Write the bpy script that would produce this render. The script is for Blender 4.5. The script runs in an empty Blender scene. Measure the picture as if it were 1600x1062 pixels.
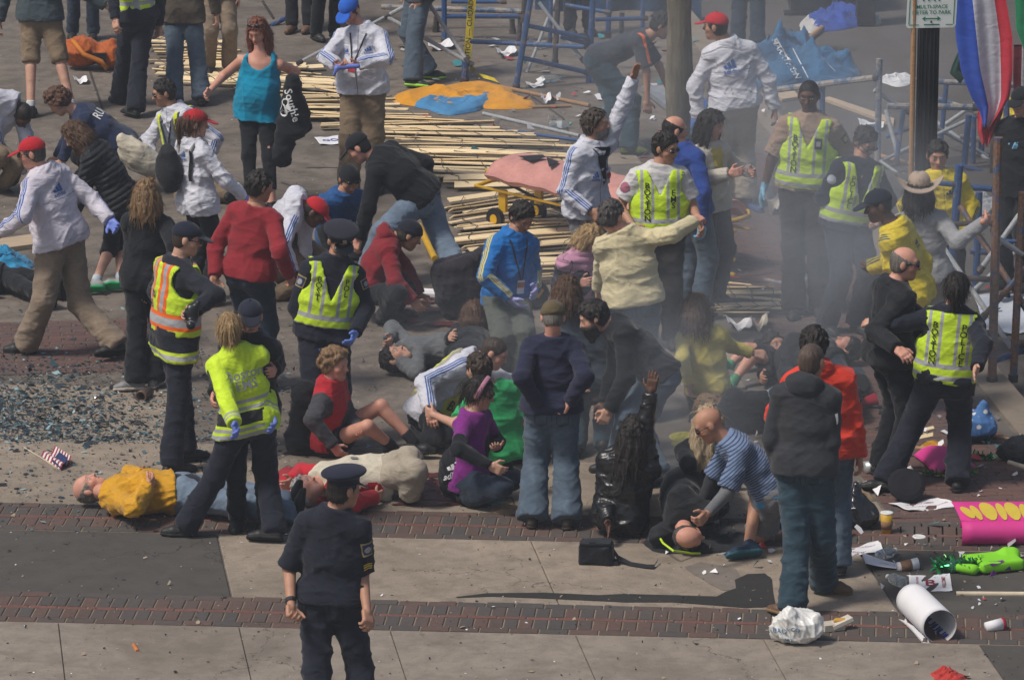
import bpy, math, random
import numpy as np
from mathutils import Vector, Matrix
from mathutils.bvhtree import BVHTree

# ------------------------------------------------------------------ camera, light, exposure
SC = bpy.context.scene
COL = SC.collection
RAD = math.radians
CAM_H, PITCH, HEAD_A, FPX = 10.2, RAD(14.5), RAD(7.1), 7734.0
FC = np.array([math.sin(HEAD_A), math.cos(HEAD_A), 0.0])
RC = np.array([math.cos(HEAD_A), -math.sin(HEAD_A), 0.0])
UPW = np.array([0, 0, 1.0])
CFWD = FC * math.cos(PITCH) - UPW * math.sin(PITCH)
CUP = FC * math.sin(PITCH) + UPW * math.cos(PITCH)
CPOS = np.array([0, 0, CAM_H])

cam_d = bpy.data.cameras.new('camera')
cam = bpy.data.objects.new('camera', cam_d)
COL.objects.link(cam)
cam_d.sensor_width = 36.0
cam_d.lens = 36.0 * FPX / 1600.0
cam_d.clip_end = 400.0
cam_d.clip_start = 0.5
cam.location = CPOS
cam.rotation_euler = (RAD(90) - PITCH, 0, -HEAD_A)
SC.camera = cam

SUN_EL, SUN_AZ = RAD(56), RAD(-110)          # azimuth measured clockwise from +Y
world = bpy.data.worlds.new('World')
SC.world = world
world.use_nodes = True
wn = world.node_tree
sky = wn.nodes.new('ShaderNodeTexSky')
sky.sky_type = 'NISHITA'
sky.sun_disc = False
sky.sun_elevation = SUN_EL
sky.sun_rotation = SUN_AZ
sky.dust_density = 3.0
sky.ozone_density = 0.6
bg = wn.nodes['Background']
bg.inputs['Strength'].default_value = 0.072
wn.links.new(sky.outputs[0], bg.inputs['Color'])

sd = bpy.data.lights.new('sun', 'SUN')
sun = bpy.data.objects.new('sun', sd)
COL.objects.link(sun)
sd.energy = 2.3
sd.angle = RAD(11)
sd.color = (1.0, 0.95, 0.88)
_sv = Vector((math.sin(SUN_AZ) * math.cos(SUN_EL), math.cos(SUN_AZ) * math.cos(SUN_EL), math.sin(SUN_EL)))
sun.rotation_euler = _sv.to_track_quat('Z', 'Y').to_euler()

SC.view_settings.view_transform = 'Standard'
SC.view_settings.look = 'None'
SC.view_settings.gamma = 1.0
SC.view_settings.use_curve_mapping = False
SC.view_settings.exposure = 0.36
SC.render.engine = 'CYCLES'

# ------------------------------------------------------------------ pixel -> place (the photograph is 1600 x 1062)
def ray(px, py):
    return CFWD + RC * ((px - 800.0) / FPX) - CUP * ((py - 531.0) / FPX)

def at_z(px, py, z=0.0):
    d = ray(px, py)
    return CPOS + d * ((z - CAM_H) / d[2])

def at_D(px, py, D):
    d = ray(px, py)
    return CPOS + d * (D / float(d @ FC))

def Dof(p):
    return float((np.asarray(p) - CPOS) @ FC)

def nrm(v):
    v = np.asarray(v, float)
    return v / (np.linalg.norm(v) + 1e-12)

def perp(v, ax):
    return v - ax * float(v @ ax)

# ------------------------------------------------------------------ node materials
class NT:
    def __init__(self, name):
        self.m = bpy.data.materials.new(name)
        self.m.use_nodes = True
        self.t = self.m.node_tree
        self.b = self.t.nodes['Principled BSDF']
        self.b.inputs['Specular IOR Level'].default_value = 0.3
        self._attr = {}
    def n(self, kind, **kw):
        x = self.t.nodes.new('ShaderNode' + kind)
        for k, v in kw.items():
            setattr(x, k, v)
        return x
    def put(self, sock, v):
        if isinstance(v, bpy.types.NodeSocket):
            self.t.links.new(v, sock)
        elif isinstance(v, (tuple, list)) and len(v) == 3 and sock.type == 'RGBA':
            sock.default_value = (*v, 1)
        else:
            sock.default_value = v
    def math(self, op, a, b=0.0, c=None):
        x = self.n('Math', operation=op)
        self.put(x.inputs[0], a); self.put(x.inputs[1], b)
        if c is not None:
            self.put(x.inputs[2], c)
        return x.outputs[0]
    def mix(self, f, a, b):
        x = self.n('Mix', data_type='RGBA')
        self.put(x.inputs[0], f); self.put(x.inputs[6], a); self.put(x.inputs[7], b)
        return x.outputs[2]
    def coord(self, kind='Object', scale=None, rot=None):
        x = self.n('TexCoord').outputs[kind]
        if scale is not None or rot is not None:
            mp = self.n('Mapping')
            self.put(mp.inputs[0], x)
            if scale is not None: mp.inputs['Scale'].default_value = scale
            if rot is not None: mp.inputs['Rotation'].default_value = rot
            x = mp.outputs[0]
        return x
    def noise(self, scale, detail=3.0, rough=0.55, dist=0.0, vec=None, out='Fac'):
        x = self.n('TexNoise')
        x.inputs['Scale'].default_value = scale
        x.inputs['Detail'].default_value = detail
        x.inputs['Roughness'].default_value = rough
        x.inputs['Distortion'].default_value = dist
        if vec is not None: self.put(x.inputs['Vector'], vec)
        return x.outputs[out]
    def ramp(self, f, *stops):
        x = self.n('ValToRGB')
        e = x.color_ramp.elements
        while len(e) < len(stops): e.new(0.5)
        for k, (p, c) in enumerate(stops):
            e[k].position = p
            e[k].color = (*c, 1) if isinstance(c, (tuple, list)) else (c, c, c, 1)
        self.put(x.inputs[0], f)
        return x.outputs[0]
    def attr(self, name, comp=None):
        if name not in self._attr:
            a = self.n('Attribute', attribute_name=name)
            s = self.n('SeparateXYZ')
            self.t.links.new(a.outputs['Vector'], s.inputs[0])
            self._attr[name] = s
        return self._attr[name].outputs[comp]
    def band(self, x, lo, hi):
        c, h = (lo + hi) / 2, (hi - lo) / 2
        d = self.math('ABSOLUTE', self.math('SUBTRACT', x, c))
        return self.math('LESS_THAN', d, h)
    def bump(self, h, strength=0.5, dist=0.01, normal=None):
        x = self.n('Bump')
        x.inputs['Strength'].default_value = strength
        x.inputs['Distance'].default_value = dist
        self.put(x.inputs['Height'], h)
        if normal is not None: self.put(x.inputs['Normal'], normal)
        return x.outputs[0]
    def set(self, **kw):
        names = dict(color='Base Color', rough='Roughness', metal='Metallic', normal='Normal', alpha='Alpha',
                     trans='Transmission Weight', spec='Specular IOR Level', sheen='Sheen Weight', coat='Coat Weight')
        for k, v in kw.items():
            self.put(self.b.inputs[names[k]], v)
        return self.m

def mul(c, f):
    return tuple(x * f for x in c)

_matcache = {}
def plain(name, c, rough=0.6, metal=0.0, var=0.25, scale=6.0, bump=0.0, bscale=60.0, spec=0.3, trans=0.0, alpha=1.0):
    key = (name, tuple(c), rough, metal, var, scale, bump, trans, alpha)
    if key in _matcache: return _matcache[key]
    N = NT(name)
    f = N.noise(scale, 4, 0.6, vec=N.coord())
    col = N.ramp(f, (0.25, mul(c, 1 - var)), (0.75, mul(c, 1 + var)))
    N.set(color=col, rough=rough, metal=metal, spec=spec, trans=trans, alpha=alpha)
    if bump:
        N.set(normal=N.bump(N.noise(bscale, 4, 0.6, vec=N.coord()), bump, 0.004))
    _matcache[key] = N.m
    return N.m

def cloth(name, c, rough=0.85, layers=(), wr=0.6, wscale=9.0, fade=0.16, shiny=0.0, weave=0.25, quilt=0.0, denim=False):
    """fabric: base colour, printed or sewn bands read from the garment's own coordinates, soft creases"""
    N = NT(name)
    oc = N.coord()
    f = N.noise(5.0, 5, 0.62, 0.3, oc)
    if denim:
        col = N.ramp(f, (0.3, mul(c, 0.72)), (0.55, c), (0.78, tuple(min(1, x * 1.25 + 0.035) for x in c)))
    else:
        col = N.ramp(f, (0.25, mul(c, 1 - fade)), (0.75, mul(c, 1 + fade)))
    rr = rough
    wv = N.noise(28.0, 3, 0.6, 0.8, N.coord('Object', scale=(1, 1, 1.7)))
    col = N.mix(N.math('MULTIPLY', N.ramp(wv, (.38, 1.0), (.6, 0.0)), .22), col, mul(c, .55))
    for conds, lc in layers:
        m = None
        for (a, comp, lo, hi) in conds:
            b = N.band(N.attr(a, comp), lo, hi)
            m = b if m is None else N.math('MULTIPLY', m, b)
        col = N.mix(m, col, lc)
    oz = N.coord('Object', scale=(1, 1, 1.8))
    h = N.noise(wscale * .6, 2, 0.45, 1.2, oz)
    h2 = N.noise(wscale * 2.2, 2, 0.5, 1.0, oz)
    hh = N.math('ADD', h, N.math('MULTIPLY', h2, 0.16))
    if quilt:
        q = N.math('ABSOLUTE', N.math('SINE', N.math('MULTIPLY', N.attr('T', 1), math.pi / quilt)))
        hh = N.math('ADD', N.math('MULTIPLY', hh, 0.5), q)
    nm = N.bump(hh, wr * .8, 0.035)
    if weave:
        nm = N.bump(N.noise(260.0, 2, 0.5, 0, oc), weave, 0.002, nm)
    N.set(color=col, rough=rr, normal=nm, spec=0.15 + 0.4 * shiny)
    N.b.inputs['Sheen Weight'].default_value = 0.12 if not shiny else 0.0
    return N.m

SKIN = {'light': (0.53, 0.30, 0.21), 'pink': (0.56, 0.28, 0.20), 'tan': (0.42, 0.22, 0.14), 'brown': (0.10, 0.05, 0.032), 'olive': (0.36, 0.20, 0.13)}
_skin = {}
def skin_mat(tone, hair=(0.05, 0.03, 0.02)):
    key = (tone, hair)
    if key in _skin: return _skin[key]
    c = SKIN[tone]
    N = NT('skin_' + tone)
    oc = N.coord()
    f = N.noise(14.0, 4, 0.6, 0.2, oc)
    col = N.ramp(f, (0.25, (c[0] * .84, c[1] * .78, c[2] * .78)), (0.75, (c[0] * 1.1, c[1] * 1.12, c[2] * 1.12)))
    x, y, z = N.attr('H', 0), N.attr('H', 1), N.attr('H', 2)
    ax = N.math('ABSOLUTE', x)
    front = N.math('GREATER_THAN', y, 0.05)
    def blob(cx, cz, rx, rz, xx=ax):
        a = N.math('DIVIDE', N.math('SUBTRACT', xx, cx), rx)
        b = N.math('DIVIDE', N.math('SUBTRACT', z, cz), rz)
        d = N.math('ADD', N.math('MULTIPLY', a, a), N.math('MULTIPLY', b, b))
        s = N.math('SUBTRACT', 1.6, N.math('MULTIPLY', d, 1.0))
        s.node.use_clamp = True
        return N.math('MULTIPLY', s, front)
    dk = (c[0] * .55, c[1] * .36, c[2] * .36)
    ck = N.math('MULTIPLY', blob(0.045, -0.02, 0.028, 0.025), 0.35)
    col = N.mix(ck, col, (c[0] * 1.05, c[1] * .72, c[2] * .7))
    col = N.mix(blob(0.033, 0.012, 0.013, 0.0055), col, (0.55, 0.52, 0.48))
    col = N.mix(blob(0.033, 0.012, 0.0048, 0.005), col, (0.04, 0.028, 0.02))
    col = N.mix(N.math('MULTIPLY', blob(0.033, 0.019, 0.016, 0.0028), .65), col, mul(dk, .6))
    col = N.mix(N.math('MULTIPLY', blob(0.034, 0.035, 0.017, 0.004), 0.55), col, hair)
    col = N.mix(N.math('MULTIPLY', blob(0.0, -0.055, 0.021, 0.007), 0.8), col, (c[0] * .75, c[1] * .42, c[2] * .42))
    col = N.mix(blob(0.0, -0.0545, 0.02, 0.0018), col, mul(dk, .45))
    col = N.mix(blob(0.009, -0.0255, 0.005, 0.003), col, mul(dk, .5))
    N.set(color=col, rough=0.55, spec=0.35, normal=N.bump(N.noise(70, 3, 0.6, 0, oc), 0.25, 0.003))
    N.b.inputs['Subsurface Weight'].default_value = 0.0
    _skin[key] = N.m
    return N.m

_hairm = {}
def hair_mat(c):
    if c in _hairm: return _hairm[c]
    N = NT('hair_strands')
    v = N.coord('Object', scale=(60, 60, 7))
    f = N.noise(1.0, 4, 0.65, 0.6, v)
    col = N.ramp(f, (0.3, mul(c, 0.45)), (0.55, c), (0.8, mul(c, 1.7)))
    N.set(color=col, rough=0.5, spec=0.35, normal=N.bump(f, 0.9, 0.012))
    _hairm[c] = N.m
    return N.m
# ------------------------------------------------------------------ implicit surfaces -> one continuous mesh
def cap(a, b, ra, rb=None):
    return ('c', np.asarray(a, float), np.asarray(b, float), ra, ra if rb is None else rb, None, 1.0)
def ecap(a, b, ra, rb, ax, s):
    return ('c', np.asarray(a, float), np.asarray(b, float), ra, rb, np.asarray(ax, float), s)
def ell(c, M, r, sub=False):
    return ('e', np.asarray(c, float), np.asarray(M, float), np.asarray(r, float), sub)
def box(c, M, r, rnd=0.01):
    return ('b', np.asarray(c, float), np.asarray(M, float), np.asarray(r, float), rnd)

def prim_bounds(p):
    if p[0] == 'c':
        r = max(p[3], p[4]) * max(1.0, p[6])
        return np.minimum(p[1], p[2]) - r, np.maximum(p[1], p[2]) + r
    if p[0] == 'e':
        r = np.abs(p[2].T) @ p[3]
        return p[1] - r, p[1] + r
    r = np.abs(p[2].T) @ (p[3]) + p[4]
    return p[1] - r, p[1] + r

def prim_eval(p, X, Y, Z):
    if p[0] == 'c':
        a, b, ra, rb, ax, s = p[1:]
        ba = b - a
        L2 = float(ba @ ba) + 1e-9
        x, y, z = X - a[0], Y - a[1], Z - a[2]
        t = np.clip((x * ba[0] + y * ba[1] + z * ba[2]) / L2, 0, 1)
        x = x - t * ba[0]; y = y - t * ba[1]; z = z - t * ba[2]
        l2 = x * x + y * y + z * z
        if ax is not None:
            cm = x * ax[0] + y * ax[1] + z * ax[2]
            l2 = l2 - cm * cm * (1 - 1 / (s * s))
        return np.sqrt(np.maximum(l2, 0)) - (ra + (rb - ra) * t)
    c, M, r = p[1], p[2], p[3]
    x, y, z = X - c[0], Y - c[1], Z - c[2]
    q = [x * M[i][0] + y * M[i][1] + z * M[i][2] for i in range(3)]
    if p[0] == 'e':
        k0 = np.sqrt(sum((q[i] / r[i]) ** 2 for i in range(3)))
        k1 = np.sqrt(sum((q[i] / (r[i] * r[i])) ** 2 for i in range(3))) + 1e-9
        return k0 * (k0 - 1.0) / k1
    d = [np.abs(q[i]) - r[i] for i in range(3)]
    o = np.sqrt(sum(np.maximum(v, 0) ** 2 for v in d))
    return o + np.minimum(np.maximum(np.maximum(d[0], d[1]), d[2]), 0) - p[4]

def smin(a, b, k):
    h = np.clip(0.5 + 0.5 * (b - a) / k, 0, 1)
    return b * (1 - h) + a * h - k * h * (1 - h)

def field(groups, vox, k2=0.02):
    """groups: list of (prims, k, cuts); cut = (point, normal): what lies on the normal's side goes"""
    lo = np.min([prim_bounds(p)[0] for g in groups for p in g[0] if not (p[0] == 'e' and p[4])], axis=0) - 3 * vox
    hi = np.max([prim_bounds(p)[1] for g in groups for p in g[0] if not (p[0] == 'e' and p[4])], axis=0) + 3 * vox
    n = np.ceil((hi - lo) / vox).astype(int) + 1
    ax = [lo[i] + vox * np.arange(n[i]) for i in range(3)]
    D = np.full(n, 1.0, np.float32)
    def sl(p, m):
        a, b = prim_bounds(p)
        i0 = np.maximum(np.floor((a - m - lo) / vox).astype(int), 0)
        i1 = np.minimum(np.ceil((b + m - lo) / vox).astype(int) + 1, n)
        return tuple(slice(i0[i], max(i1[i], i0[i] + 1)) for i in range(3))
    def mesh(s):
        return ax[0][s[0]][:, None, None], ax[1][s[1]][None, :, None], ax[2][s[2]][None, None, :]
    for prims, k, cuts in groups:
        G = np.full(n, 1.0, np.float32) if len(groups) > 1 else D
        for p in prims:
            s = sl(p, k + 2 * vox)
            d = prim_eval(p, *mesh(s))
            if p[0] == 'e' and p[4]:
                G[s] = -smin(-G[s], d, k)
            else:
                G[s] = smin(G[s], d, k)
        for c in cuts:
            X, Y, Z = ax[0][:, None, None], ax[1][None, :, None], ax[2][None, None, :]
            if callable(c):
                G[:] = np.maximum(G, c(X, Y, Z))
            else:
                c0, nn = c
                pl = (X - c0[0]) * nn[0] + (Y - c0[1]) * nn[1] + (Z - c0[2]) * nn[2]
                G[:] = np.maximum(G, pl)
        if len(groups) > 1:
            D = smin(D, G, k2)
    return D, lo

_C8 = [(i, j, k) for i in (0, 1) for j in (0, 1) for k in (0, 1)]
_E12 = [(a, b) for a in range(8) for b in range(a + 1, 8) if sum(abs(_C8[a][i] - _C8[b][i]) for i in range(3)) == 1]
def nets(D, lo, vox):
    s = D < 0
    n = D.shape
    cnt = np.zeros((n[0] - 1, n[1] - 1, n[2] - 1), np.int8)
    for (i, j, k) in _C8:
        cnt += s[i:n[0] - 1 + i, j:n[1] - 1 + j, k:n[2] - 1 + k]
    act = (cnt > 0) & (cnt < 8)
    I = np.argwhere(act)
    if len(I) == 0: return np.zeros((0, 3)), np.zeros((0, 4), int)
    ids = np.full(act.shape, -1, np.int32)
    ids[act] = np.arange(len(I))
    V = np.stack([D[I[:, 0] + c[0], I[:, 1] + c[1], I[:, 2] + c[2]] for c in _C8], 1)
    acc = np.zeros((len(I), 3)); num = np.zeros(len(I))
    C = np.array(_C8, float)
    for a, b in _E12:
        va, vb = V[:, a], V[:, b]
        m = (va < 0) != (vb < 0)
        t = np.where(m, va / np.where(m, va - vb, 1), 0)
        acc += np.where(m[:, None], C[a] + t[:, None] * (C[b] - C[a]), 0)
        num += m
    P = lo + (I + acc / num[:, None]) * vox
    quads = []
    for axn in range(3):
        b, c = (axn + 1) % 3, (axn + 2) % 3
        sa = [slice(None)] * 3; sb = [slice(None)] * 3
        sa[axn] = slice(0, -1); sb[axn] = slice(1, None)
        A, B = s[tuple(sa)], s[tuple(sb)]
        for flip, M in ((False, A & ~B), (True, ~A & B)):
            J = np.argwhere(M)
            J = J[(J[:, b] > 0) & (J[:, c] > 0) & (J[:, b] < n[b] - 1) & (J[:, c] < n[c] - 1)]
            if not len(J): continue
            def idx(db, dc):
                K = J.copy(); K[:, b] -= db; K[:, c] -= dc
                return ids[K[:, 0], K[:, 1], K[:, 2]]
            q = np.stack([idx(1, 1), idx(0, 1), idx(0, 0), idx(1, 0)], 1)
            if flip: q = q[:, ::-1]
            quads.append(q)
    Q = np.concatenate(quads)
    return P, Q[(Q >= 0).all(1)]

def relax(P, Q, it=1, f=0.5):
    E = np.concatenate([Q[:, [0, 1]], Q[:, [1, 2]], Q[:, [2, 3]], Q[:, [3, 0]]])
    for _ in range(it):
        acc = np.zeros_like(P); num = np.zeros(len(P))
        for a, b in ((0, 1), (1, 0)):
            for i in range(3):
                acc[:, i] += np.bincount(E[:, a], P[E[:, b], i], len(P))
            num += np.bincount(E[:, a], minlength=len(P))
        P = P + f * (acc / np.maximum(num, 1)[:, None] - P)
    return P

def vnormals(P, Q):
    fn = np.cross(P[Q[:, 2]] - P[Q[:, 0]], P[Q[:, 3]] - P[Q[:, 1]])
    N = np.zeros_like(P)
    for c in range(4):
        for i in range(3):
            N[:, i] += np.bincount(Q[:, c], fn[:, i], len(P))
    return N / (np.linalg.norm(N, axis=1)[:, None] + 1e-9)

def crease(P, amp, rng, wl=0.1, n=4):
    """irregular cloth folds, in metres; they run more across than along an upright figure"""
    f = np.zeros(len(P))
    for i in range(2 * n):
        sc = 1.0 if i < n else .42
        k = nrm(rng.normal(size=3) * np.array([.75, .75, 1.3])) * (2 * math.pi / (wl * 1.5 * sc * rng.uniform(.7, 1.5)))
        m = rng.normal(size=3) * (2 * math.pi / (wl * 3.5)) * .6
        m2 = rng.normal(size=3) * (2 * math.pi / (wl * 2.6)) * .6
        ph = rng.uniform(0, 6.28, 3)
        w = 1 - np.abs(np.sin((P @ k + ph[0] + 1.7 * np.sin(P @ m + ph[1])) / 2))
        g = np.clip(.35 + .9 * np.sin(P @ m2 + ph[2]), 0, 1.2)
        f += (w ** 3.0 - 0.2) * g * (1.0 if i < n else .5)
    return amp * f / n * 4.0

def build(name, P, Q, mat, parent=None, org=None, attrs=None, fmat=None):
    """Q: list/array of quads or a list of polygons"""
    me = bpy.data.meshes.new(name)
    P = np.asarray(P, float)
    if org is not None: P = P - org
    if isinstance(Q, np.ndarray) and Q.ndim == 2 and len(Q):
        me.vertices.add(len(P))
        me.vertices.foreach_set('co', P.astype(np.float32).ravel())
        k = Q.shape[1]
        me.loops.add(Q.size)
        me.loops.foreach_set('vertex_index', Q.astype(np.int32).ravel())
        me.polygons.add(len(Q))
        me.polygons.foreach_set('loop_start', np.arange(0, Q.size, k, dtype=np.int32))
        me.update(calc_edges=True)
    else:
        me.from_pydata([tuple(v) for v in P], [], [list(map(int, q)) for q in Q])
    for nm, arr in (attrs or {}).items():
        a = me.attributes.new(nm, 'FLOAT_VECTOR', 'POINT')
        a.data.foreach_set('vector', np.asarray(arr, np.float32).ravel())
    for m in (mat if isinstance(mat, (list, tuple)) else [mat]):
        me.materials.append(m)
    if fmat is not None:
        me.polygons.foreach_set('material_index', np.asarray(fmat, np.int32))
    o = bpy.data.objects.new(name, me)
    COL.objects.link(o)
    if parent is not None: o.parent = parent
    return o

def solid(groups, vox, k2=0.02, rl=0):
    D, lo = field(groups, vox, k2)
    P, Q = nets(D, lo, vox)
    if rl: P = relax(P, Q, rl)
    return P, Q

def empty(name, loc, label, cat, group=None):
    o = bpy.data.objects.new(name, None)
    COL.objects.link(o)
    o.location = loc
    o.empty_display_size = 0.1
    return tag(o, label, cat, group)

def tag(o, label=None, cat=None, group=None, kind=None):
    if label: o['label'] = label
    if cat: o['category'] = cat
    if group: o['group'] = group
    if kind: o['kind'] = kind
    return o
# ------------------------------------------------------------------ people
PRNG = np.random.default_rng(11)

def _lift(parent, L, x, y, sign):
    D0 = Dof(parent)
    Ds = np.linspace(D0 - L * 1.02, D0 + L * 1.02, 161)
    pts = np.array([at_D(x, y, D) for D in Ds])
    e = np.abs(np.linalg.norm(pts - parent, axis=1) - L)
    if sign == '+': m = Ds >= D0 - 0.02
    else: m = Ds <= D0 + 0.02
    e = np.where(m, e, 9)
    return pts[int(np.argmin(e))]

def _joint(j, D0, parent, L):
    x, y = j[0], j[1]
    m = j[2] if len(j) > 2 else '0'
    if isinstance(m, (int, float)): return at_D(x, y, D0 + m)
    if m == 'g': return at_z(x, y, 0.102)
    if m[0] == 'z': return at_z(x, y, float(m[1:]))
    if m == '0': return at_D(x, y, Dof(parent))
    return _lift(parent, L, x, y, m)

def _mid(a, b, La, Lb, x, y, fwd):
    """the joint between a and b seen at pixel x, y"""
    D0 = (Dof(a) + Dof(b)) / 2
    best = None
    for D in np.linspace(D0 - .6, D0 + .6, 181):
        p = at_D(x, y, D)
        e = (np.linalg.norm(p - a) - La) ** 2 + (np.linalg.norm(p - b) - Lb) ** 2 - 0.012 * float((p - (a + b) / 2) @ fwd)
        if best is None or e < best[0]: best = (e, p)
    return best[1]

def _ik(a, b, La, Lb, bend):
    d = b - a
    L = np.linalg.norm(d)
    u = d / (L + 1e-9)
    L = min(L, (La + Lb) * .999)
    x = (La * La - Lb * Lb + L * L) / (2 * L)
    y = math.sqrt(max(La * La - x * x, 0))
    return a + u * x + nrm(perp(bend, u)) * y

def face_dir(yaw):
    y = RAD(yaw)
    return -FC * math.cos(y) + RC * math.sin(y)

class Garment:
    pass

def _bez(P, M, N, t):
    if t < 0: return P + (M - P) * 2 * t
    if t > 1: return N + (N - M) * 2 * (t - 1)
    return P * (1 - t) ** 2 + 2 * M * t * (1 - t) + N * t * t

def head_mesh(c, F, K, neckb, tone_hair=None, up_sub=True):
    """F rows: left, forward, up"""
    L, Y, U = F
    def p(x, y, z): return c + (L * x + Y * y + U * z) * K
    M = np.array([L, Y, U])
    R = lambda *r: np.array(r) * K
    prims = [ell(p(0, -.012, .032), M, R(.076, .097, .088)),
             ell(p(0, .018, -.035), M, R(.058, .07, .075)),
             ell(p(0, .03, -.075), M, R(.045, .05, .035)),
             cap(p(0, .062, -.094), p(0, .066, -.09), .020 * K),
             cap(p(-.042, .05, -.02), p(-.042, .055, -.018), .024 * K), cap(p(.042, .05, -.02), p(.042, .055, -.018), .024 * K),
             cap(p(-.036, .076, .033), p(.036, .076, .033), .0125 * K),
             ell(p(.033, .098, .012), M, R(.017, .02, .012), True), ell(p(-.033, .098, .012), M, R(.017, .02, .012), True)]
    g2 = [cap(p(0, .084, .018), p(0, .108, -.02), .0085 * K, .0125 * K),
          cap(p(.011, .092, -.024), p(-.011, .092, -.024), .0085 * K),
          cap(p(-.016, .0815, -.05), p(.016, .0815, -.05), .0075 * K), cap(p(-.013, .081, -.0615), p(.013, .081, -.0615), .0085 * K),
          ell(p(.033, .075, .012), M, R(.0135, .0135, .0115)), ell(p(-.033, .075, .012), M, R(.0135, .0135, .0115))]
    ear = [ell(p(s * .079, -.012, .0), np.array([L, nrm(Y * .94 + L * s * .0), U]), R(.013, .022, .034)) for s in (-1, 1)]
    base = p(0, -.022, -.05)
    neck = [cap(base, neckb, .053 * K, .06 * K)]
    return [(prims, .028 * K, []), (g2, .009 * K, []), (ear, .005, []), (neck, .01, [])]

def hand_prims(W, d, th, n, K, curl=.45, grow=0.0):
    P = lambda a, b, c: W + (d * a + th * b + n * c) * K
    r = grow
    out = [box(P(.05, 0, 0), np.array([th, n, d]), np.array([.029, .004, .034]) * K, .0105 * K + r),
           cap(P(-.05, 0, 0), P(.02, 0, 0), .026 * K + r, .025 * K + r)]
    for i in range(4):
        q = P(.084 - .004 * abs(i - 1), .0305 - .0205 * i, 0)
        ln = (.073, .081, .076, .059)[i] * K
        a = 0.0
        for s in range(3):
            a += curl * (0.75, 1.0, 0.7)[s] * (1 + .12 * i)
            dd = d * math.cos(a) + n * math.sin(a) + th * (.07 - .05 * i) * (1 - curl * .5)
            e = q + nrm(dd) * ln * (.42, .32, .26)[s]
            out.append(cap(q, e, (.0092, .0085, .0078)[s] * K + r, (.0085, .0078, .007)[s] * K + r))
            q = e
    q = P(.022, .028, .004)
    e = q + nrm(d * .62 + th * .75 + n * .35) * .046 * K
    f = e + nrm(d * .9 + th * .25 + n * .5) * .036 * K
    out += [cap(q, e, .0135 * K + r, .0105 * K + r), cap(e, f, .0105 * K + r, .0085 * K + r)]
    return out

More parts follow.
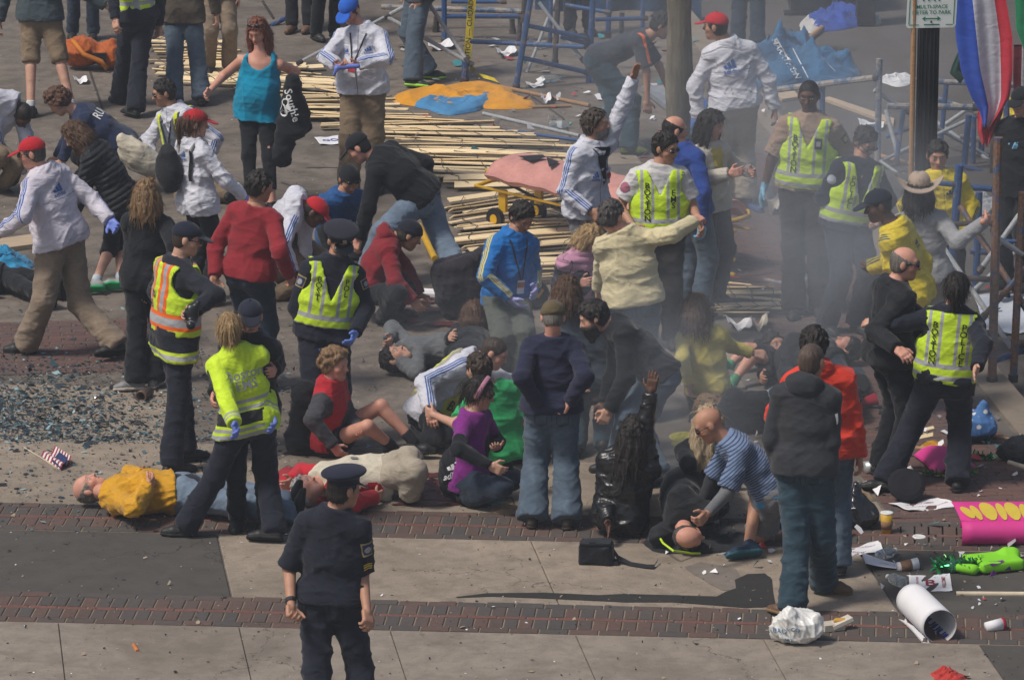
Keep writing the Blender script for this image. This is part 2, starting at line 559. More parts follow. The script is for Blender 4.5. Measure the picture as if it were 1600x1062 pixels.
def person(label, g, pel, neck, head, yaw=0, hd=None, h=1.75, hyaw=None, curve=0.0, b=1.0, belly=0.0, LE=None, LW=None, RE=None, RW=None,
           LK=None, LA=None, RK=None, RA=None, LF=None, RF=None, skin='light', hair=('short', (.04, .03, .02)), beard=None, hat=None, glasses=None,
           top=None, vest=None, legs=None, shoes=(.02, .02, .02), sole=None, gloves=None, curl=.5, curlL=None, curlR=None, LH=None, RH=None, group=None, tilt=0.0,
           socks=None, shw=0.158, seed=0, belt=None, LS=None, RS=None, st=0, up=False):
    rng = np.random.default_rng(1000 + seed + int(g[0] + 900) * 7 + int(g[1]))
    K = h / 1.75
    G0 = at_z(*g) if len(g) == 2 else at_z(g[0], g[1], g[2])
    D0 = Dof(G0)
    if st:                                                   # upright, feet out of sight: placed by the height of the neck
        D0 = Dof(at_z(neck[0], neck[1], (st if st < 1 else .825) * h))
        G0 = at_D(neck[0], neck[1], D0)
    org = np.array([G0[0], G0[1], 0.0])
    root = empty('person', org, label, 'person', group)
    P = _joint(pel if len(pel) > 2 else (*pel, 0.0), D0, G0, 1)
    N = _joint(neck if len(neck) > 2 else (*neck, 0.0), D0, P, .5 * K)
    F = face_dir(yaw) if not up else UPW
    tor = np.linalg.norm(N - P)
    if st or (tor > .565 * K and not (len(pel) > 2)):
        P = N + (P - N) / tor * .52 * K
        if st: org = np.array([P[0], P[1], 0.0]); root.location = org
    elif tor < .44 * K and len(neck) == 2:
        N = _lift(P, .5 * K, neck[0], neck[1], '+' if float(F @ FC) > 0 else '-')
    Hc = _joint(head if len(head) > 2 else (*head, Dof(N) - D0), D0, N, .18 * K)
    dv = Hc - N                                              # keep the neck a neck
    ln = np.linalg.norm(dv)
    Hc = N + dv / ln * float(np.clip(ln, .15 * K, .215 * K))
    S = nrm(N - P)
    left = nrm(np.cross(S, F)) if abs(float(S @ F)) < .98 else nrm(np.cross(S, F + UPW * .5))
    if tilt: left = nrm(left + S * math.tan(RAD(tilt)))
    fwd = nrm(np.cross(left, S))
    HF = (face_dir(yaw if hyaw is None else hyaw)) if not up else UPW
    if hyaw is None: hleft = left
    else:
        hl = np.cross(UPW if abs(S[2]) > .5 else S, HF)
        hleft = nrm(hl)
    M = (P + N) / 2 - fwd * curve
    sp = lambda t: _bez(P, M, N, t)
    SU = nrm(N - sp(.6)); SD = nrm(sp(.3) - P)               # upper and lower spine directions
    LSp = N - SU * .078 * K + left * shw * K * (0.5 + 0.5 * b) - fwd * .005
    RSp = N - SU * .078 * K - left * shw * K * (0.5 + 0.5 * b) - fwd * .005
    if LS: LSp = _joint(LS, D0, N, .2 * K)
    if RS: RSp = _joint(RS, D0, N, .2 * K)
    LHp = P + hleft * .088 * K; RHp = P - hleft * .088 * K
    UA, FA, TH, SHN = .295 * K, .26 * K, .43 * K, .425 * K
    def arm(Sp, E, W, side):
        if isinstance(E, str) or E is None:
            mode = E or 'hang'
            dn = -UPW if abs(S[2]) > .25 else -S
            if mode == 'hang':
                e = Sp + nrm(dn + left * side * .16 - fwd * .08) * UA
                w = e + nrm(dn + left * side * .02 + fwd * .3) * FA
            elif mode == 'front':
                e = Sp + nrm(dn + left * side * .2 + fwd * .15) * UA
                w = e + nrm(-S * .2 + fwd * .8 - left * side * .55) * FA
            return e, w
        def fit(par, q, L, j, toward):
            d = np.linalg.norm(q - par)
            if d > 1.06 * L: return par + (q - par) / d * 1.04 * L
            if d < .8 * L and (len(j) == 2 or j[2] == '0'): return _lift(par, L, j[0], j[1], '+' if float(toward @ FC) > 0 else '-')
            return q
        e = fit(Sp, _joint(E, D0, Sp, UA), UA, E, -fwd + left * side * .3)
        w = fit(e, _joint(W, D0, e, FA), FA, W, fwd)
        return e, w
    LEp, LWp = arm(LSp, LE, LW, 1)
    REp, RWp = arm(RSp, RE, RW, -1)
    def leg(Hp, Kn, An, side):
        if An is None:
            a = org + hleft * side * .11 * K + UPW * .102
        else:
            a = _joint(An, D0, Hp, TH + SHN) if not (len(An) > 2 and An[2] in ('+', '-')) else None
        if Kn is None:
            k = _ik(Hp, a, TH, SHN, HF)
        elif a is None or (len(Kn) > 2 and Kn[2] is not None):
            k = _joint(Kn, D0, Hp, TH)
            d = np.linalg.norm(k - Hp)
            if d > 1.1 * TH: k = Hp + (k - Hp) / d * 1.08 * TH
            if a is None: a = _joint(An, D0, k, SHN)
            d = np.linalg.norm(a - k)
            if d > 1.12 * SHN: a = k + (a - k) / d * 1.08 * SHN; a[2] = max(a[2], .06)
        else:
            k = _mid(Hp, a, TH, SHN, Kn[0], Kn[1], HF)
        return k, a
    LKp, LAp = leg(LHp, LK, LA, 1)
    RKp, RAp = leg(RHp, RK, RA, -1)

    # ---- body
    hy = hd or (yaw, 10, 0)
    hf0 = face_dir(hy[0])
    pitch = RAD(hy[1])
    hf = nrm(hf0 * math.cos(pitch) - UPW * math.sin(pitch))
    hl = nrm(np.cross(UPW, hf0))
    hu = nrm(np.cross(hf, hl))
    if len(hy) > 2 and hy[2]:
        r = RAD(hy[2])
        hu, hl = hu * math.cos(r) + hl * math.sin(r), hl * math.cos(r) - hu * math.sin(r)
    HFr = np.array([hl, hf, hu])
    hk = K ** .5 * 1.0

    def torso(o, bb=1.0, s=1.0):
        q = [ecap(sp(-.02), sp(.18), (.098 * b) * K + o, (.098 * b) * K + o, hleft, 1.42),
             ecap(sp(.2), sp(.45), (.092 * b + belly * .5) * K + o, (.097 * b + belly * .3) * K + o, left, 1.36),
             ecap(sp(.5), sp(.82), (.1 * b) * K + o, (.088 * b) * K + o, left, 1.5),
             cap(LSp - SU * .015, RSp - SU * .015, .045 * K + o),
             ecap(N - SU * .0 - fwd * .015, LSp + SU * .005, .052 * K + o * .6, .036 * K + o, fwd, 1.15), ecap(N - SU * .0 - fwd * .015, RSp + SU * .005, .052 * K + o * .6, .036 * K + o, fwd, 1.15)]
        if belly: q.append(ell(sp(.28) + fwd * (.05 + belly * .35) * K, np.array([left, fwd, S]), np.array([.13 + belly * .4, .09 + belly * .6, .13]) * K * b + o))
        return q
    glute = lambda o: [cap(P + hleft * .07 * K * s - HF0 * .045 * K, P + hleft * .07 * K * s - HF0 * .045 * K - UPW * .02, .082 * K * b + o) for s in (-1, 1)]
    HF0 = nrm(np.cross(hleft, SD))
    bb = .5 + .5 * b
    def limb_arm(Sp, E, W, o, t=2.0, r=(.047, .041, .036, .027)):
        q = [cap(Sp, E, r[0] * K * bb + o, r[1] * K * bb + o)]
        if t > 1.01: q.append(cap(E, W, r[1] * K * bb + o, r[3] * K * bb + o))
        return q
    def limb_leg(Hp, k, a, o, flare=0.0):
        q = [cap(Hp - (k - Hp) * .02, k, .084 * K * bb + o, .056 * K * bb + o), cap(k, a, .055 * K * bb + o, .04 * K * bb + o + flare)]
        return q
    calf = lambda k, a, o: cap(k + (a - k) * .18 - nrm(perp(fwd if abs(float(fwd @ nrm(a - k))) < .9 else HF, nrm(a - k))) * .014, k + (a - k) * .42 - nrm(perp(fwd if abs(float(fwd @ nrm(a - k))) < .9 else HF, nrm(a - k))) * .012, .048 * K + o, .04 * K + o)
    def toe_dir(k, a, f, kk):
        if f is not None:
            if len(f) == 1: return face_dir(f[0])
            return nrm(_joint(f, D0, a, .18) - a)
        sh = nrm(a - k)
        bend = nrm(k - (a + (LHp if kk else RHp)) / 2)
        if sh[2] < -.6: return nrm(np.array([HF[0], HF[1], 0]))
        t = perp(HF + UPW * .2, sh)
        if np.linalg.norm(t) < .35: t = sh + UPW * -.3
        return nrm(t)
    LT, RT = toe_dir(LKp, LAp, LF, True), toe_dir(RKp, RAp, RF, False)
    bo = -.012
    dw = {}
    for nm, W, E, hh in (('L', LWp, LEp, LH), ('R', RWp, REp, RH)):
        d = nrm(W - E)
        if hh is not None and len(hh) >= 2: d = nrm(_joint(hh[:3], D0, W, .18) - W)
        ref = fwd * .8 + UPW * .35 if abs(float(fwd @ d)) < .8 else UPW
        if float(d @ UPW) > .5: ref = -left * (1 if nm == 'L' else -1)      # raised hand: thumb inwards
        th = nrm(perp(ref, d))
        nn = np.cross(d, th) * (1 if nm == 'L' else -1)
        dw[nm] = (W, d, th, nrm(nn))
    bare = (top or {}).get('sleeve', 2) < 1.9 or (legs or {}).get('len', 2) < 1.9
    arms_b = limb_arm(LSp, LEp, LWp, -.002 if bare else -.006) + limb_arm(RSp, REp, RWp, -.002 if bare else -.006)
    legs_b = limb_leg(LHp, LKp, LAp, -.004 if bare else -.01) + limb_leg(RHp, RKp, RAp, -.004 if bare else -.01)
    if bare: legs_b += [calf(LKp, LAp, 0), calf(RKp, RAp, 0)]
    feet = []
    for a, t, k in ((LAp, LT, LKp), (RAp, RT, RKp)):
        u = nrm(perp(nrm(k - a), t))
        feet.append(cap(a - u * .045 * K, a - u * .055 * K + t * .12 * K, .03 * K, .024 * K))
    vx = .0135 if bare else .019
    Pb, Qb = solid([(torso(bo), .05, []), (glute(bo), .04, []), (arms_b + legs_b + feet, .02, []),
                    ([cap(N - SU * .04, N + (Hc - N) * .45, .058 * K, .053 * K)], .02, [])], vx, .03)
    # head and hands at a finer pitch, part of the same mesh
    Ph, Qh = solid(head_mesh(Hc, HFr, hk, N - SU * .02), .0085, .012)
    Hat = np.full((len(Pb), 3), -9.0)
    hl_ = (Ph - Hc) @ HFr.T / hk
    hands = []
    allP, allQ, off = [Pb, Ph], [Qb, Qh + len(Pb)], len(Pb) + len(Ph)
    Hs = [Hat, hl_]
    for nm in 'LR':
        cu = (curlL if nm == 'L' else curlR)
        cu = curl if cu is None else cu
        gl = gloves if not isinstance(gloves, dict) else gloves.get(nm)
        pr = hand_prims(*dw[nm], K, cu)
        pp, qq = solid([(pr, .008, [])], .0075 if not gl else .009)
        allP.append(pp); allQ.append(qq + off); off += len(pp); Hs.append(np.full((len(pp), 3), -9.0))
        if gl:
            pp, qq = solid([(hand_prims(*dw[nm], K, cu, .0025), .009, [])], .008)
            build('glove', pp, qq, plain('nitrile', gl, .45, var=.15), root, org)
    body = build('body', np.concatenate(allP), np.concatenate(allQ), skin_mat(skin, hair[1] if hair else (.05, .03, .02)), root, org, {'H': np.concatenate(Hs)})

    A = Garment()
    A.root, A.org, A.K, A.P, A.N, A.S, A.left, A.fwd, A.sp, A.Hc, A.HFr, A.hk = root, org, K, P, N, S, left, fwd, sp, Hc, HFr, hk
    A.j = dict(LS=LSp, RS=RSp, LE=LEp, RE=REp, LW=LWp, RW=RWp, LK=LKp, RK=RKp, LA=LAp, RA=RAp, dw=dw, LH=LHp, RH=RHp)

    def coords(Pv):
        q = Pv - P
        T = np.stack([q @ left, q @ S, q @ fwd], 1)
        Sx = np.full((len(Pv), 3), 5.0)
        for sid, (s_, e_, w_) in ((1, (LSp, LEp, LWp)), (-1, (RSp, REp, RWp))):
            best = np.full(len(Pv), 1e9)
            for seg, (a, c) in enumerate(((s_, e_), (e_, w_))):
                ax = nrm(c - a); Ls = np.linalg.norm(c - a)
                t = (Pv - a) @ ax / Ls
                ra = Pv - a - np.clip(t, 0, 1)[:, None] * (c - a)
                dd = np.linalg.norm(ra, axis=1)
                ok = (dd < best) & (dd < .12) & (t > (-.25 if seg == 0 else -.05))
                if seg == 0: ok &= ~((t < .55) & (np.abs(q @ left) < .145 * K * b) & ((Pv - a) @ (left * sid) < 0))
                best = np.where(ok, dd, best)
                ref = nrm(perp(left * sid * .75 + S * .85, ax))
                cr = np.cross(ax, ref)
                out = ra @ ref
                x = np.where(out > -.01, ra @ cr, np.sign(ra @ cr + 1e-9) * (.2))
                Sx = np.where(ok[:, None], np.stack([x, seg + np.clip(t, 0, 1), np.full(len(Pv), float(sid))], 1), Sx)
        return {'T': T, 'S': Sx}
    A.coords = coords

    def finish(name, groups, mat, vox, k2, amp, wl, par=root, rl=1, lean=None):
        Pv, Qv = solid(groups, vox, k2, rl)
        if amp:
            Pv = Pv + vnormals(Pv, Qv) * crease(Pv - org, amp, rng, wl)[:, None]
        ob = build(name, Pv, Qv, mat, par, org, coords(Pv))
        gm = Garment(); gm.o = ob; gm.P = Pv; gm.Q = Qv; gm.A = A; gm.bvh = None
        return gm

    A.legs = A.top = A.vest = None
    if legs:
        o = legs.get('o', .018)
        ln_ = legs.get('len', 2.0)
        parts = []
        fl = legs.get('flare', .014)
        for Hp, k, a in ((LHp, LKp, LAp), (RHp, RKp, RAp)):
            pr = limb_leg(Hp, k, a - nrm(a - k) * .0, o, fl)
            cuts = []
            if ln_ >= 1.9: cuts.append((a + nrm(a - k) * .035, nrm(a - k)))
            elif ln_ > 1:
                c = k + (a - k) * (ln_ - 1); pr = limb_leg(Hp, k, k + (a - k) * min(1, ln_ - 1 + .2), o, .012); cuts.append((c, nrm(a - k)))
            else:
                c = Hp + (k - Hp) * ln_; pr = [cap(Hp, Hp + (k - Hp) * min(1.1, ln_ + .15), .088 * K * bb + o, .075 * K * bb + o + .008)]; cuts.append((c, nrm(k - Hp)))
            parts.append((pr, .03, cuts))
        pt = [ecap(sp(-.02), sp(.2), .098 * b * K + o * .7, .092 * b * K + o * .7, hleft, 1.42)] + glute(o * .6)
        if belly: pt.append(ecap(sp(.1), sp(.22), (.095 * b + belly * .4) * K + o, (.095 * b + belly * .4) * K + o, left, 1.36))
        parts.append((pt, .05, [(sp(.24), SD)]))
        A.legs = finish(legs.get('name', 'trousers'), parts, legs['mat'], .0145, .035, legs.get('amp', .009), .12)
    if belt:
        bp = [ecap(sp(.14), sp(.16), .112 * b * K, .112 * b * K, hleft, 1.4)]
        finish('belt', [(bp, .01, [(sp(.19), SD), (sp(.11), -SD)])], plain('belt_leather', belt, .5), .012, .02, 0, .1, rl=0)
    for t, s_, k, a in (('L', LT, LKp, LAp), ('R', RT, RKp, RAp)):
        u = nrm(perp(nrm(k - a), s_)); sd_ = np.cross(u, s_)
        h_, bl, to = a - u * .048 * K - s_ * .04 * K, a - u * .055 * K + s_ * .1 * K, a - u * .062 * K + s_ * .165 * K
        sh = [ecap(h_, bl, .037 * K, .04 * K, sd_, 1.08), ecap(bl, to, .04 * K, .027 * K, sd_, 1.15), cap(a + u * .01, h_ + u * .01 + s_ * .02, .042 * K, .04 * K)]
        bot = a - u * .088
        pp, qq = solid([(sh, .02, [(bot, -u), (a + u * .025, u)])], .011, rl=1)
        so = build('shoe', pp, qq, plain('shoe_upper', shoes, .5, var=.2), root, org)
        s2 = [ecap(h_ - u * .02, bl - u * .02, .041 * K, .043 * K, sd_, 1.1), ecap(bl - u * .015, to - u * .01, .043 * K, .03 * K, sd_, 1.15)]
        pp, qq = solid([(s2, .02, [(bot - u * .001, -u), (bot + u * .024, u)])], .011)
        build('sole', pp, qq, plain('shoe_sole', sole or mul(shoes, .5), .7), so, org)
        if socks:
            pp, qq = solid([([cap(a + (k - a) * .02, a + (k - a) * socks[1], .043 * K, .046 * K)], .01, [(a + (k - a) * (socks[1] + .02), nrm(k - a))])], .012)
            build('sock', pp, qq, plain('sock_knit', socks[0], .9), root, org)
    if top:
        o = top.get('o', .02) * .85
        sl = top.get('sleeve', 2.0)
        hem = top.get('hem', -.12)
        tor = torso(o)
        if hem < .1: tor.append(ecap(sp(.12), sp(hem - .05), (.1 * b + belly * .45) * K + o, (.104 * b + belly * .2) * K + o + top.get('hflare', .0), hleft, 1.42))
        ot = max(o, (legs or {}).get('o', .018)) + .016
        if hem < .04:
            tor += [cap(Hp, Hp + (k_ - Hp) * .45, .086 * K * bb + ot, .082 * K * bb + ot + .004) for Hp, k_ in ((LHp, LKp), (RHp, RKp)) if float(nrm(k_ - Hp) @ -SD) > .75]
            tor += glute(ot - .008)
        cuts = [(sp(hem), -SD)]
        ct = top.get('collar', .045)
        cax = nrm(SU * .6 + nrm(Hc - N) * .6)
        if ct > 0:
            tor.append(cap(N - SU * .02, N + cax * ct, .07 * K + o * .3, .068 * K + o * .3))
            cuts.append((N + cax * ct, cax))
            hole = ([cap(N + cax * (ct - .012), N + cax * (ct + .1), .056 * K)])
        else:
            cuts.append((N + cax * .005 + fwd * .02, nrm(cax + fwd * .35)))
        if top.get('tank'):
            cuts.append(lambda X, Y, Z: -(((X - (N + fwd * .09)[0]) ** 2 + (Y - (N + fwd * .09)[1]) ** 2 + (Z - (N + fwd * .09 - SU * .0)[2]) ** 2) ** .5 - .125 * K))
            for s_ in (1, -1):
                cuts.append((N + left * s_ * .135 * K, left * s_ + SU * .35))
        gs = [(tor, .05, cuts)]
        if sl > 0:
            for Sp, E, W in ((LSp, LEp, LWp), (RSp, REp, RWp)):
                pr = limb_arm(Sp, E, W, o * .75 + top.get('so', .003), sl, (.046, .042, .038, .032))
                if sl > 1:
                    c, ax = E + (W - E) * (sl - 1.0), nrm(W - E)
                    pr[-1] = cap(E, E + (W - E) * min(sl - 1 + .08, 1.1), .042 * K * bb + o * .75 + .003, .034 * K * bb + o * .7 + top.get('cuff', .0))
                else:
                    c, ax = Sp + (E - Sp) * sl, nrm(E - Sp)
                    pr = [cap(Sp, Sp + (E - Sp) * min(1.0, sl + .15), .05 * K * bb + o, .052 * K * bb + o + .004)]
                gs.append((pr, .02, [(c, ax)]))
        A.top = finish(top.get('name', 'jacket'), gs, top['mat'], top.get('vox', .012), .012, top.get('amp', .008), top.get('wl', .12))
        if top.get('hood'):
            hp = [ell(N + SU * .02 - fwd * .085, np.array([left, fwd, SU]), np.array([.115, .06, .085]) * K),
                  cap(N + left * .07 + SU * .02, N + left * .085 - fwd * .06 + SU * .03, .04), cap(N - left * .07 + SU * .02, N - left * .085 - fwd * .06 + SU * .03, .04)]
            hm = top['hood'] if not isinstance(top['hood'], bool) else top['mat']
            finish('hood', [(hp, .04, [])], hm, .013, .03, .008, .1, par=A.top.o)
    if vest:
        o = vest.get('o', .03)
        vb = vest.get('w', .17) * K * b
        tor = torso(o)
        hem = vest.get('hem', .0)
        if hem < .15: tor.append(ecap(sp(.15), sp(hem - .05), (.1 * b + belly * .4) * K + o, (.1 * b + belly * .2) * K + o + .006, hleft, 1.42))
        vn = vest.get('v', .26)
        cuts = [(sp(hem), -SD)]
        # arm holes: spheres round each shoulder; V neck: two planes in front; nape
        def armhole(c, r):
            return lambda X, Y, Z: r - np.sqrt((X - c[0]) ** 2 + (Y - c[1]) ** 2 + (Z - c[2]) ** 2)
        for Sp, s_ in ((LSp, 1), (RSp, -1)):
            cuts.append((N + left * s_ * vb, nrm(left * s_ + S * .0)) if vest.get('panel') else armhole(Sp + left * s_ * .06 - S * .03, .125 * K))
        v0 = N - S * vn
        def vcut(X, Y, Z):
            u = (X - v0[0]) * left[0] + (Y - v0[1]) * left[1] + (Z - v0[2]) * left[2]
            w = (X - v0[0]) * S[0] + (Y - v0[1]) * S[1] + (Z - v0[2]) * S[2]
            f = (X - N[0]) * fwd[0] + (Y - N[1]) * fwd[1] + (Z - N[2]) * fwd[2]
            return np.minimum(w * (.1 / vn) - np.abs(u), f + .03)
        if vn > 0: cuts.append(vcut)
        cuts.append((N + S * .0 - fwd * .0, nrm(S * 1.0)))
        def nape(X, Y, Z):
            return .085 * K - np.sqrt((X - N[0]) ** 2 + (Y - N[1]) ** 2 + (Z - N[2]) ** 2)
        cuts.append(nape)
        A.vest = finish(vest.get('name', 'safety_vest'), [(tor, .05, cuts)], vest['mat'], .0125, .03, vest.get('amp', .006), .12)
    _headwear(A, hair, beard, hat, glasses, rng)
    return A

# ---- hair, hats, glasses ----
def _headwear(A, hair, beard, hat, glasses, rng):
    c, F, k, root, org = A.Hc, A.HFr, A.hk, A.root, A.org
    L, Y, U = F
    M = F
    p = lambda x, y, z: c + (L * x + Y * y + U * z) * k
    R = lambda *r: np.array(r) * k
    def pl(x, y, z, nx, ny, nz):
        n = L * nx + Y * ny + U * nz
        return (p(x, y, z), nrm(n))
    DN = nrm(A.N - c)
    def emit(name, groups, mat, vox=.0085, k2=.015, amp=0., wl=.03, par=None, rl=1):
        P_, Q_ = solid(groups, vox, k2, rl)
        if amp:
            q = (P_ - c) @ F.T
            n = vnormals(P_, Q_)
            ang = np.arctan2(q[:, 0], q[:, 1])
            st = np.sin(ang * 17 + 3 * np.sin(q[:, 2] * 22)) * .5 + np.sin(ang * 31 + q[:, 2] * 30) * .35 + crease(P_ - org, 1, rng, wl) * .9
            P_ = P_ + n * (amp * st)[:, None]
        if name == 'hair' and len(P_) and amp:                # loose strands over the mass of hair
            n_ = vnormals(P_, Q_)
            ns = 420 if hair[0] in ('short', 'ring') else 800
            ix = rng.integers(0, len(P_), ns)
            ln_ = (.024 if hair[0] in ('short', 'ring', 'curly') else .07) * k
            fl = -U * .75 - UPW * .25 + rng.normal(size=(ns, 3)) * (.75 if hair[0] == 'curly' else .14 if hair[0] in ('bun', 'pony') else .24)
            nn_ = n_[ix]
            fl = fl - nn_ * (fl * nn_).sum(1)[:, None]
            fl /= np.linalg.norm(fl, axis=1)[:, None] + 1e-9
            L_ = ln_ * rng.uniform(.5, 1.3, ns)[:, None]
            a0 = P_[ix] - nn_ * .002; a1 = a0 + fl * L_ * .55 + nn_ * L_ * rng.uniform(.05, .3, ns)[:, None]; a2 = a1 + (fl - UPW * .3) * L_ * .5
            w_ = np.cross(fl, nn_) * .0016
            m0 = len(P_)
            P_ = np.concatenate([P_, a0 - w_, a0 + w_, a1 + w_, a1 - w_, a2 + w_ * .4, a2 - w_ * .4])
            i_ = np.arange(ns) + m0
            Q_ = np.concatenate([Q_, np.stack([i_, i_ + ns, i_ + 2 * ns, i_ + 3 * ns], 1), np.stack([i_ + 3 * ns, i_ + 2 * ns, i_ + 4 * ns, i_ + 5 * ns], 1)])
        return build(name, P_, Q_, mat, par or root, org)
    if hair:
        st, hc = hair[0], hair[1]
        mat = hair_mat(hc)
        t = hair[2] if len(hair) > 2 else .013
        crn = lambda t: ell(p(0, -.012, .032), M, R(.076 + t, .097 + t * .9, .088 + t))
        back = ell(p(0, -.03, -.02), M, R(.07 + t * .7, .07 + t, .075))
        cut = [pl(0, .083, .083, 0, .8, -.62)]
        def tufts(n_, r0, r1, ln_, lo=-.5):
            q_ = []
            if hat and hat[0] != 'headband': n_ = 0
            for _ in range(n_):
                a, e_ = rng.uniform(0, 6.283), rng.uniform(lo, 1.5)
                d_ = L * math.sin(a) * math.cos(e_) + Y * math.cos(a) * math.cos(e_) + U * math.sin(e_)
                b_ = p(math.sin(a) * math.cos(e_) * (.078 + t), math.cos(a) * math.cos(e_) * (.098 + t) - .013, .032 + math.sin(e_) * (.09 + t))
                g_ = nrm(perp(-U * .8 + L * rng.normal() * .35 + Y * (rng.normal() * .4 + (.6 if e_ > .9 else 0)), d_)) + d_ * rng.uniform(-.05, .25)
                q_.append(cap(b_, b_ + g_ * ln_ * rng.uniform(.6, 1.3) * k, r0 * k, r1 * k))
            return q_
        if st == 'short':
            emit('hair', [([crn(t * .8), back] + tufts(110, .0085, .004, .03), .007, cut + [pl(0, 0, -.075, 0, 0, -1), pl(0, .02, -.025, 0, .75, -.7)])], mat, amp=.003, rl=0)
        elif st == 'buzz':
            emit('hair', [([crn(.004), ell(p(0, -.03, -.02), M, R(.071, .073, .07))], .02, cut + [pl(0, 0, -.07, 0, 0, -1), pl(0, .02, -.02, 0, .75, -.7)])], mat, amp=.0)
        elif st == 'ring':
            emit('hair', [([crn(.007), ell(p(0, -.03, -.02), M, R(.073, .076, .07))], .02, [pl(0, 0, .05, 0, .35, 1), pl(0, 0, -.075, 0, 0, -1), pl(0, .02, -.02, 0, .8, -.6)])], mat, amp=.002)
        elif st == 'curly':
            pr = [crn(t), back]
            for _ in range(150):
                a, e_ = rng.uniform(0, 6.283), rng.uniform(-.75, 1.5)
                q = p(math.sin(a) * math.cos(e_) * (.084 + t), math.cos(a) * math.cos(e_) * (.102 + t) - .014, .03 + math.sin(e_) * (.09 + t))
                pr.append(cap(q, q + rng.normal(size=3) * .006, rng.uniform(.009, .017) * k * (1 + t * 18)))
            emit('hair', [(pr, .008, cut + [pl(0, .03, -.035, 0, .8, -.6), pl(0, 0, -.075 - t * 3, 0, 0, -1)])], mat, amp=.004, wl=.02, rl=0)
        elif st in ('long', 'bob', 'pony', 'bun', 'messy', 'up'):
            ln = {'long': .36, 'bob': .17, 'pony': .1, 'bun': .08, 'messy': .25, 'up': .1}[st]
            if len(hair) > 3: ln = hair[3]
            g = [([crn(t), back], .02, cut + [pl(0, 0, -.08, 0, 0, -1), pl(0, .03, -.03, 0, .8, -.6)])]
            pr = []
            down = nrm(DN * .5 - UPW * .6)
            for a in (np.linspace(1.15, 5.13, 13) if st in ('long', 'bob', 'messy') else []):
                q0 = p(math.sin(a) * .078, math.cos(a) * .088 - .015, .02)
                q1 = p(math.sin(a) * .092, math.cos(a) * .098 - .015, -.07)
                if abs(math.cos(a)) < .45 or math.cos(a) < 0:
                    e = q1 + down * (ln - .1) * rng.uniform(.75, 1.1) * k + (L * rng.normal() * .012)
                    e = e - A.fwd * (.02 if math.cos(a) < 0 else .0)
                    pr += [cap(q0, q1, .022 * k, .028 * k), cap(q1, e, .029 * k, .014 * k)]
            if st in ('pony', 'bun'):
                q0 = p(0, -.115, .03)
                pr += [cap(p(0, -.09, .04), q0, .03 * k, .028 * k)]
                if st == 'bun': pr += [cap(q0 - U * .01, q0 - U * .035, .035 * k, .03 * k), cap(q0 - U * .03, q0 - U * .12 - Y * .015, .02 * k, .012 * k)]
                else: pr += [cap(q0, q0 - U * .02 - Y * .03, .026 * k, .03 * k), cap(q0 - U * .02 - Y * .03, q0 + down * ln * 1.6 - Y * .02, .03 * k, .012 * k)]
            if st in ('long', 'bob', 'messy'):
                for _ in range(60):
                    a = rng.uniform(1.1, 5.18)
                    q0 = p(math.sin(a) * (.086 + t * .8), math.cos(a) * (.1 + t * .6) - .015, rng.uniform(-.08, .05))
                    e = q0 + (down + L * math.sin(a) * rng.uniform(0, .25) + Y * math.cos(a) * rng.uniform(0, .2)) * ln * rng.uniform(.35, 1.0) * k
                    if e @ U > -9: pr.append(cap(q0, e - A.fwd * (.01 if math.cos(a) < 0 else 0), .009 * k, .004 * k))
            g[0] = (g[0][0] + tufts(60 if st not in ('bun', 'pony') else 0, .006, .003, .055, -.2), .008, g[0][2])
            if pr: g.append((pr, .02, []))
            emit('hair', g, mat, amp=.005, k2=.012, wl=.04, rl=0)
    if beard:
        bt = beard[1]
        pr = [ell(p(0, .03, -.055), M, R(.06 + bt * .6, .062 + bt, .058 + bt))]
        if bt > .02: pr.append(cap(p(0, .07, -.1), p(0, .075, -.15), .045 * k, .025 * k))
        cuts = [pl(0, 0, -.04, 0, -.18, 1), pl(0, .01, 0, 0, -1, .1)]
        if beard[0] == 'mustache':
            pr = [cap(p(-.024, .089, -.047), p(0, .1, -.04), .0075 * k), cap(p(.024, .089, -.047), p(0, .1, -.04), .0075 * k)]; cuts = []
        emit('beard', [(pr, .015, cuts)], hair_mat(beard[2]), amp=.004 if bt > .01 else .001)
    if hat:
        kind, hc = hat[0], hat[1]
        m = hat[2] if len(hat) > 2 and hat[2] else cloth('cap_cotton', hc, .8, wr=.15)
        if kind == 'cap':
            o = emit('cap', [([ell(p(0, -.012, .045), M, R(.09, .111, .088))], .01, [pl(0, 0, .038, 0, .12, -1)])], m)
            nb = nrm(Y - U * .22)
            emit('brim', [([ell(p(0, .118, .038), np.array([L, nb, np.cross(L, nb)]), R(.074, .085, .009)),
                            ], .012, [pl(0, .075, 0, 0, -1, 0)])], m, .007, par=o)
            emit('button', [([cap(p(0, -.012, .133), p(0, -.012, .136), .008 * k)], .01, [])], m, .004, par=o, rl=0)
        elif kind == 'peaked':
            o = emit('peaked_cap', [([ecap(p(0, -.01, .045), p(0, -.012, .07), .094 * k, .1 * k, U, 1.0)], .01, [pl(0, 0, .04, 0, .1, -1), pl(0, 0, .09, 0, -.1, 1)]),
                                    ([ell(p(0, -.012, .112), np.array([L, nrm(Y + U * .16), nrm(U - Y * .16)]), R(.132, .145, .034))], .02, [])], m, k2=.025)
            nb = nrm(Y - U * .5)
            emit('visor', [([ell(p(0, .105, .032), np.array([L, nb, nrm(np.cross(L, nb))]), R(.08, .065, .008))], .01, [pl(0, .07, 0, 0, -1, 0)])], plain('patent_visor', (.008, .008, .01), .12, spec=.6), .007, par=o)
            emit('cap_badge', [([ell(p(0, .098, .085), M, R(.018, .012, .022))], .01, [])], plain('badge_metal', (.45, .42, .33), .35, metal=.8), .005, par=o)
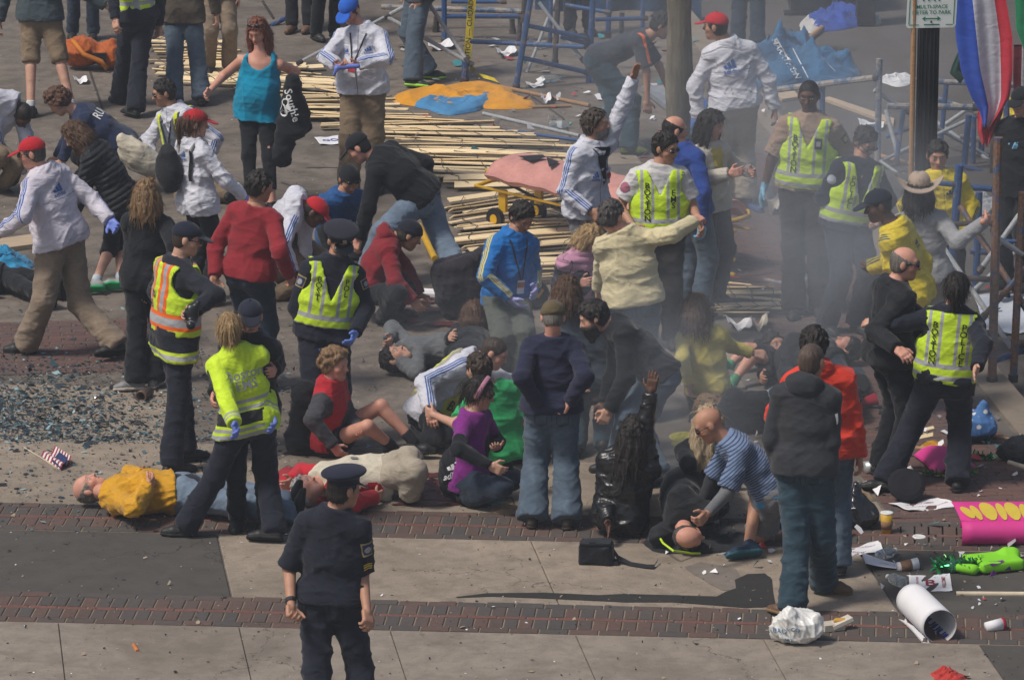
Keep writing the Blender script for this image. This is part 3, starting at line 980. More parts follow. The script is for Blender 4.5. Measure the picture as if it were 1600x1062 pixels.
            emit('cap_band', [([ecap(p(0, -.008, .05), p(0, -.008, .053), .1 * k, .1 * k, U, 1.0)], .01, [pl(0, 0, .046, 0, .1, -1), pl(0, 0, .06, 0, -.1, 1)])], hat[3] if len(hat) > 3 else m, .007, par=o)
        elif kind == 'beanie':
            o = emit('knit_cap', [([ell(p(0, -.014, .042), M, R(.089, .109, .093))], .01, [pl(0, 0, .03, 0, .25, -1)]),
                                  ([ell(p(0, -.014, .04), M, R(.093, .113, .05))], .01, [pl(0, 0, .024, 0, .25, -1), pl(0, 0, .055, 0, -.25, 1)])], m)
        elif kind == 'cowboy':
            o = emit('cowboy_hat', [([ell(p(0, -.012, .09), M, R(.088, .11, .085)), ell(p(0, -.012, .19), M, R(.025, .1, .035), True)], .02, [pl(0, 0, .045, 0, 0, -1)])], m)
            # brim: a disc curled up at both sides
            vs, qs = [], []
            nr, na = 6, 40
            for layer in (0, 1):
                for i in range(nr):
                    r = .085 + .105 * i / (nr - 1)
                    for j in range(na):
                        a = 2 * math.pi * j / na
                        x, y = math.sin(a) * r * 1.0, math.cos(a) * r * 1.12 - .012
                        z = .052 + max(0, abs(math.sin(a)) ** 3) * ((r - .085) / .105) ** 1.6 * .085 - (abs(math.cos(a)) ** 3) * ((r - .085) / .105) * .018 - layer * .005
                        vs.append(p(x, y, z))
            for layer in (0, 1):
                for i in range(nr - 1):
                    for j in range(na):
                        a_, b_ = layer * nr * na + i * na + j, layer * nr * na + i * na + (j + 1) % na
                        q = [a_, b_, b_ + na, a_ + na]
                        qs.append(q if layer else q[::-1])
            for j in range(na):
                for i in (0, nr - 1):
                    a_, b_ = i * na + j, i * na + (j + 1) % na
                    qs.append([a_, b_, b_ + nr * na, a_ + nr * na])
            build('brim', np.array(vs), np.array(qs), m, o, org)
        elif kind == 'headband':
            emit('headband', [([ell(p(0, -.012, .035), M, R(.099, .126, .117))], .01, [pl(0, .024, .03, 0, 1, -.2), pl(0, -.012, .03, 0, -1, .2), pl(0, 0, -.02, 0, 0, -1)])], m, .007)
    if glasses:
        gm = plain('dark_lens', (.012, .012, .014), .15, spec=.6)
        yo, zo = (glasses[0], glasses[1]) if isinstance(glasses, tuple) else (0, 0)
        pr = [ell(p(s * .035, .092 + yo, .012 + zo), M, R(.029, .012, .019)) for s in (-1, 1)] + [cap(p(-.02, .1 + yo, .018 + zo), p(.02, .1 + yo, .018 + zo), .005)]
        pr += [cap(p(s * .06, .085 + yo, .016 + zo), p(s * .086, 0 + yo, .016 + zo), .0045) for s in (-1, 1)]
        emit('sunglasses' if glasses != 'clear' else 'glasses', [(pr, .006, [])], gm, .0055)

# ---- prints and sewn-on pieces, laid on a garment's surface ----
def _caster(gm):
    if gm.bvh is None:
        gm.bvh = BVHTree.FromPolygons([tuple(v) for v in gm.P], [tuple(q) for q in gm.Q.tolist()])
    return gm.bvh

def lay(gm, pts, side='front', lift=.004):
    """pts: (u, w) metres on the torso (w from the pelvis up) or, side 'L'/'R', (across, along 0..2) on a sleeve"""
    A = gm.A
    bv = _caster(gm)
    out = []
    for u, w in pts:
        if side in ('front', 'back'):
            d = A.fwd if side == 'front' else -A.fwd
            lx = A.left
            L = np.linalg.norm(A.N - A.P)
            o = A.sp(w / L) + lx * u
        else:
            sid = 1 if side[0] == 'L' else -1
            s_, e_, w_ = (A.j[side[0] + q] for q in 'SEW')
            a, c, t = (s_, e_, w) if w < 1 else (e_, w_, w - 1)
            ax = nrm(c - a)
            d = nrm(perp(A.left * sid * .75 + A.S * (.85 if len(side) < 2 else .2) + (A.fwd * (.8 if side.endswith('f') else -.8) if len(side) > 1 else 0), ax))
            o = a + (c - a) * t + np.cross(ax, d) * u * sid
        hit = bv.ray_cast(Vector(o + d * .45), Vector(-d), .9)
        for _ in range(4):
            if side in ('front', 'back') and hit[0] is not None and float((np.array(hit[0]) - o) @ d) > .235 * A.K:
                hit = bv.ray_cast(hit[0] - Vector(d) * .004, Vector(-d), .9)
        if hit[0] is None:
            out.append(None)
        else:
            out.append(np.array(hit[0]) + nrm(np.array(hit[1]) if float(np.array(hit[1]) @ d) > 0 else -np.array(hit[1])) * lift * .6 + d * lift * .6)
    ok = [q for q in out if q is not None]
    if not ok: return None
    m = np.mean(ok, axis=0)
    return np.array([q if q is not None else m for q in out])

def patch(gm, poly, side, mat, name='patch', lift=.004, n=5):
    """a filled strip or polygon: grid between the first two and the last two corners (quads) or a fan"""
    pts, fs = [], []
    if len(poly) == 4:
        a, b_, c, d = [np.array(q, float) for q in poly]
        for i in range(n + 1):
            for j in range(n + 1):
                s, t = i / n, j / n
                pts.append(tuple((a * (1 - s) + b_ * s) * (1 - t) + (d * (1 - s) + c * s) * t))
        for i in range(n):
            for j in range(n):
                q = i * (n + 1) + j
                fs.append([q, q + 1, q + n + 2, q + n + 1])
    else:
        cen = tuple(np.mean(poly, axis=0))
        pts = [cen] + [tuple((np.array(q) + cen) / 2) for q in poly] + list(poly)
        m = len(poly)
        for i in range(m):
            j = (i + 1) % m
            fs.append([0, 1 + i, 1 + j]); fs.append([1 + i, 1 + m + i, 1 + m + j, 1 + j])
    P_ = lay(gm, pts, side, lift)
    if P_ is None: return None
    return build(name, P_, fs, mat, gm.o, gm.A.org)

TEXTS = {}
def text_shapes(strings):
    fs = bpy.data.curves.new('t', 'FONT')
    ob = bpy.data.objects.new('t', fs)
    COL.objects.link(ob)
    fs.resolution_u = 2
    fs.offset = 0.014
    for s in strings:
        fs.body = s
        fs.align_x = 'CENTER'; fs.align_y = 'CENTER'
        bpy.context.view_layer.update()
        ev = ob.evaluated_get(bpy.context.evaluated_depsgraph_get())
        me = ev.to_mesh()
        v = np.zeros(len(me.vertices) * 3, np.float32)
        me.vertices.foreach_get('co', v)
        TEXTS[s] = (v.reshape(-1, 3)[:, :2].copy(), [list(p.vertices) for p in me.polygons])
        ev.to_mesh_clear()
    bpy.data.objects.remove(ob)
    bpy.data.curves.remove(fs)

def letters(gm, s, side, u, w, size, mat, rot=0.0, name='lettering', stack=False, squash=1.0):
    """print a word; rot turns it in the garment's plane"""
    if stack:
        for i, ch in enumerate(s):
            if ch != ' ':
                letters(gm, ch, side, u, w - i * size * 1.02, size, mat, rot, name)
        return
    v, f = TEXTS[s]
    v = v * size * 1.35
    v = v * np.array([squash, 1.0])
    flip = -1 if side == 'front' else 1              # seen from outside, a wearer's left lies to the right on the front
    c, sn = math.cos(RAD(rot)), math.sin(RAD(rot))
    x, y = v[:, 0] * c - v[:, 1] * sn, v[:, 0] * sn + v[:, 1] * c
    if side == 'front': uu = u + x
    elif side == 'back': uu = u - x
    else:
        uu = u + x
        s_, e_ = gm.A.j[side[0] + 'S'], gm.A.j[side[0] + 'E']
        y = -y / np.linalg.norm(e_ - s_)
    P_ = lay(gm, list(zip(uu, w + y)), side, .004)
    if P_ is None: return None
    if side in ('front', 'back'):                            # print bends with the body, not with every crease
        d = gm.A.fwd if side == 'front' else -gm.A.fwd
        c = P_ @ d
        xx, yy = (uu - u) / .1, y / .1
        B_ = np.stack([np.ones(len(xx)), xx, yy] + ([xx * xx, xx * yy] if len(s) > 1 else []), 1)
        fit = B_ @ np.linalg.lstsq(B_, c, rcond=None)[0]
        fit = fit + max(0.0, float(np.percentile(c - fit, 88))) + .002
        P_ = P_ + d * (fit - c)[:, None]
    return build(name, P_, f, mat, gm.o, gm.A.org)
# ------------------------------------------------------------------ mesh helper
class MB:
    def __init__(s):
        s.v, s.f, s.m = [], [], []
    def add(s, vs, fs, mi=0):
        o = len(s.v)
        s.v += [tuple(map(float, q)) for q in vs]
        s.f += [[i + o for i in f] for f in fs]
        s.m += [mi] * len(fs)
        return s
    def box(s, c, ax, half, mi=0):
        c = np.asarray(c, float)
        X, Y, Z = [np.asarray(a, float) * h for a, h in zip(ax, half)]
        vs = [c + X * i + Y * j + Z * k for k in (-1, 1) for j in (-1, 1) for i in (-1, 1)]
        return s.add(vs, [[0, 2, 3, 1], [4, 5, 7, 6], [0, 1, 5, 4], [2, 6, 7, 3], [0, 4, 6, 2], [1, 3, 7, 5]], mi)
    def tube(s, pts, r, n=8, mi=0, caps=True):
        pts = [np.asarray(p, float) for p in pts]
        rs = r if isinstance(r, (list, tuple)) else [r] * len(pts)
        ref = np.array([.13, .21, 1.0])
        vs, fs = [], []
        for i, p in enumerate(pts):
            d = nrm(pts[min(i + 1, len(pts) - 1)] - pts[max(i - 1, 0)])
            if abs(float(d @ nrm(ref))) > .95: ref = np.array([1.0, .2, .1])
            u = nrm(np.cross(d, ref)); w = np.cross(d, u)
            ref = np.cross(u, d)
            for k in range(n):
                a = 2 * math.pi * k / n
                vs.append(p + (u * math.cos(a) + w * math.sin(a)) * rs[i])
        for i in range(len(pts) - 1):
            for k in range(n):
                a, b = i * n + k, i * n + (k + 1) % n
                fs.append([a, b, b + n, a + n])
        if caps:
            fs.append(list(range(n))[::-1]); fs.append([(len(pts) - 1) * n + k for k in range(n)])
        return s.add(vs, fs, mi)
    def lathe(s, c, ax, prof, n=20, mi=0):
        """prof: (radius, height) along ax"""
        c, ax = np.asarray(c, float), nrm(ax)
        u = nrm(np.cross(ax, [.3, .9, .2])); w = np.cross(ax, u)
        vs, fs = [], []
        for r, h in prof:
            for k in range(n):
                a = 2 * math.pi * k / n
                vs.append(c + ax * h + (u * math.cos(a) + w * math.sin(a)) * r)
        for i in range(len(prof) - 1):
            for k in range(n):
                a, b = i * n + k, i * n + (k + 1) % n
                fs.append([a, b, b + n, a + n])
        if prof[0][0] > 1e-4: fs.append(list(range(n))[::-1])
        if prof[-1][0] > 1e-4: fs.append([(len(prof) - 1) * n + k for k in range(n)])
        return s.add(vs, fs, mi)
    def sheet(s, fn, nu, nv, th=.0, mi=0, umax=1.0, vmax=1.0):
        """fn(u, v) -> point; th > 0 gives it a second skin and rims"""
        P_ = np.array([[fn(i / nu * umax, j / nv * vmax) for j in range(nv + 1)] for i in range(nu + 1)], float)
        du = np.gradient(P_, axis=0); dv = np.gradient(P_, axis=1)
        N_ = np.cross(du, dv); N_ /= (np.linalg.norm(N_, axis=2, keepdims=True) + 1e-9)
        id_ = lambda i, j: i * (nv + 1) + j
        n = (nu + 1) * (nv + 1)
        vs = list(P_.reshape(-1, 3)); fs = [[id_(i, j), id_(i + 1, j), id_(i + 1, j + 1), id_(i, j + 1)] for i in range(nu) for j in range(nv)]
        if th:
            vs += list((P_ - N_ * th).reshape(-1, 3))
            fs += [[q + n for q in f[::-1]] for f in fs]
            for i in range(nu):
                for j in (0, nv): fs.append([id_(i, j), id_(i + 1, j), id_(i + 1, j) + n, id_(i, j) + n])
            for j in range(nv):
                for i in (0, nu): fs.append([id_(i, j), id_(i, j + 1), id_(i, j + 1) + n, id_(i, j) + n])
        return s.add(vs, fs, mi)
    def make(s, name, mat, parent=None, org=None, smooth=False, **kw):
        v = np.array(s.v)
        if org is not None: v = v - org
        me = bpy.data.meshes.new(name)
        me.from_pydata([tuple(q) for q in v], [], s.f)
        for m in (mat if isinstance(mat, (list, tuple)) else [mat]): me.materials.append(m)
        me.polygons.foreach_set('material_index', np.array(s.m, np.int32))
        me.polygons.foreach_set('use_smooth', np.full(len(s.f), smooth))
        me.update()
        o = bpy.data.objects.new(name, me)
        COL.objects.link(o)
        if parent is not None: o.parent = parent
        elif org is not None: o.location = org
        return tag(o, **kw)

STREET_X, STREET_Z = 8.62, -0.11
def gz(px, py):
    """the point of the ground seen at a pixel"""
    p = at_z(px, py)
    if p[0] > STREET_X: p = at_z(px, py, STREET_Z)
    return p

# ------------------------------------------------------------------ ground materials
def concrete(name, c, grit=.35, stain=.3, scale=1.0, dark=.0, bump=.5):
    N = NT(name)
    g = N.n('NewGeometry').outputs['Position']
    big = N.noise(.55 * scale, 5, .65, .6, g)
    mid = N.noise(5 * scale, 6, .7, .3, g)
    fine = N.noise(120, 3, .7, 0, g)
    col = N.ramp(big, (.28, mul(c, 1 - stain)), (.5, c), (.75, mul(c, 1 + stain * .45)))
    col = N.mix(N.math('MULTIPLY', N.ramp(mid, (.36, 1.0), (.58, 0.0)), stain * 1.1), col, mul(c, .45))
    bl = N.noise(2.1 * scale, 4, .75, 1.2, g)
    col = N.mix(N.math('MULTIPLY', N.ramp(bl, (.54, 0.0), (.66, 1.0)), stain * .9), col, mul(c, .5))
    sp_ = N.ramp(fine, (.34, 1.0), (.46, 0.0))
    col = N.mix(N.math('MULTIPLY', sp_, grit), col, mul(c, .35))
    sp2 = N.ramp(fine, (.62, 0.0), (.72, 1.0))
    col = N.mix(N.math('MULTIPLY', sp2, grit * .55), col, mul(c, 1.5))
    # small dark specks of scattered grit
    v = N.n('TexVoronoi'); v.inputs['Scale'].default_value = 11.0
    N.put(v.inputs['Vector'], g)
    cell = N.math('LESS_THAN', v.outputs['Distance'], N.math('MULTIPLY', N.math('SUBTRACT', N.noise(1.3, 3, .6, 0, g), .38), .3))
    col = N.mix(N.math('MULTIPLY', cell, .6), col, mul(c, .3))
    # trodden-in gum and hairline cracks
    v2 = N.n('TexVoronoi'); v2.inputs['Scale'].default_value = 2.6; N.put(v2.inputs['Vector'], g)
    gum = N.math('LESS_THAN', v2.outputs['Distance'], N.math('MULTIPLY', N.noise(.9, 2, .5, 0, g), .085))
    col = N.mix(N.math('MULTIPLY', gum, .55), col, mul(c, .38))
    v3 = N.n('TexVoronoi', feature='DISTANCE_TO_EDGE'); v3.inputs['Scale'].default_value = .42; wp = N.n('VectorMath', operation='ADD'); N.put(wp.inputs[0], g); N.put(wp.inputs[1], N.noise(1.7, 5, .6, 0, g, out='Color')); N.put(v3.inputs['Vector'], wp.outputs[0])
    crk = N.math('MULTIPLY', N.math('LESS_THAN', v3.outputs['Distance'], .0022), N.math('GREATER_THAN', N.noise(.5, 2, .5, 0, g), .5))
    col = N.mix(N.math('MULTIPLY', crk, .7), col, mul(c, .25))
    h = N.math('ADD', N.math('MULTIPLY', fine, .6), mid)
    return N.set(color=col, rough=.92, spec=.2, normal=N.bump(h, bump, .006))

def brick_mat(name, cs, var=.2):
    N = NT(name)
    g = N.n('NewGeometry').outputs['Position']
    oi = N.n('ObjectInfo').outputs['Random']
    f = N.noise(28, 5, .65, .2, g)
    base = N.ramp(oi, *[(i / len(cs), c) for i, c in enumerate(cs)])
    base.node.color_ramp.interpolation = 'CONSTANT'
    big = N.noise(.8, 4, .6, .3, g)
    col = N.mix(N.math('MULTIPLY', N.ramp(big, (.3, 1.0), (.6, 0.0)), .35), base, (.12, .1, .09))
    col = N.mix(N.math('MULTIPLY', N.ramp(f, (.3, 1.0), (.65, 0.0)), .45), col, (.06, .045, .04))
    return N.set(color=col, rough=.88, normal=N.bump(f, .5, .004))

def brick_field_mat(name, cs):
    """for joined bricks: each brick's own tone from its attribute"""
    N = NT(name)
    g = N.n('NewGeometry').outputs['Position']
    r = N.attr('tone', 0)
    f = N.noise(28, 5, .65, .2, g)
    base = N.ramp(r, *[(i / len(cs), c) for i, c in enumerate(cs)])
    base.node.color_ramp.interpolation = 'CONSTANT'
    big = N.noise(.7, 4, .6, .3, g)
    col = N.mix(N.math('MULTIPLY', N.ramp(big, (.3, 1.0), (.6, 0.0)), .55), base, (.1, .085, .08))
    col = N.mix(N.math('MULTIPLY', N.ramp(f, (.3, 1.0), (.65, 0.0)), .4), col, (.06, .045, .04))
    return N.set(color=col, rough=.88, normal=N.bump(f, .5, .004))

CONC = (.30, .245, .19)
M_walk = concrete('old_concrete', (.185, .155, .128), stain=.6)
M_slab = concrete('tan_concrete', CONC, stain=.42, grit=.55)
M_slabn = concrete('pale_concrete', (.27, .228, .185), stain=.4, grit=.4)
M_asph = concrete('asphalt_patch', (.085, .076, .068), grit=.3, stain=.25)
M_tar = concrete('tar', (.035, .033, .032), grit=.25, stain=.2)
M_street = concrete('street_asphalt', (.105, .092, .082), grit=.3, stain=.25)
M_granite = concrete('granite', (.25, .205, .16), grit=.5, stain=.2)
M_grey = concrete('grey_pavers', (.145, .128, .112), grit=.4, stain=.35)
M_mortar = concrete('mortar', (.27, .21, .15), grit=.5, stain=.4)

gsheet = MB(); gsheet.sheet(lambda u, v: (-60 + u * (STREET_X + 60), 10 + v * 130, 0), 12, 24)
gsheet.make('sidewalk', M_walk, kind='structure')
ssheet = MB(); ssheet.sheet(lambda u, v: (STREET_X - .2 + u * 80, 10 + v * 130, STREET_Z), 12, 24)
ssheet.make('street', M_street, kind='structure')

def slab(poly, z, mat, name, parent=None, th=.03, bev=.006, kind=None, jig=0):
    """a paving piece with its own edges: polygon in plan, top at z, a small chamfer"""
    poly = [np.array(q, float) for q in poly]
    c = np.mean(poly, axis=0)
    ins = [q + (c - q) / np.linalg.norm(c - q) * bev for q in poly]
    n = len(poly)
    vs = [(*q, z - th) for q in poly] + [(*q, z - bev * .7) for q in poly] + [(*q, z) for q in ins]
    fs = []
    for k in range(2):
        for i in range(n):
            j = (i + 1) % n
            fs.append([k * n + i, k * n + j, (k + 1) * n + j, (k + 1) * n + i])
    fs.append([2 * n + i for i in range(n)])
    m = MB().add(vs, fs)
    return m.make(name, mat, parent, **({'kind': kind} if kind else {}))

# bands run along E, a little askew to the kerb
PHI = RAD(-11.45)
E1 = np.array([math.cos(PHI), math.sin(PHI)]); E2 = np.array([-math.sin(PHI), math.cos(PHI)])
def band_y(y0, x): return y0 + math.tan(PHI) * (x - .5)
B2N, B2F, B1N, B1F = 32.02, 32.68, 34.2, 34.87          # edges of the two bands where x = 0.5

pav = bpy.data.objects.new('pavement', None); COL.objects.link(pav); pav['kind'] = 'structure'
def quad(x0, x1, ya, yb, g=.0035):
    return [(x0 + g, band_y(ya, x0) + g), (x1 - g, band_y(ya, x1) + g), (x1 - g, band_y(yb, x1) - g), (x0 + g, band_y(yb, x0) - g)]
Z0 = .012
xs = [-2.2, -.6, .9, 2.1, 3.1, 4.32, 5.55, 6.95]
for a, b_ in zip(xs[:-1], xs[1:]):                        # the near row of slabs
    slab(quad(a, b_, 27.5, 29.6), Z0, M_slabn, 'paving_slab', pav)
    slab(quad(a, b_, 29.6, B2N), Z0, M_slabn, 'paving_slab', pav)
slab(quad(-6, 2.1, B2F, B1N, .008), Z0 - .002, M_asph, 'asphalt_infill', pav)
slab(quad(2.1, 4.3, B2F, B1N), Z0, M_slab, 'paving_slab', pav)
slab(quad(4.3, 6.56, B2F, B1N), Z0, M_slab, 'paving_slab', pav)
slab(quad(6.56, 8.36, B2F, B1N - .02, .008), Z0 - .002, M_asph, 'asphalt_infill', pav)
slab(quad(6.95, 8.36, 27.5, B2N, .008), Z0 - .002, M_asph, 'asphalt_infill', pav)
for a, b_, y0, y1 in ((-4, .2, B1F, 38.2), (.2, 2.1, B1F, 38.25), (2.1, 4.3, B1F, 36.6), (4.3, 6.5, B1F, 36.3), (2.1, 4.3, 36.6, 38.6), (4.3, 6.2, 36.3, 38.5)):
    slab(quad(a, b_, y0, y1), Z0, M_slab if y1 < 37 or a < 2 else M_walk, 'paving_slab', pav)

# brick bands
BR = [(.1, .068, .056), (.118, .07, .057), (.092, .072, .063), (.08, .072, .065), (.125, .076, .062), (.072, .066, .061)]
M_br = brick_mat('paver_brick', BR)
M_red = brick_mat('red_paver', [(.18, .075, .058), (.16, .07, .055), (.2, .082, .064)])
def brick_mesh(lx, ly, mat, nm):
    b = .005
    vs = []
    for z, g in ((-.04, 0), (.0 - .004, 0), (0, b)):
        vs += [(-lx + g, -ly + g, z), (lx - g, -ly + g, z), (lx - g, ly - g, z), (-lx + g, ly - g, z)]
    fs = [[k * 4 + i, k * 4 + (i + 1) % 4, k * 4 + 4 + (i + 1) % 4, k * 4 + 4 + i] for k in (0, 1) for i in range(4)] + [[8, 9, 10, 11]]
    me = bpy.data.meshes.new(nm); me.from_pydata(vs, [], fs); me.materials.append(mat); me.update()
    return me
def laid(me, parent, x, y, z, rz, nm='brick'):
    o = bpy.data.objects.new(nm, me); COL.objects.link(o)
    o.parent = parent; o.location = (x, y, z + random.uniform(-.002, .002)); o.rotation_euler = (random.gauss(0, .006), random.gauss(0, .006), rz + random.gauss(0, .006))
    return o
random.seed(5)
for yb in (B2N, B1N):
    bed = slab(quad(-6, 8.36, yb, yb + .67, .0), .004, M_mortar, 'brick_band', None, kind='structure')
    bed['kind'] = 'structure'
    o0 = np.array([.5, yb + .01])
    t = .004
    for kind in 'SBRBS':
        dep, ln = {'S': (.1, .2), 'B': (.2, .1), 'R': (.052, .2)}[kind]
        me = brick_mesh(ln / 2 - .005, dep / 2 - .004, M_red if kind == 'R' else M_br, 'brick')
        s_ = -.55 + (ln / 2 if kind == 'S' else 0)
        while s_ < 7.7 - .0:
            q = o0 + E1 * s_ + E2 * (t + dep / 2)
            if q[0] < 8.3: laid(me, bed, q[0], q[1], Z0, PHI)
            s_ += ln
        t += dep + .002

# the brick field on the right, running bond along the kerb, and the far brick
def brick_field(name, x0, x1, y0, y1, keep, lim=250, tone=BR, part='brick'):
    bed = slab([(x0, y0), (x1, y0), (x1, y1), (x0, y1)], .004, M_grey, name, None, kind='structure')
    me = brick_mesh(.095, .046, M_brf, 'brick')
    hb = brick_mesh(.045, .046, M_brf, 'brick')
    rest = MB(); tones = []
    n = 0
    y = y0 + .05
    row = 0
    while y < y1 - .04:
        if row % 2:
            for hx in (x0 + .05, ):
                if keep(hx, y) and lim:
                    laid(hb, bed, hx, y, Z0, 0)
        x = x0 + .1 + (.1 if row % 2 else 0)
        while x < x1 - .09:
            if keep(x, y):
                if n < lim:
                    laid(me, bed, x, y, Z0, 0); n += 1
                else:
                    b0 = len(rest.v)
                    rest.add([(v.co.x + x, v.co.y + y, v.co.z + Z0 + random.uniform(-.002, .002)) for v in me.vertices], [list(p.vertices) for p in me.polygons])
                    tones += [random.random()] * (len(rest.v) - b0)
            x += .2
        y += .1; row += 1
    if rest.v:
        o = rest.make('brick', M_brs, bed, kind='stuff')
        a = o.data.attributes.new('tone', 'FLOAT_VECTOR', 'POINT')
        a.data.foreach_set('vector', np.repeat(np.array(tones, np.float32), 3))
REDS = [(.135, .07, .058), (.12, .068, .059), (.148, .078, .064), (.11, .073, .064), (.128, .072, .06)]
M_brf = brick_mat('red_brick', REDS)
M_brs = brick_field_mat('red_brick_far', REDS)
brick_field('brick_paving', 6.95, 8.34, 33.05, 46.0, lambda x, y: y > band_y(B1F + .03, x))
brick_field('brick_paving', -.6, 2.3, 38.5, 40.2, lambda x, y: True, lim=0)
# a strip of grey pavers between the brick and the concrete
for i in range(26):
    y = 33.62 + i * .5
    slab([(6.53, y), (6.93, y - .005), (6.93, y + .48), (6.53, y + .485)], Z0, M_grey if i % 3 else M_slab, 'paving_slab', pav)
# kerb
for i in range(20):
    y = 30 + i * 1.5
    vs = [(8.37, y + .006), (8.64, y + .006), (8.64, y + 1.494), (8.37, y + 1.494)]
    slab(vs, .016, M_granite, 'kerb_stone', pav, th=.2, bev=.012)
# tar repairs
def flat_patch(pts, z, mat, name, **kw):
    g = [at_z(*p, z) for p in pts]
    return MB().add(g, [list(range(len(g)))]).make(name, mat, **kw)
def flat_strip(top, bot, z, mat, name, **kw):
    n = len(top)
    g = [at_z(*p, z) for p in top] + [at_z(*p, z) for p in bot]
    return MB().add(g, [[i, i + n, i + n + 1, i + 1] for i in range(n - 1)]).make(name, mat, **kw)
flat_strip([(712, 932), (760, 926), (850, 925), (935, 929), (975, 927), (1050, 929), (1120, 931), (1133, 924), (1150, 918), (1148, 905), (1168, 896), (1195, 895), (1206, 904), (1208, 925), (1212, 945)],
           [(714, 933), (770, 931), (850, 934), (935, 938), (975, 940), (1050, 940), (1120, 945), (1140, 947), (1155, 948), (1165, 949), (1180, 948), (1190, 948), (1200, 947), (1206, 946), (1214, 946)], Z0 + .004, M_tar, 'tar_patch', kind='structure')
flat_strip([(1070, 885), (1095, 877), (1150, 888), (1160, 905), (1150, 918)], [(1072, 888), (1090, 900), (1110, 912), (1130, 922), (1148, 921)], Z0 + .003, concrete('damp_patch', (.2, .17, .145), grit=.35), 'damp_patch', kind='structure')
# crack-like joints of the far pavement
M_joint = plain('joint_dirt', (.05, .045, .04), .95)
for pts in ([(140, 110), (165, 185), (180, 235)], [(440, 285), (480, 300)], [(990, 60), (1000, 60)], [(830, 150), (880, 185), (895, 225)], [(740, 190), (765, 205), (800, 230)], [(480, 262), (520, 262), (560, 262)]):
    top = [at_z(*p, .004) for p in pts]
    m = MB()
    m.add([q + np.array([-.012, 0, 0]) for q in top] + [q + np.array([.012, .02, 0]) for q in top], [[i, i + 1, i + 1 + len(top), i + len(top)] for i in range(len(top) - 1)])
    m.make('paving_joint', M_joint, kind='structure')
# ------------------------------------------------------------------ street furniture and things left on the ground
X3, Y3 = np.array([1.0, 0, 0]), np.array([0, 1.0, 0])
TEX = ['adidas', 'Boston', 'EMS', 'PAY', 'MULTI-SPACE', 'METER TO PARK', 'CAUTION — CUIDADO', 'B.A.A.', 'WELCOME!', 'WELCOME', 'CONGRATULATIONS', 'MARATHON', 'Southie', 'GO', 'RUN', 'THANK YOU', 'MEB', 'N.', 'POLICE', 'BAG', 'B', 'O', 'S', 'T', 'N', 'P', 'L', 'I', 'C', 'E', 'M', 'V', '2', 'J']
text_shapes(TEX)

def flat_text(s, name, origin, ux, uy, size, mat, parent=None, lift=None, squash=1.0, org=None):
    v, f = TEXTS[s]
    v = v * size * 1.35
    P_ = np.array([np.asarray(origin, float) + ux * (x * squash) + uy * y for x, y in v])
    if org is not None: P_ = P_ - org
    me = bpy.data.meshes.new(name); me.from_pydata([tuple(q) for q in P_], [], f); me.materials.append(mat); me.update()
    o = bpy.data.objects.new(name, me); COL.objects.link(o)
    if parent is not None: o.parent = parent
    return o

def paint(name, c, rust, amount=.45):
    N = NT(name)
    oc = N.coord()
    f = N.noise(9, 5, .7, .4, oc)
    m = N.ramp(f, (amount - .06, 1.0), (amount + .04, 0.0))
    r = N.noise(40, 3, .6, 0, oc)
    col = N.mix(m, N.ramp(r, (.3, mul(c, .75)), (.7, mul(c, 1.2))), N.ramp(r, (.3, mul(rust, .6)), (.7, mul(rust, 1.3))))
    return N.set(color=col, rough=.6, metal=0, normal=N.bump(f, .3, .004))
M_blue = paint('blue_scaffold_paint', (.028, .075, .2), (.2, .15, .12), .4)
M_blueworn = paint('worn_blue_paint', (.06, .11, .2), (.33, .29, .25), .52)
M_rust = paint('rusty_steel', (.06, .10, .18), (.2, .11, .07), .58)
M_galv = paint('galvanised_steel', (.33, .34, .35), (.2, .15, .12), .34)
M_dark = paint('dark_steel', (.05, .045, .045), (.12, .08, .06), .45)
M_wood = None
def wood(name, c, var=.3, scale=(3, 60, 60)):
    N = NT(name)
    oi = N.n('ObjectInfo').outputs['Random']
    f = N.noise(1.0, 4, .6, .5, N.coord('Object', scale=scale))
    col = N.ramp(f, (.3, mul(c, 1 - var)), (.7, mul(c, 1 + var * .6)))
    col = N.mix(N.math('MULTIPLY', N.math('POWER', oi, 3.0), .5), col, mul(c, .5))
    return N.set(color=col, rough=.75, normal=N.bump(f, .4, .003))
M_slat = wood('pale_slat_wood', (.84, .66, .40), var=.14)
M_pole = wood('wooden_pole', (.42, .24, .12))
M_board = wood('plywood_board', (.5, .38, .26))
M_paper = plain('white_paper', (.72, .71, .72), .8, var=.06, scale=3)
M_navyink = plain('blue_ink', (.03, .06, .35), .8)
M_redink = plain('maroon_ink', (.28, .03, .05), .8)
M_ink = plain('black_print', (.012, .012, .014), .8)
M_wprint = plain('white_print', (.7, .7, .7), .8, var=.1)
M_blackp = plain('black_plastic', (.012, .012, .014), .35, var=.3, spec=.5)
M_blackc = cloth('black_nylon', (.012, .013, .017), .6)
M_foil = plain('silver_foil', (.6, .6, .62), .3, metal=.8)

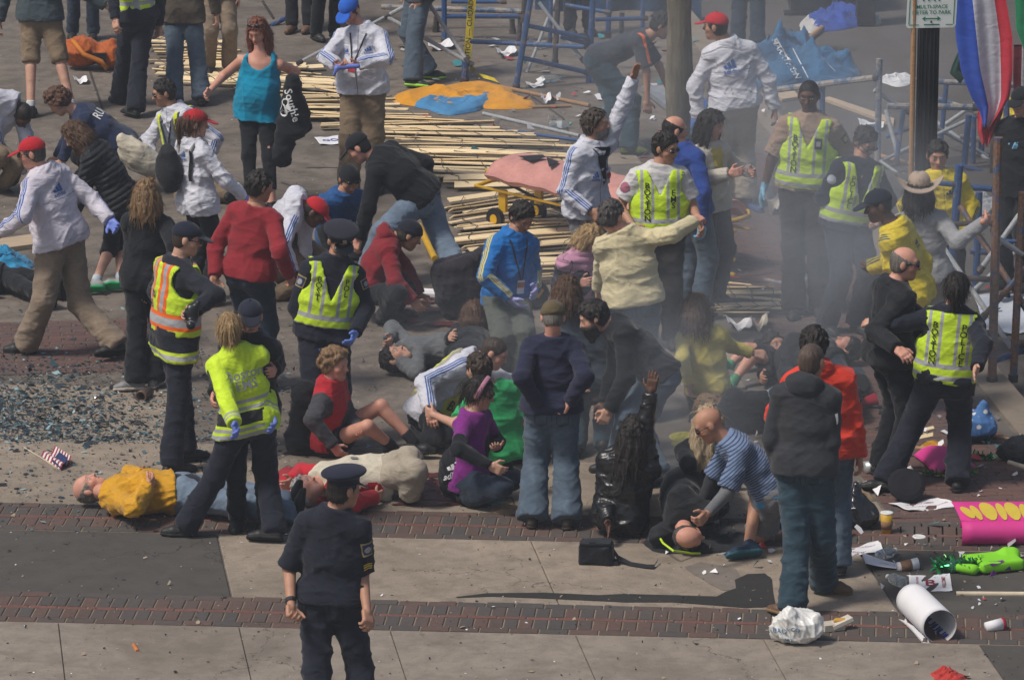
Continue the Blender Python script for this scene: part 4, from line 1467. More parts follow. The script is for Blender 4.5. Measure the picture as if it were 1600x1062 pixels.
def frame(name, label, base, members, group=None):
    """members: (x1, y1, x2, y2, dD1, dD2, radius, material, part name); dD metres behind the base"""
    b = gz(*base)
    D0 = Dof(b)
    root = empty(name, b, label, 'scaffold frame', group)
    for x1, y1, x2, y2, d1, d2, r, m, nm in members:
        r *= 1.22
        p, q = at_D(x1, y1, D0 + d1), at_D(x2, y2, D0 + d2)
        ax = q - p
        pts = [p + ax * t for t in np.linspace(0, 1, 4)]
        mb = MB().tube(pts, r, 9)
        mb.make(nm, m, root, b, smooth=False)
        if r > .018:                                     # couplers where tubes meet
            MB().tube([q - nrm(ax) * .05, q + nrm(ax) * .012], r * 1.28, 9).make('coupler', M_dark, root, b)
    return root
G_SC = 'scaffold frames knocked over along the kerb'
frame('scaffold', 'tilted blue scaffold ladder frame beside the caution tape, left of the tree', (806, 139), [
    (831, -14, 806, 139, 0, 0, .026, M_blue, 'post'), (927, -14, 918, 165, .3, .3, .026, M_blue, 'post'),
    (828, 41, 922, 61, 0, .3, .02, M_blue, 'rung'), (818, 91, 920, 114, 0, .3, .02, M_blue, 'rung'), (876, 58, 921, 69, .2, .3, .018, M_blue, 'rung'),
    (736, 65, 921, 74, 1.0, .3, .02, M_blue, 'rung'), (872, 0, 867, 100, .5, .5, .024, M_dark, 'post'), (861, 0, 859, 66, .9, .9, .018, M_blue, 'post'),
    (884, 8, 953, 20, 1.0, .8, .018, M_blue, 'rung'), (930, 31, 1010, 29, .4, .6, .018, M_blue, 'rung'), (926, 138, 985, 139, .3, .2, .018, M_blue, 'rung'),
    (930, 120, 929, 158, .3, .3, .02, M_blue, 'post'), (842, 4, 912, 96, .5, .4, .016, M_galv, 'brace'), (930, 70, 1000, 64, .5, .6, .018, M_blue, 'rung'), (952, -8, 950, 58, 1.0, 1.0, .024, M_blue, 'post'), (972, 20, 968, 90, .7, .7, .022, M_dark, 'post'), (1005, 0, 1003, 60, .9, .9, .02, M_blue, 'post')], G_SC)
frame('scaffold', 'low weathered scaffold rails behind the man in a blue cap', (694, 67), [
    (694, -12, 694, 67, 0, 0, .024, M_blue, 'post'), (697, 26, 817, 26, 0, .1, .02, M_blue, 'rung'), (596, 11, 822, 18, .3, .1, .024, M_blueworn, 'rail'),
    (705, 3, 790, 3, .2, .2, .018, M_blue, 'rung'), (821, -10, 818, 33, .1, .1, .028, M_dark, 'post'), (682, 26, 681, 48, .6, .6, .026, M_dark, 'post'),
    (800, 30, 801, 52, .5, .5, .024, M_dark, 'post'), (813, 22, 811, 66, .1, .1, .02, M_dark, 'post'), (640, -2, 790, -4, .7, .8, .018, M_blue, 'rung')], G_SC)
frame('scaffold_crossing', 'crossed grey scaffold braces joined at a short blue post under the caution tape', (727, 129), [
    (727, 97, 726, 129, 0, 0, .03, M_blue, 'post'), (605, 27, 738, 101, .2, 0, .018, M_galv, 'brace'), (665, -2, 731, 97, .3, 0, .018, M_galv, 'brace'),
    (662, -6, 602, 27, .3, .2, .018, M_galv, 'brace'), (602, 27, 466, 99, .2, -.5, .016, M_galv, 'brace')], G_SC)
frame('scaffold_crossing', 'thin leaning steel brace, reddish at its foot, against the tilted blue frame', (823, 114), [(870, -6, 823, 114, .4, 0, .014, M_galv, 'brace')], G_SC)
frame('scaffold_crossing', 'blue scaffold tube behind the red haired woman', (423, 41), [(423, 41, 458, 22, 0, .2, .022, M_blue, 'tube'), (410, 2, 428, 30, .2, .1, .012, M_dark, 'strut')], G_SC)
frame('scaffold', 'worn blue scaffold frame standing behind the officer in tan', (1371, 262), [
    (1374, 92, 1371, 262, 0, 0, .026, M_blueworn, 'post'), (1200, 142, 1373, 121, .9, 0, .026, M_blueworn, 'rail'), (1285, 134, 1284, 250, .5, .5, .024, M_blue, 'post'),
    (1366, 141, 1420, 176, 0, .1, .018, M_galv, 'brace'), (1418, 174, 1549, 248, .1, .5, .016, M_galv, 'brace'), (1376, 252, 1528, 180, 0, .3, .016, M_galv, 'brace'),
    (1373, 250, 1404, 272, 0, -.2, .014, M_galv, 'brace'), (1374, 196, 1340, 200, 0, .2, .018, M_blue, 'rung')], G_SC)
frame('scaffold', 'blue scaffold bay between the black sign post and the hanging tricolour flag', (1455, 270), [
    (1386, 166, 1527, 168, 0, .1, .026, M_blueworn, 'rail'), (1452, 127, 1596, 134, .6, .6, .022, M_blueworn, 'rail'), (1412, 170, 1400, 256, .1, 0, .02, M_blue, 'post'),
    (1479, 130, 1466, 262, .6, .6, .02, M_blue, 'post'), (1462, 168, 1458, 220, .3, .3, .018, M_blue, 'post'), (1514, 180, 1505, 272, .2, .2, .026, M_blue, 'post'), (1522, 182, 1520, 270, .4, .4, .02, M_blue, 'post'),
    (1555, 190, 1552, 300, 0, 0, .034, M_dark, 'post'), (1500, 258, 1560, 276, .1, .1, .018, M_blue, 'rung')], G_SC)
frame('scaffold', 'tangle of blue grey scaffold tubes lying against the frames right of the sign post', (1500, 250), [
    (1462, 190, 1560, 262, .4, 0, .018, M_galv, 'brace'), (1452, 212, 1542, 150, .5, .5, .018, M_galv, 'brace'), (1440, 146, 1600, 200, .8, .5, .02, M_blueworn, 'tube'), (1538, 150, 1532, 262, .3, .2, .024, M_blue, 'post'),
    (1572, 140, 1574, 275, .3, .2, .026, M_blue, 'post'), (1500, 214, 1602, 226, .2, .2, .022, M_blueworn, 'rail'), (1384, 214, 1420, 200, .3, .3, .018, M_blue, 'tube'), (1384, 172, 1408, 262, .4, .1, .018, M_galv, 'brace')], G_SC)
frame('scaffold', 'low blue tubes crossing behind the grey sweatshirt and its stretched arm', (1580, 470), [
    (1510, 292, 1604, 300, .4, .4, .022, M_blue, 'rail'), (1516, 392, 1604, 398, .3, .3, .022, M_blue, 'rail'), (1530, 300, 1524, 470, .3, .3, .026, M_blue, 'post'), (1604, 262, 1512, 372, .4, .4, .018, M_galv, 'brace'), (1574, 292, 1572, 466, .1, .1, .024, M_rust, 'post'), (1520, 455, 1604, 380, .2, .2, .018, M_galv, 'brace')], G_SC)
frame('scaffold', 'tall rusty blue scaffold frame at the kerb, gripped by the man in a cowboy hat', (1550, 598), [
    (1560, 215, 1550, 598, 0, 0, .03, M_rust, 'post'), (1598, 300, 1583, 594, .1, .1, .026, M_rust, 'post'), (1499, 258, 1486, 434, .9, .9, .028, M_blue, 'post'),
    (1484, 350, 1552, 348, .9, 0, .018, M_dark, 'rung'), (1456, 412, 1488, 416, 1.0, .9, .02, M_blue, 'rung'), (1512, 435, 1556, 437, .6, 0, .02, M_dark, 'rung'), (1466, 286, 1498, 289, .9, .9, .018, M_blue, 'rung'),
    (1500, 322, 1604, 482, .6, .1, .02, M_rust, 'brace'), (1604, 418, 1534, 498, .2, .1, .02, M_rust, 'brace'), (1604, 320, 1530, 424, .5, .3, .018, M_galv, 'brace'), (1468, 378, 1586, 552, .9, .1, .018, M_galv, 'brace'),
    (1559, 372, 1604, 402, 0, .1, .018, M_galv, 'brace'), (1548, 566, 1604, 546, 0, .2, .018, M_blue, 'rung'), (1584, 536, 1604, 538, .1, .1, .02, M_rust, 'rung'), (1556, 376, 1604, 378, .3, .3, .014, M_blue, 'rung')], G_SC)

# boards and poles lying about
def rod(name, label, cat, p0, p1, r, mat, z=None, group=None, n=10, d=None):
    a, b = gz(*p0), gz(*p1)
    if d: a, b = at_D(*p0, Dof(a) + d[0]), at_D(*p1, Dof(b) + d[1])
    else: a, b = a + UPW * (z or r), b + UPW * (z or r)
    m = MB().tube([a, (a + b) / 2, b], r, n)
    c = (a + b) / 2
    return m.make(name, mat, None, c, label=label, cat=cat, group=group)
rod('wooden_pole', 'long reddish wooden pole lying behind the orange and blue flag', 'pole', (775, 137), (921, 168), .02, M_pole)
rod('wooden_pole', 'short flag stick sticking out of the orange cloth', 'pole', (825, 170), (892, 168), .016, M_pole)
rod('steel_tube', 'thin grey blue tube lying right of the broken slat fence', 'tube', (755, 180), (905, 215), .018, M_galv)
rod('steel_tube', 'blue tube on the ground at the edge of the slat fence', 'tube', (790, 206), (905, 222), .016, M_blue)
rod('steel_tube', 'bluish tube lying behind the officers, across the brick paving', 'tube', (1195, 440), (1270, 456), .018, M_blueworn)
rod('steel_tube', 'blue tube on the ground right of the stretcher', 'tube', (1112, 300), (1190, 335), .03, M_blue)
rod('steel_tube', 'grey tube lying aslant beside the crouching woman in cream', 'tube', (1120, 282), (1190, 330), .016, M_galv)
rod('wooden_pole', 'orange brown pole lying behind the police officers', 'pole', (1372, 246), (1432, 262), .022, M_pole)
rod('wooden_stick', 'pale wooden stick at the lower right beside the green foam hand', 'stick', (1494, 931), (1640, 932), .018, plain('pale_dowel', (.6, .5, .36), .7))
rod('wooden_stick', 'thin wooden stake under the policewoman', 'stick', (1410, 701), (1456, 705), .016, M_pole)
rod('wooden_stick', 'brown stake lying right of the blue pillow bag', 'stick', (1540, 683), (1606, 693), .014, M_pole)
rod('wooden_stick', 'pale stick end across the black bag at the right edge', 'stick', (1576, 722), (1610, 732), .018, plain('pale_dowel', (.6, .5, .36), .7), d=(-.3, -.3))
rod('wooden_pole', 'tall pale wooden pole leaning on the black sign post', 'pole', (1424, 335), (1427, 42), .024, M_pole, d=(0, 0)) if False else None

def board(name, label, cat, pts, th, mat, group=None, lifts=None):
    g = [gz(*p) + UPW * (th + (lifts[i] if lifts else .004)) for i, p in enumerate(pts)]
    c = np.mean(g, axis=0)
    n = len(g)
    m = MB().add(g + [q - UPW * th for q in g], [list(range(n)), [n + i for i in range(n)][::-1]] + [[i, (i + 1) % n, (i + 1) % n + n, i + n] for i in range(n)])
    return m.make(name, mat, None, c, label=label, cat=cat, group=group)
board('plywood_board', 'long pale board lying in the street behind the tan shirted officer', 'board', [(1284, 158), (1296, 156), (1397, 190), (1396, 199)], .03, M_board)
board('plywood_board', 'weathered board leaning on the ground at the far left edge', 'board', [(0, 380), (70, 370), (72, 386), (0, 396)], .04, M_board)
board('plywood_board', 'pale board piece behind the white jacketed shoulder, under the blue banner', 'board', [(1205, 148), (1240, 146), (1250, 156), (1222, 160)], .03, M_board)
for k, pts in enumerate(([(1420, 677), (1458, 668), (1460, 672), (1422, 682)], [(1422, 686), (1458, 678), (1458, 684), (1424, 691)], [(1425, 671), (1450, 677), (1450, 681), (1424, 676)])):
    board('wood_slat', ['broken slat splinter, topmost by the policewoman', 'broken slat splinter, lowest of three by the policewoman', 'short crossed slat splinter by the policewoman'][k], 'slat', pts, .012, M_slat, 'splintered slats')

# the snow fence: slats wired together, lying in a crumpled mat
def slat_fence(label, rows, seed):
    rnd = random.Random(seed)
    b = gz(rows[0][1], rows[0][0])
    root = empty('snow_fence', b, label, 'fence', 'slat fences lying flat')
    wires = [[], [], [], []]
    for y, cx, ln, ang in rows:
        if rnd.random() < .07: continue
        ang += rnd.gauss(0, .55) + (rnd.uniform(-7, 7) if rnd.random() < .09 else 0) + 1.2 * math.sin(y * .11)
        s = math.tan(RAD(ang))
        x0, x1 = cx - ln / 2 + rnd.gauss(0, 7), cx + ln / 2 * (.62 if rnd.random() < .06 else 1) + rnd.gauss(0, 7)
        z0 = .03 + rnd.uniform(0, .018) + .03 * max(0, math.sin(y * .09))
        p, q = gz(x0, y - s * ln / 2) + UPW * z0, gz(x1, y + s * ln / 2) + UPW * (z0 + rnd.uniform(-.015, .03))
        d = q - p
        L = np.linalg.norm(d); d = d / L
        tl = RAD(rnd.uniform(2, 30)) * (1 if rnd.random() < .8 else -1)
        side = nrm(np.cross(UPW, d)); w = side * math.cos(tl) - UPW * math.sin(tl) * 1
        w = -w if w[1] > 0 else w
        nn = nrm(np.cross(d, w)); nn = nn if nn[2] > 0 else -nn
        m = MB(); hw = rnd.uniform(.032, .052)
        k = 5
        bow = rnd.uniform(-.012, .02)
        vs = []
        for i in range(k):
            t = i / (k - 1)
            c = p + d * L * t + UPW * bow * 4 * t * (1 - t)
            vs += [c - w * hw, c + w * hw, c + w * hw - nn * .011, c - w * hw - nn * .011]
        fs = [[i * 4 + j, i * 4 + (j + 1) % 4, i * 4 + 4 + (j + 1) % 4, i * 4 + 4 + j] for i in range(k - 1) for j in range(4)] + [[3, 2, 1, 0], [k * 4 - 4, k * 4 - 3, k * 4 - 2, k * 4 - 1]]
        m.add(vs, fs)
        o = m.make('slat', M_slat, root, b)
        for i, t in enumerate((.12, .38, .62, .88)):
            wires[i].append(p + d * L * t + UPW * .016)
    for wl in wires:
        MB().tube(wl, .0035, 5).make('wire', M_dark, root, b)
    return root
def rows_from(cp, y0, y1, step, jit=1.0, seed=1):
    rnd = random.Random(seed)
    out = []
    y = y0
    ys = [c[0] for c in cp]
    while y <= y1:
        out.append((y + rnd.uniform(-.8, .8) * jit, np.interp(y, ys, [c[1] for c in cp]) + rnd.uniform(-5, 5) * jit, np.interp(y, ys, [c[2] for c in cp]) * rnd.uniform(.93, 1.05), np.interp(y, ys, [c[3] for c in cp]) + rnd.uniform(-1.2, 1.2) * jit))
        y += step(y) if callable(step) else step
    return out
slat_fence('long mat of broken pale fence slats curling from the red haired woman to the stretcher', rows_from(
    [(96, 330, 120, 3), (112, 400, 190, 3), (130, 440, 210, 2), (160, 480, 210, 1), (185, 560, 240, 1), (205, 650, 260, 1), (225, 740, 270, 2), (250, 770, 260, 2), (275, 785, 230, 1), (300, 795, 190, 0)], 96, 300, lambda y: 2.7 + (y - 96) * .008, 1.0, 4), 3)
slat_fence('fanned out fence slats in front of the stretcher, pale wood', rows_from([(318, 800, 195, -8), (345, 800, 200, -6), (375, 806, 190, -4), (405, 815, 170, -2), (445, 835, 150, -1)], 310, 448, 5.0, 1.2, 8), 5)
slat_fence('small bundle of fence slats by the crouching woman in yellow', rows_from([(452, 1150, 105, 2), (470, 1165, 130, 0), (497, 1160, 120, 1)], 452, 498, 5, 1.1, 9), 6)
slat_fence('fence slats lying behind the man in a brown jacket and jeans', rows_from([(70, 300, 120, 2), (90, 310, 130, 2)], 66, 94, 5.5, 1.0, 10), 7)
slat_fence('fence slats lying between the kneeling man in the reflective bib and the far jeans', rows_from([(100, 285, 110, 2), (140, 330, 120, 4)], 100, 140, 6, 1.0, 12), 8)

# tree trunk
def bark():
    N = NT('bark')
    v = N.coord('Object', scale=(9, 9, 1.6))
    f = N.noise(1.6, 6, .7, .7, v)
    col = N.ramp(f, (.25, (.05, .045, .032)), (.5, (.15, .13, .09)), (.75, (.25, .22, .15)))
    return N.set(color=col, rough=.95, normal=N.bump(f, .9, .02))
tb = gz(1056, 318)
tr = empty('tree', tb, 'slim street tree trunk with olive grey bark, between the bending man and the red cap', 'tree')
tp = [tb + np.array([.0 + .02 * math.sin(z * 1.3), .02 * math.cos(z * 1.7), z]) for z in np.linspace(-.05, 6.2, 22)]
trm = MB().tube(tp, [.125 - .008 * i / 2 * .35 + .012 * math.sin(i * 1.9) + (.05 if i == 0 else 0) for i in range(22)], 16)
trm.make('trunk', bark(), tr, tb, smooth=True)
rnd = random.Random(3)
lf = MB()
for k in range(7):
    a = k * .9 + .3
    p0 = tb + np.array([0, 0, 4.3 + .28 * k])
    d = np.array([math.cos(a), math.sin(a), .9])
    pts = [p0 + d * t + UPW * .2 * t * t for t in np.linspace(0, 2.0, 6)]
    MB().tube(pts, [.05, .04, .03, .024, .016, .008], 7).make('limb', bat if False else bpy.data.materials['bark'], tr, tb, smooth=True)
    for _ in range(60):
        q = pts[rnd.randrange(2, 6)] + np.array([rnd.gauss(0, .35) for _ in range(3)])
        u = nrm([rnd.gauss(0, 1) for _ in range(3)]); w = nrm(np.cross(u, [rnd.gauss(0, 1) for _ in range(3)]))
        lf.add([q, q + u * .03 + w * .015, q + u * .07, q + u * .03 - w * .015], [[0, 1, 2, 3]])
lf.make('crown', plain('spring_leaf', (.09, .12, .04), .7), tr, tb)

# black post with the parking sign
pb = gz(1441, 515)
D_S = Dof(pb)
ps = empty('sign_post', pb, 'thick black street post in front of the yellow jacketed man', 'post')
ztop = at_D(1441, -160, D_S)[2]
M_post = plain('black_post_paint', (.014, .014, .016), .45, var=.3, spec=.4)
MB().tube([pb + UPW * z for z in np.linspace(0, ztop, 5)], .082, 20).make('post', M_post, ps, pb, smooth=True)
m = MB()
for k in range(16):
    a = 2 * math.pi * k / 16
    o_ = np.array([math.cos(a), math.sin(a), 0]) * .083
    m.tube([pb + o_ + UPW * .5, pb + o_ + UPW * ztop], .009, 5)
m.make('fluting', M_post, ps, pb, smooth=True)
MB().lathe(pb, UPW, [(.17, 0), (.17, .06), (.13, .12), (.1, .3), (.09, .5)], 20).make('base', M_post, ps, pb, smooth=True)
c = at_D(1456.5, 6, D_S - .115)
sg = empty('parking_sign', c, 'white PAY parking sign with green lettering and a double arrow', 'sign')
sw, sh_ = .205, .20
ux = nrm(RC * .995 + FC * .1); uz = nrm(UPW + ux * .035); un = -np.cross(ux, uz)
un = un if float(un @ FC) < 0 else -un
m = MB()
rr = .028
out = []
for cx, cy, a0 in ((sw - rr, sh_ - rr, 0), (-sw + rr, sh_ - rr, 90), (-sw + rr, -sh_ + rr, 180), (sw - rr, -sh_ + rr, 270)):
    for k in range(5):
        a = RAD(a0 + 22.5 * k); out.append((cx + rr * math.cos(a), cy + rr * math.sin(a)))
f_ = [c + ux * x + uz * y for x, y in out]
n = len(out)
m.add(f_ + [q - un * .004 for q in f_], [list(range(n)), [n + i for i in range(n)][::-1]] + [[i, (i + 1) % n, (i + 1) % n + n, i + n] for i in range(n)])
m.make('plate', plain('sign_white', (.74, .76, .72), .4, var=.04), sg, c)
M_green = plain('sign_green', (.01, .2, .1), .5, var=.1)
cf = c + un * .0035
m = MB()
for (x0, y0, x1, y1) in ((-sw + .018, -sh_ + .03, -sw + .025, sh_ - .03), (sw - .025, -sh_ + .03, sw - .018, sh_ - .03), (-sw + .025, -sh_ + .022, -.1, -sh_ + .029), (-.06, -sh_ + .022, .07, -sh_ + .032), (.12, -sh_ + .022, sw - .025, -sh_ + .029), (-sw + .03, sh_ - .026, sw - .03, sh_ - .019)):
    m.add([cf + ux * a + uz * b for a, b in ((x0, y0), (x1, y0), (x1, y1), (x0, y1))], [[0, 1, 2, 3]])
m.make('border', M_green, sg, c)
ar = MB()
ar.add([cf + ux * a + uz * b for a, b in ((-.05, -.128), (.05, -.128), (.05, -.118), (-.05, -.118))], [[0, 1, 2, 3]])
for s in (-1, 1):
    ar.add([cf + ux * a + uz * b for a, b in ((s * .05, -.142), (s * .078, -.123), (s * .05, -.104))], [[0, 1, 2]])
ar.make('arrow', M_green, sg, c)
for t, y, sz in (('PAY', .05, .07), ('MULTI-SPACE', -.026, .032), ('METER TO PARK', -.073, .032)):
    flat_text(t, 'lettering', cf + uz * y, ux, uz, sz, M_green, sg, org=c)
MB().tube([c + un * .004 + uz * (-sh_ + .05), c + un * .011 + uz * (-sh_ + .05)], .009, 8).make('bolt', M_dark, sg, c)
MB().tube([c + un * .004 + uz * (sh_ - .05), c + un * .011 + uz * (sh_ - .05)], .009, 8).make('bolt', M_dark, sg, c)
a, b = at_D(1420, 470, D_S - .05), at_D(1429, -20, D_S - .12)
MB().tube([a, (a + b) / 2, b], .022, 10).make('wooden_pole', M_pole, None, (a + b) / 2, label='tall pale wooden pole leaning against the black sign post', cat='pole')

# hanging flags
def fold_sheet(P0, ux_, uz_, W, H, fn, nu=26, nv=30):
    nn = nrm(np.cross(ux_, uz_))
    return lambda u, v: P0 + ux_ * (W * u) + uz_ * (-H * v) + nn * fn(u, v)
D_F = Dof(gz(1545, 470))
def hang_flag(name, label, outline, cols, depth, seed, D, par=None):
    """outline: rows of (y, x left, x right) in the photograph, at distance D; vertical stripes given as (upto, colour)"""
    ys = [r[0] for r in outline]
    def fn(u, v):
        y = ys[0] + (ys[-1] - ys[0]) * v
        xl, xr = np.interp(y, ys, [r[1] for r in outline]), np.interp(y, ys, [r[2] for r in outline])
        d = depth * (math.sin(u * 9 + seed + v * 1.5) * .6 + math.sin(u * 21 + seed * 2 + v * 3) * .25) * (.4 + .6 * v)
        return at_D(xl + (xr - xl) * u, y + 4 * math.sin(u * 9 + seed) * v, D + d)
    c = fn(.5, .5)
    m = MB(); m.sheet(fn, 36, 28, .004)
    k = 0
    nu, nv = 36, 28
    for i, f in enumerate(m.f):
        us = np.mean([((q % ((nu + 1) * (nv + 1))) // (nv + 1)) / nu for q in f])
        m.m[i] = next(j for j, (e, _) in enumerate(cols) if us <= e)
    return m.make(name, [cloth('flag_nylon', cc, .6, wr=.3) for _, cc in cols], None, c, smooth=True, label=label, cat='flag')
hang_flag('flag', 'hanging blue, white and red striped flag at the upper right', [(-60, 1484, 1556), (0, 1490, 1572), (60, 1494, 1582), (110, 1502, 1582), (150, 1518, 1578), (172, 1532, 1566), (198, 1537, 1547)],
          [(.36, (.03, .08, .42)), (.78, (.62, .6, .66)), (1.0, (.5, .03, .05))], .06, 1.0, D_F)
hang_flag('flag', 'red flag end hanging below the white stripe of the tricolour', [(140, 1533, 1572), (180, 1527, 1566), (205, 1528, 1556), (226, 1536, 1546)], [(1.0, (.5, .035, .05))], .05, 2.2, D_F + .05)
hang_flag('flag', 'green flag hanging at the upper right corner', [(-60, 1588, 1660), (0, 1586, 1655), (45, 1588, 1650), (75, 1600, 1640)], [(1.0, (.02, .2, .09))], .05, .4, D_F - .2)
hang_flag('flag', 'dark green flag drooping behind the blue stripe of the tricolour', [(75, 1500, 1515), (100, 1488, 1518), (112, 1484, 1520), (126, 1500, 1520)], [(1.0, (.012, .05, .035))], .04, 1.4, D_F + .5)
hang_flag('flag', 'maroon cloth hanging at the right edge', [(70, 1584, 1640), (120, 1583, 1640), (200, 1586, 1640)], [(1.0, (.2, .03, .045))], .05, 1.9, D_F + .3)
for (x, lab) in ((1530, 'thin pole above the frame that holds the tricolour flag'), (1620, 'thin pole above the frame that holds the green flag')):
    a, b = at_D(x - 30, -58, D_F), at_D(x + 75, -130, D_F)
    p2 = at_D(x + 75, 560, D_F)
    MB().tube([np.array([b[0], b[1], 0]), b, a], .016, 8).make('flag_pole', M_galv, None, b, label=lab, cat='pole')

# crumpled cloths on the ground
def crumple(name, label, cat, pts_outline, height, mats, seed, group=None, n=44, lift=.01, split=None, base=None):
    """a heap of cloth over the ground patch inside an outline (pixels)"""
    g = [gz(*p) for p in pts_outline]
    c = np.mean(g, axis=0)
    rnd = np.random.default_rng(seed)
    rel = [q - c for q in g]
    an = np.array([math.atan2(q[1], q[0]) for q in rel]); rd = np.array([np.linalg.norm(q[:2]) for q in rel])
    o = np.argsort(an); an, rd = an[o], rd[o]
    an = np.concatenate([[an[-1] - 2 * math.pi], an, [an[0] + 2 * math.pi]]); rd = np.concatenate([[rd[-1]], rd, [rd[0]]])
    m = MB(); nr = 24; n = 72
    vs = [c + UPW * height]; fs = []; mi = []
    sz = float(np.mean([np.linalg.norm(q[:2]) for q in rel]))
    ks = rnd.normal(size=(9, 2)) * np.array([3.2] * 4 + [8] * 5)[:, None] / sz; ph = rnd.uniform(0, 6.28, 9)
    def hgt(q, r):
        w_ = .5 * math.sin(ks[0] @ q + ph[8])
        f = sum((1 - abs(math.sin((ks[i] @ q) * .5 + ph[i] + w_))) ** 3 * (1.0 if i < 4 else .42) for i in range(9)) / 2.6
        return lift + height * ((1 - r ** 2.4) * (.12 + .75 * f) + .22 * f * (1 - r ** 8))
    for i in range(1, nr + 1):
        for j in range(n):
            a = 2 * math.pi * j / n - math.pi
            R_ = np.interp(a, an, rd) * (1 + .03 * math.sin(a * 7 + seed))
            q = np.array([math.cos(a), math.sin(a)]) * R_ * i / nr
            vs.append(c + np.array([q[0], q[1], hgt(q, i / nr) if i < nr else .004]))
    vs[0] = c + UPW * hgt(np.zeros(2), 0)
    for j in range(n):
        fs.append([0, 1 + j, 1 + (j + 1) % n])
        for i in range(nr - 1):
            a, b = 1 + i * n + j, 1 + i * n + (j + 1) % n
            fs.append([a, a + n, b + n, b])
    m.add(vs, fs)
    if split:
        for i, f in enumerate(m.f):
            q = np.mean([np.array(m.v[k]) for k in f], axis=0) - c
            m.m[i] = split(q)
    return m.make(name, mats, None, c, smooth=True, label=label, cat=cat, group=group)
M_orange = cloth('orange_nylon', (.62, .27, .015), .6, wr=.5)
M_skyb = cloth('sky_blue_nylon', (.06, .22, .42), .6, wr=.5)
crumple('flag', 'orange half of a crumpled flag on the pavement by the caution tape', 'flag', [(612, 152), (640, 146), (690, 140), (735, 133), (765, 134), (800, 152), (835, 165), (835, 171), (790, 172), (740, 168), (700, 170), (650, 168), (618, 160)], .11, [M_orange], 4, lift=.03)
crumple('flag', 'blue half of the crumpled flag, lying in front of its orange half', 'flag', [(648, 166), (690, 156), (730, 147), (757, 146), (764, 157), (752, 171), (705, 181), (670, 173)], .12, [M_skyb], 9, lift=.03)
FLG = [cloth('flag_blue', (.03, .07, .32), .6), cloth('flag_white', (.5, .48, .46), .6), cloth('flag_red', (.42, .04, .05), .6)]
crumple('flag', 'crumpled red, white and blue flag lying in the street at the top', 'flag', [(1252, 44), (1275, 32), (1295, 20), (1325, 12), (1348, 18), (1350, 38), (1320, 46), (1290, 50), (1262, 54)], .2, FLG, 6,
        split=lambda q: 2 if q[0] < -.55 else 1 if q[0] < -.28 else 0)
rod('flag_stick', 'wooden handle sticking out of the crumpled flag in the street', 'stick', (1259, 69), (1284, 48), .03, M_pole)
crumple('cloth_banner', 'crumpled blue marathon banner draped over the scaffold rail', 'banner', [(1198, 100), (1206, 66), (1240, 82), (1275, 96), (1305, 106), (1340, 124), (1325, 130), (1260, 132), (1205, 140)], .5,
        [cloth('banner_blue', (.035, .12, .24), .6, wr=.8)], 12, lift=.03)
bo = [o for o in bpy.data.objects if o.name.startswith('cloth_banner')][0]
def print_on(ob, fn, name, mat, polys_or_text, scale=1.0):
    bv_ = BVHTree.FromPolygons([tuple(np.array(v.co) + np.array(ob.location)) for v in ob.data.vertices], [list(p.vertices) for p in ob.data.polygons])
    vs, fs = TEXTS[polys_or_text] if isinstance(polys_or_text, str) else polys_or_text
    P_ = []
    for x, y in vs:
        d = ray(*fn(x, y)); h_ = bv_.ray_cast(Vector(CPOS), Vector(d))
        P_.append((np.array(h_[0]) if h_[0] is not None else at_D(*fn(x, y), Dof(ob.location))) - d * .006 - np.array(ob.location))
    me = bpy.data.meshes.new(name); me.from_pydata([tuple(q) for q in P_], [], [list(f) for f in fs]); me.materials.append(mat); me.update()
    o2 = bpy.data.objects.new(name, me); COL.objects.link(o2); o2.parent = ob
    return o2
print_on(bo, lambda x, y: (1228 + 7 * x + 14 * y, 92 + 11 * x - 3 * y), 'lettering', M_wprint, 'MARATHON')
for (x0, y0, x1, y1) in ((1212, 60, 1245, 118), (1238, 76, 1262, 122), (1285, 92, 1305, 112)):
    dx_, dy_ = (y1 - y0) * .03, -(x1 - x0) * .03
    n_ = 8
    vs = [(x0 + (x1 - x0) * i / n_, y0 + (y1 - y0) * i / n_) for i in range(n_ + 1)] + [(x0 + dx_ + (x1 - x0) * i / n_, y0 + dy_ + (y1 - y0) * i / n_) for i in range(n_ + 1)]
    print_on(bo, lambda x, y: (x, y), 'stripe_print', M_wprint, (vs, [[i, i + 1, i + n_ + 2, i + n_ + 1] for i in range(n_)]))

# caution tape
a = Dof(gz(732, 112))
tp = [(739, -14, .25), (736, 20, .22), (733, 60, .2), (729, 92, .1), (737, 104, .0), (741, 118, .0), (752, 124, 0), (764, 127, 0), (776, 131, -.2)]
m = MB(); L_, R_ = [], []
for i, (x, y, d) in enumerate(tp):
    if i < 6:
        w = 6.2 if i < 4 else 4
        L_.append(at_D(x - w, y, a + d)); R_.append(at_D(x + w, y + 1, a + d + (.03 if i % 2 else -.03)))
    else:
        q = gz(x, y) + UPW * .02
        L_.append(q + np.array([-.02, .06, .03])); R_.append(q + np.array([.02, -.06, .0]))
n = len(tp)
m.add(L_ + R_, [[i, i + n, i + n + 1, i + 1] for i in range(n - 1)])
c = L_[3]
ct = empty('caution_tape', c, 'yellow caution tape hanging from the scaffold to the ground', 'tape')
m.make('tape', plain('caution_yellow', (.55, .42, .02), .5, var=.1), ct, c)
flat_text('CAUTION — CUIDADO', 'lettering', at_D(733.2, 50, a + .12), nrm(UPW * 1 + RC * .07), nrm(-RC + UPW * .07), .055, M_ink, ct, org=c)

